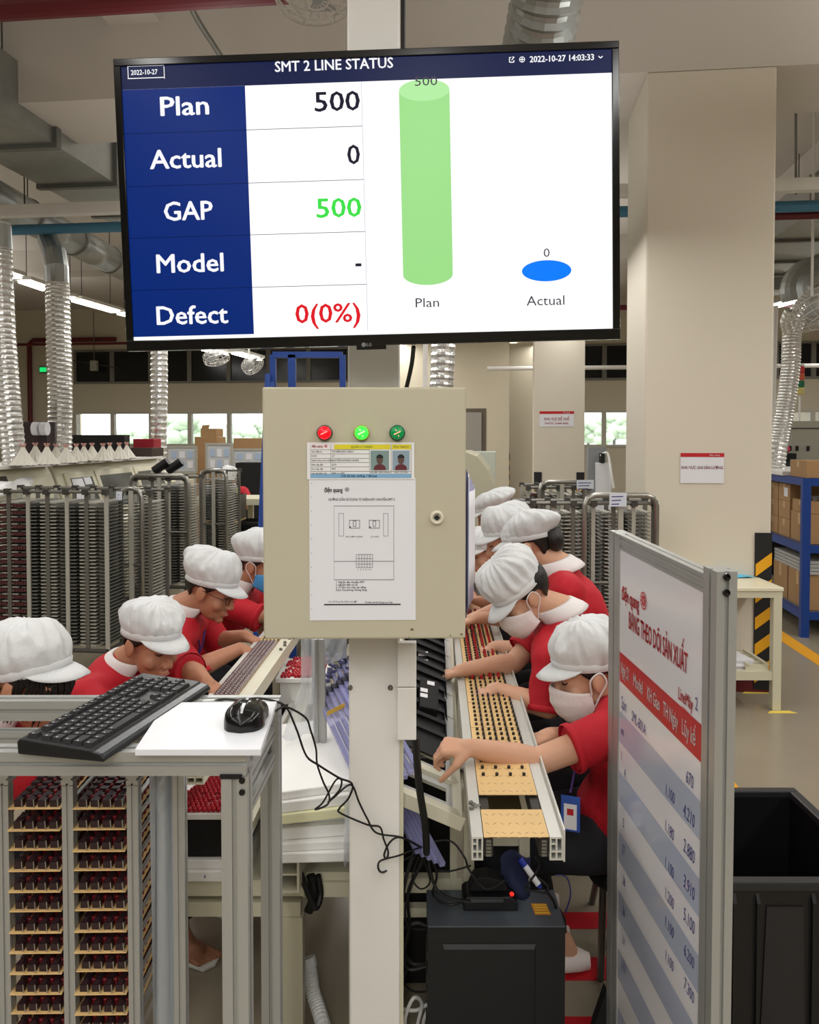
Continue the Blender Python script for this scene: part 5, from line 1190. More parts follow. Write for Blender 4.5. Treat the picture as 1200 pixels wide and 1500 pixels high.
        for i, k in enumerate(lg):
            an = lg[k][2]; fd = bf if feet == 'shoe' else V((.88, -.47, 0)).normalized(); fs = V((fd.y, -fd.x, 0)); z0 = an.z - .09
            f = V((an.x, an.y, z0))
            if feet == 'shoe':
                b = MB(); g = []
                for a in range(9):
                    u = -.082 + .262 * a / 8; w = .052 * math.sin(math.pi * (.02 + .96 * a / 8)) ** .35; hgt = (.072 if a < 3 else .072 - .007 * (a - 2)) * (.55 + .45 * math.sin(math.pi * (.02 + .96 * a / 8)) ** .4); g.append([f + fd * u + fs * (w * math.cos(q)) + up * (hgt * .5 + hgt * .5 * math.sin(q) * 1) for q in [2 * math.pi * j / 14 for j in range(14)]])
                b.patch(g, True); b.add(g[0], [tuple(range(14))[::-1]]); b.add(g[-1], [tuple(range(14))])
                so = b.build('shoe', mat('white_shoe', (226, 214, 210), .6), t, smooth=True)
                MB().tube([f + fd * .03 + fs * .045 + up * .03, f + fd * .02 + fs * .03 + up * .088, f + fd * .02 + up * .092, f + fd * .02 - fs * .03 + up * .088, f + fd * .03 - fs * .045 + up * .03], .006, 6).build('strap', blackm, so)
            else:
                MB().prism([f + fd * a + fs * w for a, w in ((-.05, -.03), (-.06, 0), (-.05, .03), (.05, .045), (.13, .040), (.145, 0), (.13, -.040), (.05, -.045))], up * .012).build('sandal', mat('white_sandal', (226, 224, 218), .6), t, bevel=.004)
    # ---- head dress
    if cap:
        c = dict(h=.125, puff=.16, back=.16, tilt=0.); c.update(capdef or {})
        ti = R(c['tilt']); 
        def Lc(x, yy, z): return L(x, yy * math.cos(ti) - z * math.sin(ti), z * math.cos(ti) + yy * math.sin(ti))
        def rim(th): return .083 * math.sin(th), -.012 + .100 * math.cos(th), .034 + .020 * math.cos(th)
        g = []
        for i in range(29):
            tt = i / 28; row = []
            for j in range(120):
                th = 2 * math.pi * j / 120; x, yy, z = rim(th); bk = (1 - math.cos(th)) / 2; z = z * (1 - tt) + .034 * tt
                f = math.cos(tt * math.pi / 2) ** .55 * (1 + (c['puff'] + c['back'] * bk) * math.sin(math.pi * tt ** .8))
                f *= 1 + (.045 * math.sin(13 * th + 1.5 * math.sin(3 * th + seed)) * math.sin(math.pi * min(tt * 1.05, 1)) ** .7 * (1 - tt * .5))
                zz = z + (c['h'] + .014 * math.sin(2 * th + seed) * (1 - tt ** 3)) * math.sin(tt * math.pi / 2) ** .85 - .05 * bk * c['back'] * math.sin(math.pi * tt)
                q = V((x * f, (yy + .012) * f - .012 - c['back'] * .12 * math.sin(math.pi * tt * .8), zz)); n_ = noise.noise(q * 13 + V((seed, seed, 0))) * .010 + (.3 - abs(noise.noise(V((math.cos(th) * 3.4, math.sin(th) * 3.4, tt * 1.5 + seed))))) * .020 + (.3 - abs(noise.noise(V((math.cos(th) * 7 + tt, math.sin(th) * 7, tt * 2.5 + seed))))) * .008
                q += q.normalized() * n_ * min(1, tt * 5) * (1 - tt ** 4); row.append(Lc(*q))
            g.append(row)
        MB().patch(g, True).build('cap_crown', capm, t, smooth=True)
        g = []
        for z_, o in ((-.014, .0), (-.012, .003), (.010, .004), (.013, .001)):
            g.append([Lc(x * (1 + o / .09), (yy + .012) * (1 + o / .09) - .012, z + z_) for x, yy, z in [rim(2 * math.pi * j / 48) for j in range(48)]])
        MB().patch(g, True).build('cap_band', capm, t, smooth=True)
        g = []
        for j in range(25):
            th = R(-66 + 132 * j / 24); x, yy, z = rim(th); tp_ = max(0, math.cos(th / R(66) * math.pi / 2)) ** .55; ln = .058 * tp_ + .002
            g.append([Lc(x * (1 + (.02 + .10 * tp_) * q), yy + ln * q, z - .006 - (.016 * q * q + .012 * abs(x) / .083 * q) * tp_ - .0 * q) for q in (0, .33, .66, 1)])
        MB().patch(g).build('cap_brim', capm, t, smooth=True, solid=.0022)
    # ---- hair
    g = []
    for j in range(49):
        th = 2 * math.pi * j / 48; ad = abs((th + math.pi) % (2 * math.pi) - math.pi)                 # 0 front
        if ad < .85: lo = .040 + (.0 if hair != 'fringe' else -.02)
        elif ad < 1.35: lo = .040 + (-.045 if hair != 'none' else 0) * (ad - .85) / .5
        elif ad < 1.8: lo = .012
        else: lo = .012 - (.105 if hair in ('long', 'bun') else .075) * min(1, (ad - 1.8) / .6)
        row = []
        for i in range(9):
            z = .085 + (lo - .085) * i / 8; e = math.sqrt(max(1 - ((z - .03) / .098) ** 2, .36)); back = -.016 if math.cos(th) > 0 else -.016
            row.append(L(.0795 * math.sin(th) * e, back + .0975 * math.cos(th) * e * (.98 if ad < 1 else 1), z))
        g.append(row)
    if not cap:
        for row in g: pass
        MB().ell(L(0, -.018, .036), hr * .080 * K, hf * .096 * K, hu * .088 * K, 24, 14).build('hair_top', hairm, t, smooth=True)
    MB().patch(g).build('hair', hairm, t, smooth=True, solid=.007)
    if hair == 'bun': MB().ell(L(0, -.105, -.012), hr * .055 * K, hf * .038 * K, hu * .055 * K).build('hair_bun', hairm, t, smooth=True)
    if hair == 'fringe':
        b = MB(); r = random.Random(5)
        for i in range(46):
            th = r.uniform(-1.25, 1.5); x, yy = .078 * math.sin(th), -.014 + .100 * math.cos(th); z1 = -.01 - .03 * r.random() - (.045 if abs(th) > .55 else 0)
            b.tube([L(x, yy, .045), L(x * 1.04, yy + .010, .02), L(x * 1.03 + r.uniform(-.006, .006), yy + .006, z1)], [.004, .0042, .001], 5)
        b.build('fringe', hairm, t)
    for s in (-1, 1):
        MB().tube([L(s * .045, .0735, .005), L(s * .038, .082, -.0005), L(s * .028, .0845, -.0015), L(s * .018, .083, .001)], [.001, .002, .002, .001], 6).build('eyelash', hairm, t)
        MB().tube([L(s * .050, .0735, .028), L(s * .036, .0845, .0345), L(s * .018, .0895, .031)], [.0012, .003, .002], 6).build('eyebrow', hairm, t)
    if not mask: MB().tube([L(-.020, .0915, -.0705), L(-.008, .0985, -.0700), L(.008, .0985, -.0700), L(.020, .0915, -.0705)], [.0012, .0035, .0035, .0012], 6).build('lips', mat('lip', (160, 88, 80), .5), t)
    if glasses:
        b = MB()
        for s in (-1, 1):
            b.tube([L(s * (.034 + .023 * math.cos(a)), .098 - .006 * abs(math.cos(a)), -.002 + .017 * math.sin(a)) for a in [2 * math.pi * i / 20 for i in range(21)]], .0016, 6)
            b.tube([L(s * .056, .092, .002), L(s * .078, .05, .004), L(s * .083, -.005, .006)], .0016, 6)
        b.tube([L(-.012, .100, .001), L(0, .103, .004), L(.012, .100, .001)], .0015, 6)
        b.build('glasses', mat('dark_glasses_frame', (60, 26, 24), .3), t)
    if mask:
        g = []
        for i in range(17):
            th = R(-82 + 164 * i / 16); c_ = math.cos(th); row = []
            for j in range(11):
                v = j / 10; top, bot = -.006 - .030 * (1 - c_ ** 1.5), -.124 + .040 * (1 - c_); z = top + (bot - top) * v
                bulge = .128 * (1 - .16 * (2 * v - .75) ** 2); row.append(L(.073 * math.sin(th) * (1 - .10 * max(0, v - .5)), -.004 + bulge * c_ ** .8 + .0018 * math.sin(v * 19) * c_, z))
            g.append(row)
        mo_ = MB().patch(g).build('face_mask', maskb if mask == 'blue' else maskm, t, smooth=True, solid=.002)
        for s in (-1, 1):
            a, c_ = g[0 if s < 0 else 16][1], g[0 if s < 0 else 16][8]
            MB().tube(smooth([a, L(s * .082, .018, .004), L(s * .085, -.014, .018), L(s * .088, -.026, -.012), L(s * .083, .0, -.045), c_], 5), .0017 if mask != 'white2' else .0026, 6).build('ear_loop', maskm, mo_)
    if lanyard or badge:
        b = MB(); c0 = ch + fw * .125 - ax * .03
        for s in (-1, 1): b.tube(smooth([N + bs * (s * .066) + up * .03, N + bs * (s * .065) + fw * .075 - up * .02, ch + fw * .118 + bs * s * .02 + ax * .04, c0], 5), .0035, 6)
        b.build('lanyard', mat('purple_lanyard', (74, 50, 120), .7), t)
        if badge:
            a = badge; n_ = V((-.35, -.93, 0)).normalized(); sd = V((n_.y, -n_.x, 0)) * -1
            MB().tube([c0, a], .003, 6).build('lanyard_strap', mat('purple_lanyard', (74, 50, 120)), t)
            bg = MB().obox(a - up * .055, sd * .024, n_ * .002, up * .045).build('id_badge', mat('blue_badge_holder', (40, 82, 170), .3), t, bevel=.002)
            MB().obox(a - up * .062 + n_ * .0024, sd * .016, n_ * .0004, up * .032).build('badge_card', paper, bg); MB().obox(a - up * .05 + n_ * .003, sd * .008, n_ * .0004, up * .008).build('badge_print', redp, bg)
    return t
def stool(label, p, top, k=1.0):
    s = thing('stool', label, 'stool', (p.x, p.y, 0), 'stools of the line workers')
    MB().lathe((p.x, p.y, top - .04), (0, 0, 1), [(.15 * k, 0), (.16 * k, .01), (.16 * k, .03), (.15 * k, .04)], 24).build('seat', mat('stool_seat', (26, 26, 30), .6), s, smooth=False)
    for i in range(4):
        a = math.pi / 4 + i * math.pi / 2; MB().tube([(p.x + .10 * k * math.cos(a), p.y + .10 * k * math.sin(a), top - .04), (p.x + .17 * k * k * math.cos(a), p.y + .17 * k * k * math.sin(a), 0)], .011, 8).build('leg', steel, s)
    return s
D_ = dict
# right-hand row, facing left over the right conveyor
H1 = P(858, 985, 2.25)
person('nearest right worker in white cap and mask reaching across the conveyor', H1, 190, 15, armL=D_(sh=V((.545, 2.06, .85)), el=P(786, 1116, 2.0), wr=P(695, 1096, 1.97), hd=V((-1, .10, .02)), curl=1.3, pn=V((-.1, .35, -1))),
       armR=D_(el=P(880, 1085, 2.46), wr=P(806, 1078, 2.18), hd=V((-.9, -.30, -.12)), curl=.75), bodyyaw=180, mask='white2', hair='long', capdef=D_(h=.125, puff=.14, back=.16), badge=P(836, 1160, 2.02), pelvis=V((.60, 2.28, .50)), ankles=[(.455, 2.40, .09), (.30, 2.24, .09)], size=.93)
H2 = P(764, 870, 2.62)
person('second right worker in white cap and mask with head bowed over the panels', H2, 196, 36, armL=D_(sh=V((.435, 2.46, .915)), el=P(803, 1036, 2.42), wr=P(728, 1010, 2.50), hd=V((-.9, .1, -.25)), curl=.8),
       armR=D_(el=P(752, 972, 2.74), wr=P(680, 981, 2.66), hd=V((-.95, -.05, -.25)), curl=.45), bodyyaw=180, mask='white', hair='short', capdef=D_(h=.13, puff=.12, back=.10, tilt=-14), lanyard=True, size=.93, pelvis=V((.72, 2.62, .50)))
H3 = P(774, 798, 3.02)
person('third right worker in puffed white cap turned away from the camera', H3, 160, 24, armL=D_(el=P(782, 955, 2.92), wr=P(728, 947, 2.99), hd=V((-.9, .1, -.3)), curl=.7), armR=D_(wr=P(700, 905, 3.22), hd=V((-.9, -.1, -.3))),
       bodyyaw=178, hair='bun', capdef=D_(h=.095, puff=.14, back=.24, tilt=0), vox=.006, size=.93, pelvis=V((.76, 3.05, .52)))
H4 = P(742, 790, 3.45)
person('fourth right worker mostly hidden, white cap brim beside the documents', H4, 185, 20, armL=D_(el=P(742, 890, 3.38), wr=P(694, 905, 3.36), hd=V((-.9, 0, -.3))), armR=D_(wr=P(700, 880, 3.62)), bodyyaw=180, hair='short', vox=.007, size=.93, pelvis=V((.76, 3.5, .52)))
H5 = P(713, 808, 3.95)
person('fifth right worker with face showing beside the hanging documents', H5, 200, 18, armL=D_(wr=P(690, 870, 3.85)), armR=D_(wr=P(690, 870, 4.05)), bodyyaw=180, vox=.008, size=.9, capdef=D_(h=.10), pelvis=V((.70, 3.95, .5)))
H6 = P(722, 752, 4.5)
person('farthest right worker in white cap with black hair over the document tops', H6, 170, 28, armL=D_(wr=P(690, 840, 4.4)), armR=D_(wr=P(690, 838, 4.6)), bodyyaw=178, vox=.009, size=.95, hair='bun', capdef=D_(h=.09, back=.3), pelvis=V((.80, 4.5, .56)))
# left-hand row, facing right over the left conveyor
H7 = P(50, 998, 1.95)
person('nearest left worker in white cap with dark fringe behind the keyboard', H7, -14, 18, armR=D_(el=P(45, 1140, 1.86), wr=P(140, 1120, 2.02), hd=V((.9, .2, -.2))), armL=D_(el=P(110, 1085, 2.28), wr=P(190, 1078, 2.18), hd=V((.9, -.1, -.2)), curl=.6), bodyyaw=0,
       hair='fringe', capdef=D_(h=.12, puff=.14, back=.20, tilt=16), sk=skin2, pelvis=V((-1.12, 1.98, .50)), size=.96)
H8 = P(222, 939, 2.50)
person('second left worker in white cap looking down at the board by the keyboard', H8, -34, 20, armL=D_(el=P(281, 984, 2.60), wr=P(300, 997, 2.55), hd=V((.75, -.35, -.45)), curl=.75), armR=D_(el=P(165, 1065, 2.33), wr=P(235, 1062, 2.36), hd=V((.9, .2, -.2))), bodyyaw=-25,
       hair='short', capdef=D_(h=.10, puff=.10, back=.12, tilt=2), sk=skin2, feet='bare', pelvis=V((-1.0, 2.60, .50)), ankles=[(-.66, 2.72, .09), (-.71, 2.48, .09)], size=.95)
H9 = P(310, 862, 3.05)
person('third left worker in white cap and dark glasses assembling boards', H9, -10, 24, armR=D_(sh=V((-.84, 2.86, .86)), el=P(279, 984, 2.84), wr=P(352, 950, 3.0), hd=V((.8, .15, -.3)), curl=.8), armL=D_(el=P(318, 940, 3.26), wr=P(358, 931, 3.16), hd=V((.75, -.2, -.3)), curl=.7), bodyyaw=-5,
       glasses=True, hair='short', capdef=D_(h=.12, puff=.14, back=.2), lanyard=True, sk=skin2, pelvis=V((-1.02, 3.08, .52)), size=.95)
H10 = P(380, 826, 3.65)
person('fourth left worker in white cap and blue mask half behind the cabinet', H10, -14, 14, armR=D_(el=P(366, 900, 3.48), wr=P(404, 905, 3.55), hd=V((.9, .1, -.3))), armL=D_(wr=P(410, 895, 3.8), hd=V((.9, 0, -.3))), bodyyaw=-5, mask='blue', vox=.006, sk=skin2, pelvis=V((-.96, 3.68, .52)), size=.95)
# two people farther back
H11 = P(336, 702, 9.6)
person('distant worker in red shirt, white cap and mask at the far desk', H11, -80, 18, armR=D_(wr=P(322, 738, 9.4)), armL=D_(wr=P(352, 738, 9.4)), mask='white', vox=.012, pelvis=V((-2.14, 9.85, .52)), legs=True)
H12 = P(1132, 640, 9.7)
person('person in red with black hair half hidden behind the big front pillar', H12, -60, 8, cap=False, hair='long', vox=.012, standing=True, collar=False, armL=D_(wr=P(1150, 662, 9.3)), armR=D_(wr=P(1120, 690, 9.5)))
for lab, p_, z_ in (('grey stool under the nearest right worker', V((.612, 2.30, 0)), .42), ('grey stool under the second right worker', V((.74, 2.62, 0)), .42), ('grey stool under the third right worker', V((.78, 3.05, 0)), .44), ('grey stool under the fourth right worker', V((.78, 3.5, 0)), .44), ('grey stool under the fifth right worker', V((.72, 3.95, 0)), .42), ('grey stool under the farthest right worker', V((.82, 4.5, 0)), .48),
    ('grey stool under the nearest left worker', V((-1.14, 1.98, 0)), .42), ('grey stool under the second left worker', V((-1.02, 2.6, 0)), .42), ('grey stool under the glasses worker', V((-1.04, 3.08, 0)), .44), ('grey stool under the blue mask worker', V((-.98, 3.68, 0)), .44), ('grey stool under the distant worker', V((-2.14, 9.87, 0)), .44)):
    stool(lab, p_, z_ - .045, .66 if 'nearest right' in lab else 1.0)

# ------------------------------------------------------------------ placement machines on the left
MO = V((-2.62, 7.68, 0))
def mp(s, t, z): return apt(MO, s, t, z)
def mprism(b, prof, t0, t1_): return b.prism([mp(s, t0, z) for s, z in prof], mp(0, t1_, 0) - mp(0, t0, 0))
ZT = 1.335
prof = [(0, .08), (0, .80), (-.05, .86), (-.20, 1.27), (-.24, ZT), (-1.1, ZT), (-1.1, .08)]
dkwin = mat('smoked_door_window', (84, 86, 82), .2); gap = mat('machine_gap', (120, 116, 100), .6)
def slope(t, f, o=.0): s, z = -.05 - .15 * f, .86 + .41 * f; return mp(s + .94 * o, t, z + .34 * o)
def machine(label, t0, t1_, wins):
    m = thing('placement_machine', label, 'machine', mp(-.5, (t0 + t1_) / 2, 0))
    mprism(MB(), prof, t0, t1_ - .02).build('body', creamd, m, bevel=.01)
    mprism(MB(), [(-.03, 0), (-.03, .08), (-1.05, .08), (-1.05, 0)], t0 + .03, t1_ - .05).build('plinth', steeld, m)
    mprism(MB(), [(-.17, ZT + .0005), (-.17, ZT + .022), (-.75, ZT + .022), (-.75, ZT + .0005)], t0 + .02, t1_ - .04).build('top_ledge', paint_w, m)
    for a, c in wins:
        d = MB().prism([slope(a, .02, .0), slope(c, .02, .0), slope(c, .98, .0), slope(a, .98, .0)], (slope(a, 0, .02) - slope(a, 0, 0))).build('sloped_door', creamd, m, bevel=.006)
        i = .06; MB().prism([slope(a + i, .16, .0205), slope(c - i, .16, .0205), slope(c - i, .86, .0205), slope(a + i, .86, .0205)], (slope(a, 0, .002) - slope(a, 0, 0))).build('door_window', dkwin, d)
        w = c - a
        for z0, z1 in ((.10, .44), (.46, .79)):
            q = MB().prism([mp(.0005, a + .02, z0), mp(.0005, c - .02, z0), mp(.0005, c - .02, z1), mp(.0005, a + .02, z1)], AW * .012).build('lower_door', creamd, m, bevel=.004)
            MB().prism([mp(.013, a + w * .8, z1 - .08), mp(.013, a + w * .86, z1 - .08), mp(.013, a + w * .86, z1 - .05), mp(.013, a + w * .8, z1 - .05)], AW * .008).build('handle', steeld, q)
    return m
m1 = machine('cream placement machine at the far left with dark lettering plate', -2.4, -.98, ())
MB().prism([slope(-2.3, .93, .0005), slope(-1.62, .93, .0005), slope(-1.62, 1.03, .0005), slope(-2.3, 1.03, .0005)], slope(0, 0, .004) - slope(0, 0, 0)).build('name_plate', mat('dark_plate', (54, 46, 36), .4), m1)
d1, d2 = AX, (slope(0, 1) - slope(0, 0)).normalized(); txt('MURA', .066, slope(-1.86, .98, .006), d1, d2, mat('gold_letter', (200, 170, 96), .4, .3), m1, 'lettering', .02, sx=1.05)
m2 = machine('cream placement machine with slanted smoked windows behind the carts', -.96, 1.18, ((-.85, -.36), (-.34, .42), (.44, 1.1)))
for a, c, f0, f1 in ((-.80, -.62, .2, .62), (-.78, -.60, .66, .84), (-.58, -.46, .7, .85)): MB().prism([slope(a, f0, .0235), slope(c, f0, .0235), slope(c, f1, .0235), slope(a, f1, .0235)], slope(0, 0, .001) - slope(0, 0, 0)).build('notice', paper, m2)
g = [[mp(-.10 + .06 * j / 5 + .02 * math.sin(i * 1.7 + j), -2.1 + .62 * i / 8, 1.26 - .10 * j / 5 + .01 * math.sin(i + j * 2)) for i in range(9)] for j in range(6)]
setp(MB().patch(g).build('plastic_wrap', mat('white_film', (232, 232, 232), .4, bump=.4, bscale=20), None, smooth=True, solid=.002), 'crumpled white film on the front of the far left machine', 'plastic film')
conem = mat('white_pleated_cone', (228, 224, 214), .75); tipm = mat('pink_frayed_tip', (206, 160, 148), .8)
def cone(p, k, lab):
    t = thing('pleated_cone', lab, 'cone', p, 'white cones on the machine top'); g = []
    for i in range(6):
        f = i / 5; r = (.078 * (1 - f) ** 1.25 + .012) * k; g.append([p + V((math.cos(2 * math.pi * j / 36), math.sin(2 * math.pi * j / 36), 0)) * r * (1 + (.13 if j % 3 == 0 else -.05)) + V((0, 0, .004 + .135 * k * f)) for j in range(36)])
    MB().patch(g, True).build('pleats', conem, t)
    MB().lathe(p, (0, 0, 1), [(.086 * k, 0), (.086 * k, .006)], 20).build('base_disc', black, t)
    b = MB()
    for j in range(7):
        a = j * .9; q = p + V((0, 0, .132 * k)); b.tube([q, q + V((.022 * math.cos(a), .022 * math.sin(a), .035))], [.006, .004], 5)
    b.build('frayed_tip', tipm, t)
CL = ['white pleated cone nearest the left edge on the machine top'] + ['white pleated cone, %s from the left on the machine top' % q for q in ORDN[1:12]]
cx = [(34, 674, 6.15), (52, 668, 6.75), (69, 673, 6.35), (82, 667, 6.9), (97, 670, 6.7), (112, 668, 7.0), (123, 666, 7.25), (135, 666, 7.4), (151, 667, 7.2), (161, 664, 7.6), (175, 664, 7.6), (186, 663, 8.0)]
for (px, py, D), l in zip(cx, CL):
    p = P(px, py, D); p.z = ZT + .0225; cone(p, 1.0 if px < 80 else .92, l)
# things standing on the machine tops
def boxthing(name, label, cat, px0, py0, px1, py1, D, depth, m, bevel=.003, group=None, z0=None, axis=True):
    a, c = P(px0, py1, D), P(px1, py0, D); b = MB(); w = c.x - a.x
    if z0 is not None: a.z = z0
    o = V((a.x, D, 0)); ab = MB().obox(o + AW * w / 2 + AX * depth / 2 + V((0, 0, (a.z + c.z) / 2)), AW * w / 2, AX * depth / 2, V((0, 0, (c.z - a.z) / 2)))
    return setp(ab.build(name, m, bevel=bevel), label, cat, group)
o = boxthing('tool_case', 'dark red case with two white rolls on the machine top', 'case', 32, 618, 70, 642, 6.9, .25, mat('case_dark', (52, 38, 40), .5), z0=ZT + .0225)
boxthing('long_box', 'long black box behind the white cones on the machine top', 'box', 104, 637, 186, 653, 8.2, .12, black, z0=ZT + .0225)
boxthing('dark_tray', 'dark brown tray on the far machine end', 'tray', 184, 656, 224, 668, 8.6, .3, mat('dark_brown', (60, 46, 40), .5), z0=ZT + .0225)
boxthing('red_box', 'red and grey flat box behind the flexible duct', 'box', 195, 643, 226, 656, 8.75, .2, mat('flat_red', (160, 28, 44), .5), z0=P(195, 656, 8.75).z)
def roll(px, py, D, lab): c = P(px, py, D); setp(MB().lathe(c, (1, 0, 0), [(.03, 0), (.055, .0), (.055, .05), (.03, .05)], 20).build('white_roll', paper, smooth=False), lab, 'roll', 'rolls by the tool case')
roll(49, 628, 6.8, 'left white roll before the dark red case'); roll(61, 628, 6.8, 'right white roll before the dark red case')

# ------------------------------------------------------------------ magazine carts
fin = mat('grey_fin_plastic', (104, 104, 98), .5); finl = mat('pale_fin', (170, 168, 158), .45)
bdm = mat('board_dark_red', (84, 44, 46), .5, var=.3, vscale=40)
def cart(label, o, w, d, ztop, zbot, cols, loaded=0, handle=None, tag=None, floor_wheels=True, ang=None):
    ex, ey = (AW, AX) if ang is None else (V((math.cos(ang), math.sin(ang), 0)), V((-math.sin(ang), math.cos(ang), 0)))
    t = thing('magazine_cart', label, 'cart', (o.x, o.y, 0))
    def c(s, tt, z): return V((o.x, o.y, 0)) + ex * s + ey * tt + V((0, 0, z))
    for tt in (0, d):
        MB().tube([c(0, tt, ztop), c(w, tt, ztop)], .011, 8).build('top_tube', steel, t); MB().tube([c(0, tt, zbot), c(w, tt, zbot)], .014, 8).build('base_tube', steeld, t)
        b = MB()
        for i in range(cols + 1): q = c(w * i / cols, tt, ztop); b.obox(q, ex * .018, ey * .018, V((0, 0, .018)))
        b.build('tube_clamps', steeld, t, kind='stuff')
    for s in (0, w):
        MB().tube([c(s, 0, zbot), c(s, d, zbot)], .014, 8).build('base_tube', steeld, t)
        for tt in (0, d): MB().lathe(c(s - .012, tt, .05), ex, [(.02, 0), (.05, .003), (.05, .022), (.02, .025)], 14).build('wheel', rubber, t); MB().bar(c(s, tt, .05), c(s, tt, zbot), .02, .02, (0, 1, 0)).build('wheel_fork', steeld, t)
    nf = int((ztop - zbot - .06) / .023)
    for i in range(cols + 1):
        s = w * i / cols
        for tt in (.012, d - .012): 
            q = MB().bar(c(s, tt, zbot), c(s, tt, ztop), .024, .016, (0, 1, 0)).build('column', steel if i % 2 else finl, t)
        b = MB()
        for k in range(nf):
            z = zbot + .03 + k * .023
            for sg in ((-1, 1) if 0 < i < cols else (1,) if i == 0 else (-1,)):
                b.obox(c(s + sg * (.012 + w / cols * .16), d / 2, z), ex * (w / cols * .16), ey * (d * .46), V((0, 0, .0035)))
        b.build('slot_fins', fin if i % 2 == 0 else finl, t, kind='stuff')
    pr = None
    for i in range(loaded):
        for k in range(nf // 2):
            z = zbot + .05 + k * .046; s0, s1 = w * i / cols + .02, w * (i + 1) / cols - .02
            if pr is None:
                b = MB(); b.obox(c((s0 + s1) / 2, d / 2, z), ex * ((s1 - s0) / 2), ey * (d * .48), V((0, 0, .002)))
                for q in range(5): b.obox(c(s0 + (s1 - s0) * (q + .5) / 5, .02, z + .010), ex * ((s1 - s0) * .075), ey * .012, V((0, 0, .008)))
                pr = b.build('circuit_board', bdm, t); s00, z00 = s0, z
            else: clone(pr, ex * (s0 - s00) + V((0, 0, z - z00)), t)
    if handle:
        s0, s1, zt = handle; r = .06
        L_ = [c(s0, -.03, zbot - .02), c(s0, -.03, zt - r), c(s0 + r * .3, -.03, zt - r * .3), c(s0 + r, -.03, zt), c(s1 - r, -.03, zt), c(s1 - r * .3, -.03, zt - r * .3), c(s1, -.03, zt - r), c(s1, -.03, zbot - .02)]
        MB().tube(L_, .0165, 10).build('handle_tube', mat('bright_steel_tube', (158, 156, 150), .3, .8), t, smooth=True); sm = (s0 + s1) / 2
        MB().bar(c(sm, -.03, zbot), c(sm, -.03, zt - .015), .03, .02, (0, 1, 0)).build('middle_bar', finl, t); MB().tube([c(s0, -.03, (zt + zbot) / 2), c(s1, -.03, (zt + zbot) / 2)], .01, 8).build('cross_tube', steel, t)
    if tag:
        a, cc, dd = tag; q0, q1 = P(*a, dd), P(*cc, dd); y = dd
        pt_ = MB().box(q0.x, y, q1.z, q1.x, y + .001, q0.z).build('tag', mat('tag_paper', (214, 220, 232), .6), t)
        for k in range(3): flat([V((q0.x + .012, y - .0006, q0.z - .02 - .022 * k)), V((q1.x - .02 - .012 * k, y - .0006, q0.z - .018 - .022 * k)), V((q1.x - .02 - .012 * k, y - .0006, q0.z - .024 - .022 * k)), V((q0.x + .012, y - .0006, q0.z - .026 - .022 * k))], inkb, pt_, 'written_line')
    return t
cart('grey magazine cart with red loaded boards at the left picture edge', V((-2.74, 5.32, 0)), .80, .36, 1.225, .20, 6, 2, None)
cart('narrow grey cart with bent tube handle between machine and loaded cart', V((-1.90, 5.55, 0)), .14, .3, 1.20, .20, 1, 0, (-.05, .10, 1.23), ((170, 720), (179, 735), 5.50))
cart('grey magazine cart with rounded tube frame behind the second left worker', V((-2.22, 6.62, 0)), .42, .36, 1.235, .36, 3, 0, (-.03, .46, 1.262))
cart('grey cart frame beside the black crates in the left background', V((-1.86, 7.4, 0)), .20, .4, 1.25, .3, 1, 0, (-.02, .22, 1.27))
cart('grey magazine cart with bent tube handle beside the big front pillar', V((.615, 4.86, 0)), .84, .20, 1.185, .20, 7, 2, (.42, .845, 1.235), ((893, 722), (918, 742), 4.78), ang=0.)
cart('grey magazine cart behind the right workers with tagged rounded handle', V((.90, 6.2, 0)), .46, .36, 1.19, .25, 4, 1, (.08, .42, 1.235), ((845, 703), (870, 716), 6.10), ang=0.)

# ------------------------------------------------------------------ ducts, pipes and lamps overhead
def ribbed(pts, r, pitch, n=14, amp=.09):
    L = smooth([V(p) for p in pts], 40); out = [L[0]]; acc = 0
    for a, c in zip(L[:-1], L[1:]):
        acc += (c - a).length
        if acc >= pitch / 3: out.append(c); acc = 0
    return MB().tube(out, [r * (1 + amp * (1, -.6, -.6)[i % 3] + .03 * noise.noise(q * 7)) for i, q in enumerate(out)], n)
def fduct(label, pts, r, pitch=.024, m=foil, up_=None, amp=.045):
    t = thing('flexible_duct', label, 'duct', V(pts[-1]) if V(pts[-1]).z < V(pts[0]).z else V(pts[0]))
    ribbed(pts, r, pitch, 18, amp).build('hose', m, t, smooth=False); return t
t = fduct('crinkled foil duct at the left picture edge standing on the machine', [P(0, 365, 6.2), P(5, 480, 6.2), P(12, 580, 6.2), V((P(22, 690, 6.2).x, 6.2, ZT + .023))], .085)
MB().tube([P(-2, 330, 6.2), P(0, 368, 6.2)], .088, 16).build('collar', galv, t)
t = fduct('crinkled foil duct standing on the machine left of the screen', [P(84, 415, 7.1), P(86, 500, 7.1), P(88, 590, 7.1), V((P(87, 668, 7.1).x, 7.1, ZT + .023))], .10)
MB().tube([P(72, 352, 7.3), P(80, 372, 7.15), P(83, 392, 7.1), P(84, 418, 7.1)], .098, 16).build('elbow_collar', galv, t)
fduct('slim foil duct hanging below the lower left screen corner', [P(240, 330, 9.2), P(234, 470, 9.2), P(233, 580, 9.2), P(231, 690, 9.2), V((P(231, 690, 9.2).x, 9.2, 1.06))], .092)
boxthing('vented_machine', 'grey machine under the slim foil duct', 'machine', 205, 705, 262, 900, 9.05, .5, creamd, z0=0)
fduct('foil duct seen in the gap between screen and cabinet', [P(668, 100, 7.2), P(655, 350, 7.2), P(648, 540, 7.2), P(642, 640, 7.2), V((P(640, 640, 7.2).x, 7.2, 1.42))], .105)
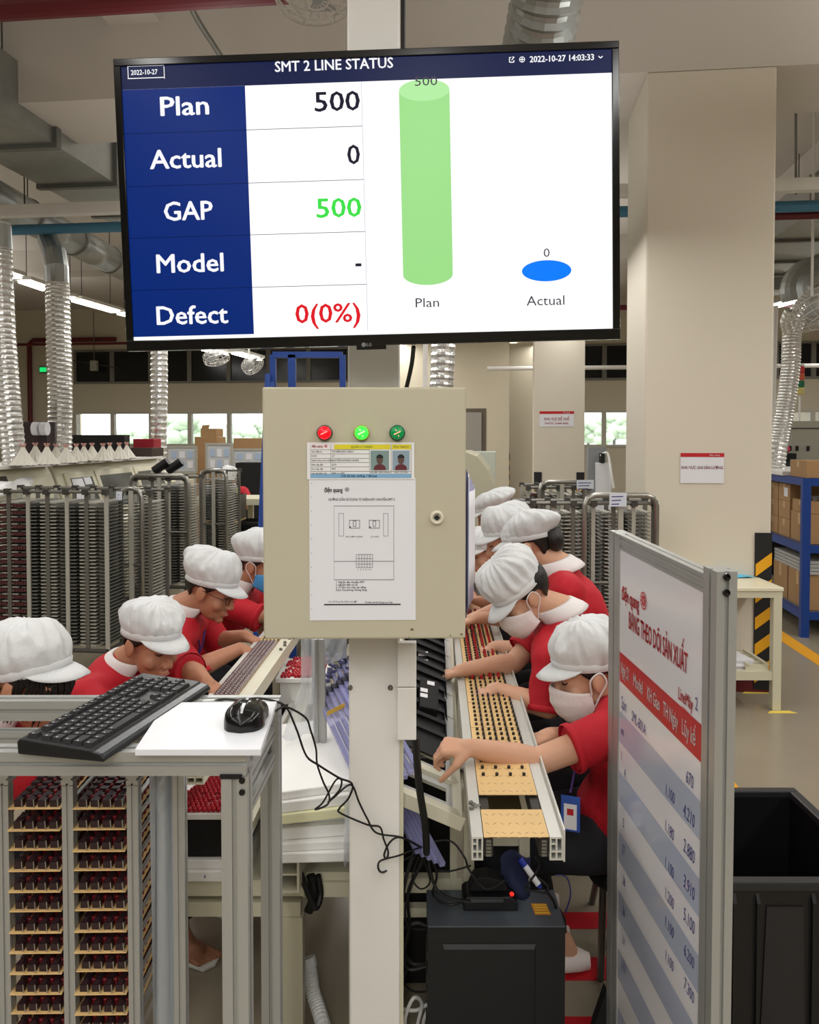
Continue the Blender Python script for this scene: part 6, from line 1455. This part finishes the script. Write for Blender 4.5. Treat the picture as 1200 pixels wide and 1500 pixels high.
boxthing('duct_machine', 'cream machine under the foil duct behind the cabinet', 'machine', 616, 655, 650, 980, 7.0, .6, creamd, z0=0)
t = fduct('dark ribbed metal duct passing behind the top of the screen', [P(818, -140, 2.85), P(806, -40, 2.95), P(793, 40, 3.1), P(775, 110, 3.35), P(735, 200, 4.2), P(690, 235, 6.0)], .125, .034, galv, amp=.075)
t = fduct('bent foil duct at the right picture edge behind the pillar', [P(1250, 415, 7.4), P(1210, 430, 7.4), P(1180, 446, 7.4), P(1162, 480, 7.4), P(1158, 540, 7.4), P(1150, 600, 7.4), P(1140, 655, 7.4), P(1136, 690, 7.4)], .082)
fduct('short narrow foil hose joining the bent duct on the right', [P(1158, 455, 7.2), P(1152, 470, 7.25), P(1155, 485, 7.3)], .05, .03)
RD = V((-2.578, 6.03, 0))
t = thing('rectangular_duct', 'galvanised rectangular duct under the ceiling left of the screen', 'duct', apt(RD, -.33, 1, 3.7))
for i, (a, c) in enumerate(((-2.2, -.012), (.0, .918), (.93, 1.848), (1.86, 3.4))): abox(MB(), RD, -.66, 0, a, c, 3.70, 4.10).build('duct_section', galv, t)
for tt in (0, .93, 1.86): abox(MB(), RD, -.69, .03, tt - .035, tt + .025, 3.67, 4.13).build('flange', mat('dull_galvanised', (128, 130, 128), .45, .7), t)
for tt in (-.6, 1.4):
    for s in (-.64, -.02): MB().tube([apt(RD, s, tt, 4.1), apt(RD, s, tt, 4.6)], .006, 6).build('hanger_rod', steeld, t)
t = thing('round_duct', 'round galvanised duct crossing below the rectangular duct', 'duct', P(0, 300, 7.6)); q0, q1 = P(-45, 270, 7.1), P(240, 432, 12.2); q1.z = q0.z
for i in range(5):
    a, c = q0.lerp(q1, i / 5), q0.lerp(q1, (i + .985) / 5); MB().tube([a, c], .165, 24).build('duct_section', galv, t, smooth=True); MB().tube([c - (c - a).normalized() * .02, c + (c - a).normalized() * .02], .172, 24).build('seam_ring', steel, t, smooth=True)
for i in (1, 3): MB().tube([q0.lerp(q1, i / 5) + V((0, 0, .15)), V((q0.lerp(q1, i / 5).x, q0.lerp(q1, i / 5).y, 4.6))], .006, 6).build('hanger_rod', steeld, t)
t = thing('rectangular_duct', 'galvanised rectangular duct high on the right beyond the pillar', 'duct', (4.2, 9, 3.8)); RD2 = V((4.05, 8.6, 0))
for a, c in ((-.3, .9), (.92, 2.1), (2.12, 3.0)): abox(MB(), RD2, 0, .8, a, c, 3.82, 4.2).build('duct_section', galv, t); abox(MB(), RD2, -.03, .83, c - .03, c + .03, 3.79, 4.23).build('flange', steel, t)
for a in (.3, 2.6): MB().tube([apt(RD2, .1, a, 4.2), apt(RD2, .1, a, 4.6)], .006, 6).build('hanger_rod', steeld, t)
t = thing('rectangular_duct', 'dull duct crossing behind the right lamps', 'duct', (5, 11.5, 3.6)); abox(MB(), V((5.0, 12.2, 0)), -.4, 2.4, 0, .5, 3.72, 4.15).build('duct_section', mat('dull_galvanised', (128, 130, 128)), t); MB().tube([apt(V((5.0, 12.2, 0)), 1, .2, 4.15), apt(V((5.0, 12.2, 0)), 1, .2, 4.6)], .008, 6).build('hanger_rod', steeld, t)
t = thing('duct_elbow', 'large foil duct elbow above the right lamps', 'duct', P(1190, 410, 8.2)); MB().tube(smooth([P(1168, 438, 8.2), P(1166, 420, 8.2), P(1180, 402, 8.2), P(1215, 392, 8.2), P(1260, 390, 8.2)], 5), .145, 16).build('elbow', galv, t)
def hline(Dm, px0, px1): f = lambda px: Dm / (1 + .115 * (px - 600) / 1200); return f(px0), f(px1)
def along(name, label, cat, Dm, z, x0, x1, r, m, square=False, rods=()):
    def pt(x): return V((x, Dm - .115 * x, z))
    t = thing(name, label, cat, pt((x0 + x1) / 2)); b = MB()
    if square: b.bar(pt(x0), pt(x1), r * 2, r * 2)
    else: b.tube([pt(x0), pt(x1)], r, 14)
    b.build('run', m, t, smooth=False)
    for x in rods: MB().tube([pt(x) + V((0, 0, r)), V((x, Dm - .115 * x, 4.6))], .006, 6).build('hanger_rod', steeld, t)
    return t
t = along('cable_channel', 'cream square cable channel running across under the ceiling', 'channel', 6.5, 3.449, -6, 7, .045, paint_w, True, (-3.2, 3.4))
MB().obox(V((3.4, 6.5 - .115 * 3.4 - .05, 3.47)), V((.035, 0, 0)), V((0, .01, 0)), V((0, 0, .07))).build('hanger_plate', cream, t)
along('blue_pipe', 'blue painted pipe running across below the cream channel', 'pipe', 6.8, 3.372, -6.5, 8, .044, bluepipe, False, (-3.6, 2.2, 5))
along('red_pipe', 'dark red pipe beneath the blue pipe on the right', 'pipe', 6.9, 3.33, 2.55, 9, .035, darkred, False, (5.2,))
along('red_pipe', 'dark red pipe across the top left corner of the picture', 'pipe', 3.75, 3.62, -4, -.55, .05, darkred, False, (-2.4,))
along('red_pipe', 'thin dark red pipe high on the end wall left side', 'pipe', 17.5, 3.60, -9, -5.5, .03, darkred, False, (-7.8,))
along('red_pipe', 'thin dark red pipe behind the far right lamps', 'pipe', 16.5, 4.05, 4, 10, .05, darkred, False, (6,))
along('grey_pipe', 'thin grey pipe crossing behind the right duct', 'pipe', 16.0, 2.85, 1.5, 11, .04, paint_w, False, (3.2,))
q = wpt(47, 2.0); MB_ = MB().tube([V((q.x, q.y - .08, 0)), V((q.x, q.y - .08, 3.78)), V((q.x + .1, q.y - .1, 3.86)), V((q.x + 2.2, q.y - .35, 3.86))], .055, 12)
setp(MB_.build('red_riser', darkred), 'dark red riser pipe bending along the end wall at left', 'pipe')
q = wpt(67, 3.05); t = thing('exit_sign', 'small green lit exit sign high on the end wall', 'sign', q); MB().obox(q - AX * .05 + V((0, 0, .1)), AW * .10, AX * .03, V((0, 0, .075))).build('housing', steeld, t); MB().obox(q - AX * .083 + V((0, 0, .1)), AW * .085, AX * .004, V((0, 0, .055))).build('lit_face', mat('exit_green', (20, 160, 70), .4, emit=(30, 220, 110), estr=1.0), t)
q = wpt(145, 3.22); t = thing('wall_box', 'small grey box with conduit before the dark upper windows', 'box', q); MB().obox(q - AX * .2, AW * .08, AX * .05, V((0, 0, .12))).build('case', mat('grey_box', (170, 168, 160), .5), t); MB().tube([q - AX * .2 + V((0, 0, .12)), q - AX * .2 + V((0, 0, 1.3))], .012, 6).build('conduit', steel, t); MB().tube([q - AX * .2 - AW * .6 + V((0, 0, .14)), q - AX * .2 + AW * .6 - V((0, 0, .06))], .012, 6).build('cable', steeld, t)

tubem = mat('lit_fluorescent_tube', (255, 255, 250), .3, emit=(255, 250, 238), estr=TUBE); batm = mat('white_batten', (206, 206, 200), .4)
def batten(label, a, c, rods=True, w=.10):
    a, c = V(a), V(c); d = (c - a).normalized(); s = V((d.y, -d.x, 0)).normalized(); t = thing('ceiling_light', label, 'light', (a + c) / 2, 'fluorescent battens over the lines')
    MB().bar(a + V((0, 0, .045)), c + V((0, 0, .045)), w * 1.5, .05).build('batten_body', batm, t)
    MB().bar(a + d * .03, c - d * .03, w, .03).build('tube', tubem, t)
    if rods:
        for f in (.15, .85): q = a.lerp(c, f); MB().tube([q + V((0, 0, .07)), V((q.x, q.y, 4.6))], .006, 6).build('hanger_rod', steeld, t)
def rowpt(px, py, hz=2.04): return P(px, py, FOC * hz / (HOR - py))
for la, a, c in (('fluorescent batten at the left edge below the round duct', (-30, 390), (26, 407)), ('fluorescent batten second from the left edge', (33, 412), (71, 425)), ('fluorescent batten behind the foil duct left of the screen', (98, 436), (104, 438)),
                 ('long fluorescent batten nearest the screen on the left', (110, 440), (170, 457)), ('fluorescent batten partly hidden by the left screen edge', (176, 459), (215, 469)), ('right fluorescent batten touching the pillar edge', (1126, 451.5), (1164, 441)), ('fluorescent batten at the right picture edge', (1172, 438), (1215, 425))):
    batten(la, rowpt(*a), rowpt(*c), w=.16)
batten('small fluorescent batten just under the lower screen edge', P(344, 517, 13.5), P(380, 527, 14.7), w=.14)
batten('bright fluorescent batten end behind the left screen corner', P(300, 512, 13), P(330, 519, 13.8), w=.14)
wirem = mat('white_fan_wire', (212, 210, 206), .35, .3)
def fan(label, c, ax, r, rod=True, tilt_up=None):
    c, ax = V(c), V(ax).normalized(); a = ax.orthogonal().normalized(); b_ = ax.cross(a); t = thing('cage_fan', label, 'fan', c)
    b = MB()
    for rr, z in ((r, 0), (r * .98, .05 * r / .2), (r * .98, -.05 * r / .2), (r * .6, .085 * r / .2), (r * .6, -.085 * r / .2), (r * .3, .09 * r / .2)):
        b.tube([c + ax * z + (a * math.cos(q) + b_ * math.sin(q)) * rr for q in [2 * math.pi * i / 28 for i in range(29)]], .0045 * r / .2 + .001, 5)
    for i in range(16):
        q = 2 * math.pi * i / 16; e = a * math.cos(q) + b_ * math.sin(q)
        b.tube([c + ax * (.09 * r / .2) + e * r * .15, c + ax * (.085 * r / .2) + e * r * .6, c + ax * (.05 * r / .2) + e * r * .97, c + e * r, c - ax * (.05 * r / .2) + e * r * .97, c - ax * (.085 * r / .2) + e * r * .6, c - ax * (.09 * r / .2) + e * r * .15], .0025 * r / .2 + .0008, 4)
    b.build('wire_cage', wirem, t)
    MB().lathe(c - ax * .12 * r / .2, ax, [(.02, 0), (r * .3, .01), (r * .3, .09 * r / .2), (r * .12, .14 * r / .2)], 16).build('motor', mat('fan_motor', (190, 188, 184), .4), t, smooth=True)
    for i in range(3):
        q = 2 * math.pi * i / 3; e = a * math.cos(q) + b_ * math.sin(q); e2 = a * math.cos(q + .9) + b_ * math.sin(q + .9)
        MB().add([c + e * r * .15 + ax * .01, c + e * r * .85 - ax * .01, c + e2 * r * .82 + ax * .02, c + e2 * r * .2 + ax * .02], [(0, 1, 2, 3)]).build('blade', mat('fan_blade', (176, 182, 188), .4), t, solid=.003)
    if rod: q = c - ax * .12 * r / .2; MB().tube([q, q + V((0, 0, .1)), V((q.x, q.y, 4.6))], .012, 8).build('drop_rod', paint_w, t)
fan('white cage fan under the screen edge, left of the pair', P(317, 524, 9.5), (.3, -.3, -1), .15)
fan('white cage fan under the screen edge, right of the pair', P(370, 534, 9.5), (.7, -.5, -.8), .13)
fan('white cage fan at the right edge before the bent duct', P(1200, 456, 6.9), (.3, -.5, -1), .22)
fan('white wire cage fan cut by the top edge above the screen', P(462, -22, 2.7), (.1, -.35, -1), .135)
setp(MB().tube(smooth([P(270, -10, 4.2), P(290, 30, 4.4), P(322, 80, 4.7), P(360, 140, 5.2)], 5), .016, 8).build('ceiling_conduit', steel), 'thin grey conduit slanting down behind the top left of the screen', 'conduit')
setp(MB().tube([P(1120, 152, 6.4), P(1135, 152, 6.4), P(1260, 152, 6.4)], .018, 8).build('ceiling_conduit', paint_w), 'pale conduit under the beam right of the pillar', 'conduit')
setp(MB().tube([P(1166, 148, 6.4), P(1166, 285, 6.6)], .010, 8).build('hanger_rod', steel), 'thin hanging rod right of the pillar top', 'rod')
setp(MB().tube([P(1137, 448, 10.5), P(1134, 560, 10.5), P(1132, 660, 10.5), V((P(1132, 660, 10.5).x, 10.5, 0))], .03, 8).build('white_pole', paint_w), 'slim white pole beside the right foil duct', 'pole')
setp(MB().tube([P(624, 440, 6.0), P(623, 560, 6.0), P(622, 640, 6.0), V((P(622, 640, 6.0).x, 6.0, 0))], .018, 8).build('white_pole', paint_w), 'slim white pole left of the foil duct below the screen', 'pole')
setp(MB().tube(smooth([P(606, 508, 1.66), P(603, 535, 1.70), P(594, 575, 1.74)], 6), .0045, 6).build('power_lead', rubber), 'black lead running down from screen to cabinet', 'cable')

# ------------------------------------------------------------------ back of the hall, middle
def tiltpost(b, a, c, w=.045): return b.bar(a, c, w, w, (0, 1, 0))
t = thing('platform_ladder', 'tall blue steel platform ladder behind the beige cabinet', 'ladder', P(450, 900, 5.6)); yl_ = 5.55; zt_ = P(0, 520, 5.55).z
xs = [P(px, 520, yl_).x for px in (400, 428, 502)]
for x in xs: tiltpost(MB(), V((x, yl_, 0 if x != xs[0] else zt_ - .9)), V((x, yl_, zt_)), .04 if x != xs[1] else .05).build('post', blue, t)
MB().bar((xs[0], yl_, zt_), (xs[2], yl_, zt_), .05, .04).build('top_rail', blue, t)
for px0, px1, y0 in ((393, 371, 548), (398, 384, 560)): tiltpost(MB(), P(px0, y0, 5.5), V((P(px1, 800, 5.2).x, 5.2, 0)), .035).build('leg', blue, t)
tiltpost(MB(), V((xs[2], yl_, zt_ - .12)), V((xs[2] + .05, yl_ + .5, 0)), .035).build('leg', blue, t)
for z in (.4, .8, 1.2): MB().bar((xs[1] - .1, yl_ - .1, z), (xs[2], yl_ - .1, z), .18, .03).build('step', blue, t)
t = thing('rounded_machine', 'cream rounded machine cover right of the documents', 'machine', (.55, 7.2, 0))
q = P(683, 668, 7.0); x0 = .30; b = MB(); pr = [(x0, 0), (x0, 1.44), (.50, 1.44), (.58, 1.41), (.68, 1.28), (.80, .95), (.80, 0)]
b.prism([V((x, 7.0, z)) for x, z in pr], (.1, .9, 0)).build('cover', creamd, t, bevel=.01)
boxthing('pale_cabinet', 'pale cabinet behind the rounded cream machine', 'cabinet', 686, 662, 726, 900, 8.6, .4, mat('pale_green_white', (206, 212, 200), .5), z0=0)
t = thing('grey_equipment', 'grey panel machine with white unit and hoses left of the pillar', 'machine', P(878, 800, 7.6)); a, c = P(862, 655, 7.6), P(888, 700, 7.6)
MB().box(a.x, 7.6, .0, c.x, 7.68, a.z).build('panel', mat('mid_grey_panel', (138, 140, 142), .5), t); a, c = P(875, 678, 7.5), P(896, 720, 7.5); MB().box(a.x, 7.5, .6, c.x, 7.59, a.z).build('white_unit', mat('white_unit', (220, 222, 224), .4), t, bevel=.005)
MB().tube(smooth([P(880, 668, 7.5), P(890, 664, 7.5), P(895, 690, 7.45), P(899, 715, 7.45)], 5), .012, 8).build('hose', paint_w, t); MB().box(P(880, 672, 7.5).x, 7.48, P(0, 678, 7.5).z, P(890, 0, 7.5).x, 7.56, P(0, 664, 7.5).z).build('head', black, t)
MB().box(P(865, 0, 7.5).x, 7.5, 0, P(896, 0, 7.5).x, 7.7, .6).build('base', steeld, t)
# notice boards, boxes, crates and desk on the left
def notice(label, px0, py0, px1, py1, D):
    a, c = P(px0, py0, D), P(px1, py1, D); t = thing('notice_board', label, 'notice board', V(((a.x + c.x) / 2, D, 0))); MB().box(a.x, D, c.z, c.x, D + .02, a.z).build('panel', mat('board_paper', (196, 198, 200), .5, var=.1, vscale=4), t)
    b = MB(); f = .03; b.box(a.x - f, D - .01, a.z, c.x + f, D + .03, a.z + f); b.box(a.x - f, D - .01, c.z - f, c.x + f, D + .03, c.z); b.box(a.x - f, D - .01, c.z, a.x, D + .03, a.z); b.box(c.x, D - .01, c.z, c.x + f, D + .03, a.z); b.build('frame', finl, t)
    for x in (a.x, c.x): MB().bar((x, D + .01, 0), (x, D + .01, c.z), .03, .03, (0, 1, 0)).build('leg', finl, t)
    for i in range(3):
        for k in range(2): x, z = a.x + (c.x - a.x) * (.12 + .3 * i), a.z - (a.z - c.z) * (.15 + .42 * k); MB().box(x, D - .006, z - (a.z - c.z) * .3, x + (c.x - a.x) * .2, D - .003, z).build('notice', paper if (i + k) % 2 else mat('pale_blue_sheet', (170, 190, 214), .6), t)
notice('white notice board left of the cardboard boxes at the back', 246, 656, 286, 690, 12.2); notice('white notice board behind the distant worker', 304, 652, 338, 690, 11.6); notice('grey notice board right of the distant worker', 342, 660, 386, 690, 12.0)
def cbox_(label, px0, py0, px1, py1, D, depth=.35, z0=None, m=cardb, group='cardboard boxes'): return boxthing('cardboard_box', label, 'box', px0, py0, px1, py1, D, depth, m, .004, group, z0)
cbox_('tall cardboard box standing at the back among notice boards', 287, 640, 319, 900, 12.6, .4, 0); cbox_('cardboard box with raised flaps on the tall box', 294, 628, 318, 640, 12.6, .3, P(0, 640, 12.6).z + .002)
a = P(295, 628, 12.6)
setp(MB().prism([a, a + V((.11, 0, 0)), a + V((.13, .0, .06)), a + V((.02, 0, .055))], (0, .01, 0)).build('box_flap', cardb), 'raised flap of the cardboard box by the window', 'flap')
cbox_('wide cardboard box column behind the right notice board', 342, 642, 386, 662, 12.3, .4, 0)
def crate(label, px0, py0, px1, py1, D, depth=.4):
    a, c = P(px0, py1, D), P(px1, py0, D); t = thing('black_crate', label, 'crate', V(((a.x + c.x) / 2, D + depth / 2, a.z)), 'black crates in the left background'); b = MB(); w = .012
    b.box(a.x, D, a.z, c.x, D + w, c.z); b.box(a.x, D + depth - w, a.z, c.x, D + depth, c.z); b.box(a.x, D + w, a.z, a.x + w, D + depth - w, c.z); b.box(c.x - w, D + w, a.z, c.x, D + depth - w, c.z); b.box(a.x + w, D + w, a.z, c.x - w, D + depth - w, a.z + .01)
    b.build('tub', black, t); b = MB()
    for i in range(7): x = a.x + (c.x - a.x) * (.08 + .14 * i); b.box(x, D - .01, a.z, x + .012, D, c.z)
    b.build('ribs', black, t); MB().box(a.x - .012, D - .012, c.z - .03, c.x + .012, D + .002, c.z).build('rim', mat('crate_rim', (34, 35, 37)), t)
crate('upper black ribbed crate left of the far desk', 299, 727, 349, 763, 8.0); crate('lower black crate below the yellow board', 300, 767, 346, 806, 8.0); crate('bottom black crate of the stack by the far desk', 300, 807, 346, 868, 8.0)
crate('black crate on the floor behind the blue ladder leg', 350, 765, 386, 812, 8.3)
a, c = P(296, 766, 7.96), P(347, 763, 7.96); setp(MB().box(a.x, 7.96, a.z, c.x, 8.42, c.z - .001).build('yellow_board', pcb), 'thin yellow board between the stacked black crates', 'board')
t = thing('far_desk', 'cream desk before the distant worker in the left background', 'desk', P(362, 800, 8.8)); a = P(346, 731, 8.8); c = P(374, 740, 8.8)
MB().box(a.x - .5, 8.8, c.z, c.x + .25, 9.4, a.z).build('desktop', cream, t)
for x in (a.x + .05, c.x + .2): MB().bar((x, 8.85, 0), (x, 8.85, c.z), .06, .06, (0, 1, 0)).build('leg', cream, t); MB().bar((x, 9.35, 0), (x, 9.35, c.z), .06, .06, (0, 1, 0)).build('leg', cream, t)
setp(MB().lathe(P(302, 724, 8.9), (1, .1, .0), [(.02, 0), (.105, .002), (.11, .25), (.10, .33), (.03, .335)], 20).build('grey_drum', mat('grey_drum', (120, 120, 120), .5), smooth=False), 'grey drum lying on the crates beside the distant worker', 'drum').location.z += .0
t = thing('green_book', 'green and yellow packet on the far desk', 'packet', P(342, 722, 8.85)); a, c = P(330, 731, 8.85), P(347, 716, 8.85); MB().box(a.x, 8.85, a.z, c.x, 8.95, c.z).build('packet', mat('yellow_green', (170, 176, 110), .6), t)
t = thing('microscope', 'pair of dark machine spouts over the grey cart', 'machine', P(250, 690, 8.0))
for px in (226, 246): MB().tube([P(px, 690, 8.0), P(px + 20, 676, 8.0)], .045, 12).build('spout', black, t)
MB().bar(P(222, 692, 8.05), P(262, 700, 8.05), .05, .05).build('base_bar', paint_w, t); MB().bar(P(262, 698, 8.05), V((P(262, 0, 8.05).x, 8.05, 0)), .05, .05, (0, 1, 0)).build('support', paint_w, t)
setp(MB().box(P(345, 690, 11).x, 11, 0, P(386, 690, 11).x, 11.3, P(0, 678, 11).z).build('dark_cabinet', blackm), 'dark cabinet behind the distant worker on the right', 'cabinet')

# ------------------------------------------------------------------ blue shelving with cartons on the right
BS = V((3.07, 6.38, 0)); t = thing('blue_shelving', 'blue steel shelving holding cardboard boxes at the right picture edge', 'shelving', apt(BS, .7, .7, 0)); WS, DS = 1.5, 1.75
for s in (0, WS):
    for tt in (0, DS * .55, DS): abox(MB(), BS, s, s + .062, tt, tt + .05, 0, 1.25).build('post', blue, t)
LV = (.20, .725, 1.25)
for z in LV:
    for tt in (0, DS): abox(MB(), BS, .064, WS - .002, tt + .004, tt + .044, z - .06, z).build('beam', blue, t)
    for s in (0, WS): abox(MB(), BS, s + .006, s + .05, .052, DS * .55 - .002, z - .06, z).build('beam', blue, t); abox(MB(), BS, s + .006, s + .05, DS * .55 + .052, DS - .002, z - .06, z).build('beam', blue, t)
    abox(MB(), BS, .056, WS - .01, .05, DS - .002, z - .02, z - .004).build('shelf_board', mat('shelf_board', (150, 140, 120), .7), t)
tape = mat('carton_tape', (196, 164, 120), .4)
def carton(label, s0, s1, t0, t1_, z0, h, lab=False, open_=False):
    q = thing('cardboard_box', label, 'box', apt(BS, (s0 + s1) / 2, (t0 + t1_) / 2, z0), 'cartons on the blue shelving'); abox(MB(), BS, s0, s1, t0, t1_, z0, z0 + h).build('carton', cardb, q, bevel=.004)
    abox(MB(), BS, (s0 + s1) / 2 - .025, (s0 + s1) / 2 + .025, t0 - .0012, t0 - .0002, z0 + h * .55, z0 + h - .004).build('tape', tape, q)
    abox(MB(), BS, s0 - .0012, s0 - .0002, (t0 + t1_) / 2 - .025, (t0 + t1_) / 2 + .025, z0 + h * .6, z0 + h - .004).build('tape', tape, q)
    if lab: abox(MB(), BS, s0 - .0018, s0 - .0004, t0 + .05, t0 + .14, z0 + h * .25, z0 + h * .75).build('label', paper, q)
    return q
z = LV[0] + .0005
carton('large carton at the front left of the bottom blue shelf', .066, .52, .07, .50, z, .285); carton('large carton front right on the bottom blue shelf', .54, 1.1, .07, .50, z, .285); carton('carton behind the front one on the bottom blue shelf', .066, .5, .53, .88, z, .285)
for i in range(4): setp(abox(MB(), BS, .064, 1.3, .055, .86, z + .2855 + .028 * i, z + .2855 + .028 * i + .024).build('metal_sheet', mat('grey_panel_stack', (176, 176, 174), .4), bevel=.003), '%s grey panel of the pile on the bottom shelf cartons' % ('lowest', 'second', 'third', 'topmost')[i], 'panel', 'grey panels on the bottom shelf')
z = LV[1] + .0005
carton('large carton at the front left of the middle blue shelf', .066, .5, .07, .46, z, .235); carton('large carton front right on the middle blue shelf', .52, 1.1, .07, .46, z, .23); carton('flat carton with white label on the front middle carton', .07, .56, .08, .44, z + .236, .10, True)
for j in range(3):
    for i in range(3): carton(('lower', 'central', 'upper')[j] + ' carton, %s back along the left side of the middle shelf' % ('nearest', 'second', 'farthest')[i], .066, .36, .49 + i * .30, .77 + i * .30, z + .151 * j, .150, j == 2 and i == 0)
g = [[apt(BS, .12 + .34 * i / 8, .10 + .25 * j / 6, z + .342 + .03 * abs(math.sin(i * 1.9 + j * 1.3))) for i in range(9)] for j in range(7)]
setp(MB().patch(g).build('plastic_bag', plasticfilm, None, smooth=True), 'crumpled clear bag on the labelled carton of the blue shelf', 'plastic bag')
z = LV[2] + .0005
c = carton('carton with orange letters on top of the blue shelving', .03, .6, .02, .38, z, .135)
txt('J2R', .085, apt(BS, .34, .0175, z + .07), AW, V((0, 0, 1)), mat('orange_print', (220, 96, 50), .6), c, 'lettering', .02, shear=.2)
setp(abox(MB(), BS, -.02, .55, .42, 1.5, z, z + .035).build('white_board', paint_w, bevel=.003), 'long white panel lying on the blue shelving top', 'panel')
GC = V((3.75, 8.6, 0)); t = thing('grey_cabinet', 'grey control cabinet with three black switches behind the shelving', 'cabinet', apt(GC, .6, .3, 0)); cbm = mat('grey_green_cabinet', (168, 166, 150), .5)
abox(MB(), GC, .16, 1.6, 0, .6, 0, 1.73).build('body', cbm, t, bevel=.006); abox(MB(), GC, .15, 1.61, -.012, .61, 1.65, 1.66).build('lid_seam', steeld, t)
for s in (.22, .29, .40, .62): abox(MB(), GC, s, s + .025, -.02, 0, 1.42, 1.47).build('switch', blackm, t)
p = apt(GC, .36, .1, 1.73); t = thing('signal_tower', 'red amber green signal tower light on the grey cabinet', 'signal light', p); MB().tube([p, p + V((0, 0, .28))], .011, 8).build('pole', paint_w, t)
for i, cc in enumerate(((214, 200, 120), (20, 110, 70), (206, 92, 60), (190, 40, 46))): MB().lathe(p + V((0, 0, .28 + .075 * i)), (0, 0, 1), [(.04, 0), (.043, .006), (.043, .064), (.04, .07)], 16).build('light_segment', mat('tower_%d' % i, cc, .3), t)
MB().lathe(p + V((0, 0, .58)), (0, 0, 1), [(.04, 0), (.043, .01), (.03, .022)], 16).build('cap', paint_w, t)
t = thing('black_bench', 'black bench top behind the right pillar edge', 'bench', (3.6, 8.4, 0)); MB().box(3.3, 8.25, 1.34, 3.9, 8.55, 1.40).build('top', blackm, t)
MB().box(3.34, 8.28, 0, 3.85, 8.5, 1.34).build('body', mat('dark_bench', (46, 46, 48), .6), t)
setp(MB().ell((3.80, 8.4, 1.44), V((.10, 0, 0)), V((0, .09, 0)), V((0, 0, .05)), 16, 9).build('pink_cloth', mat('pink_cloth', (222, 40, 90), .8), smooth=True), 'bright pink cloth heap on the black bench', 'cloth')
bpy.data.scenes.remove(WS_)
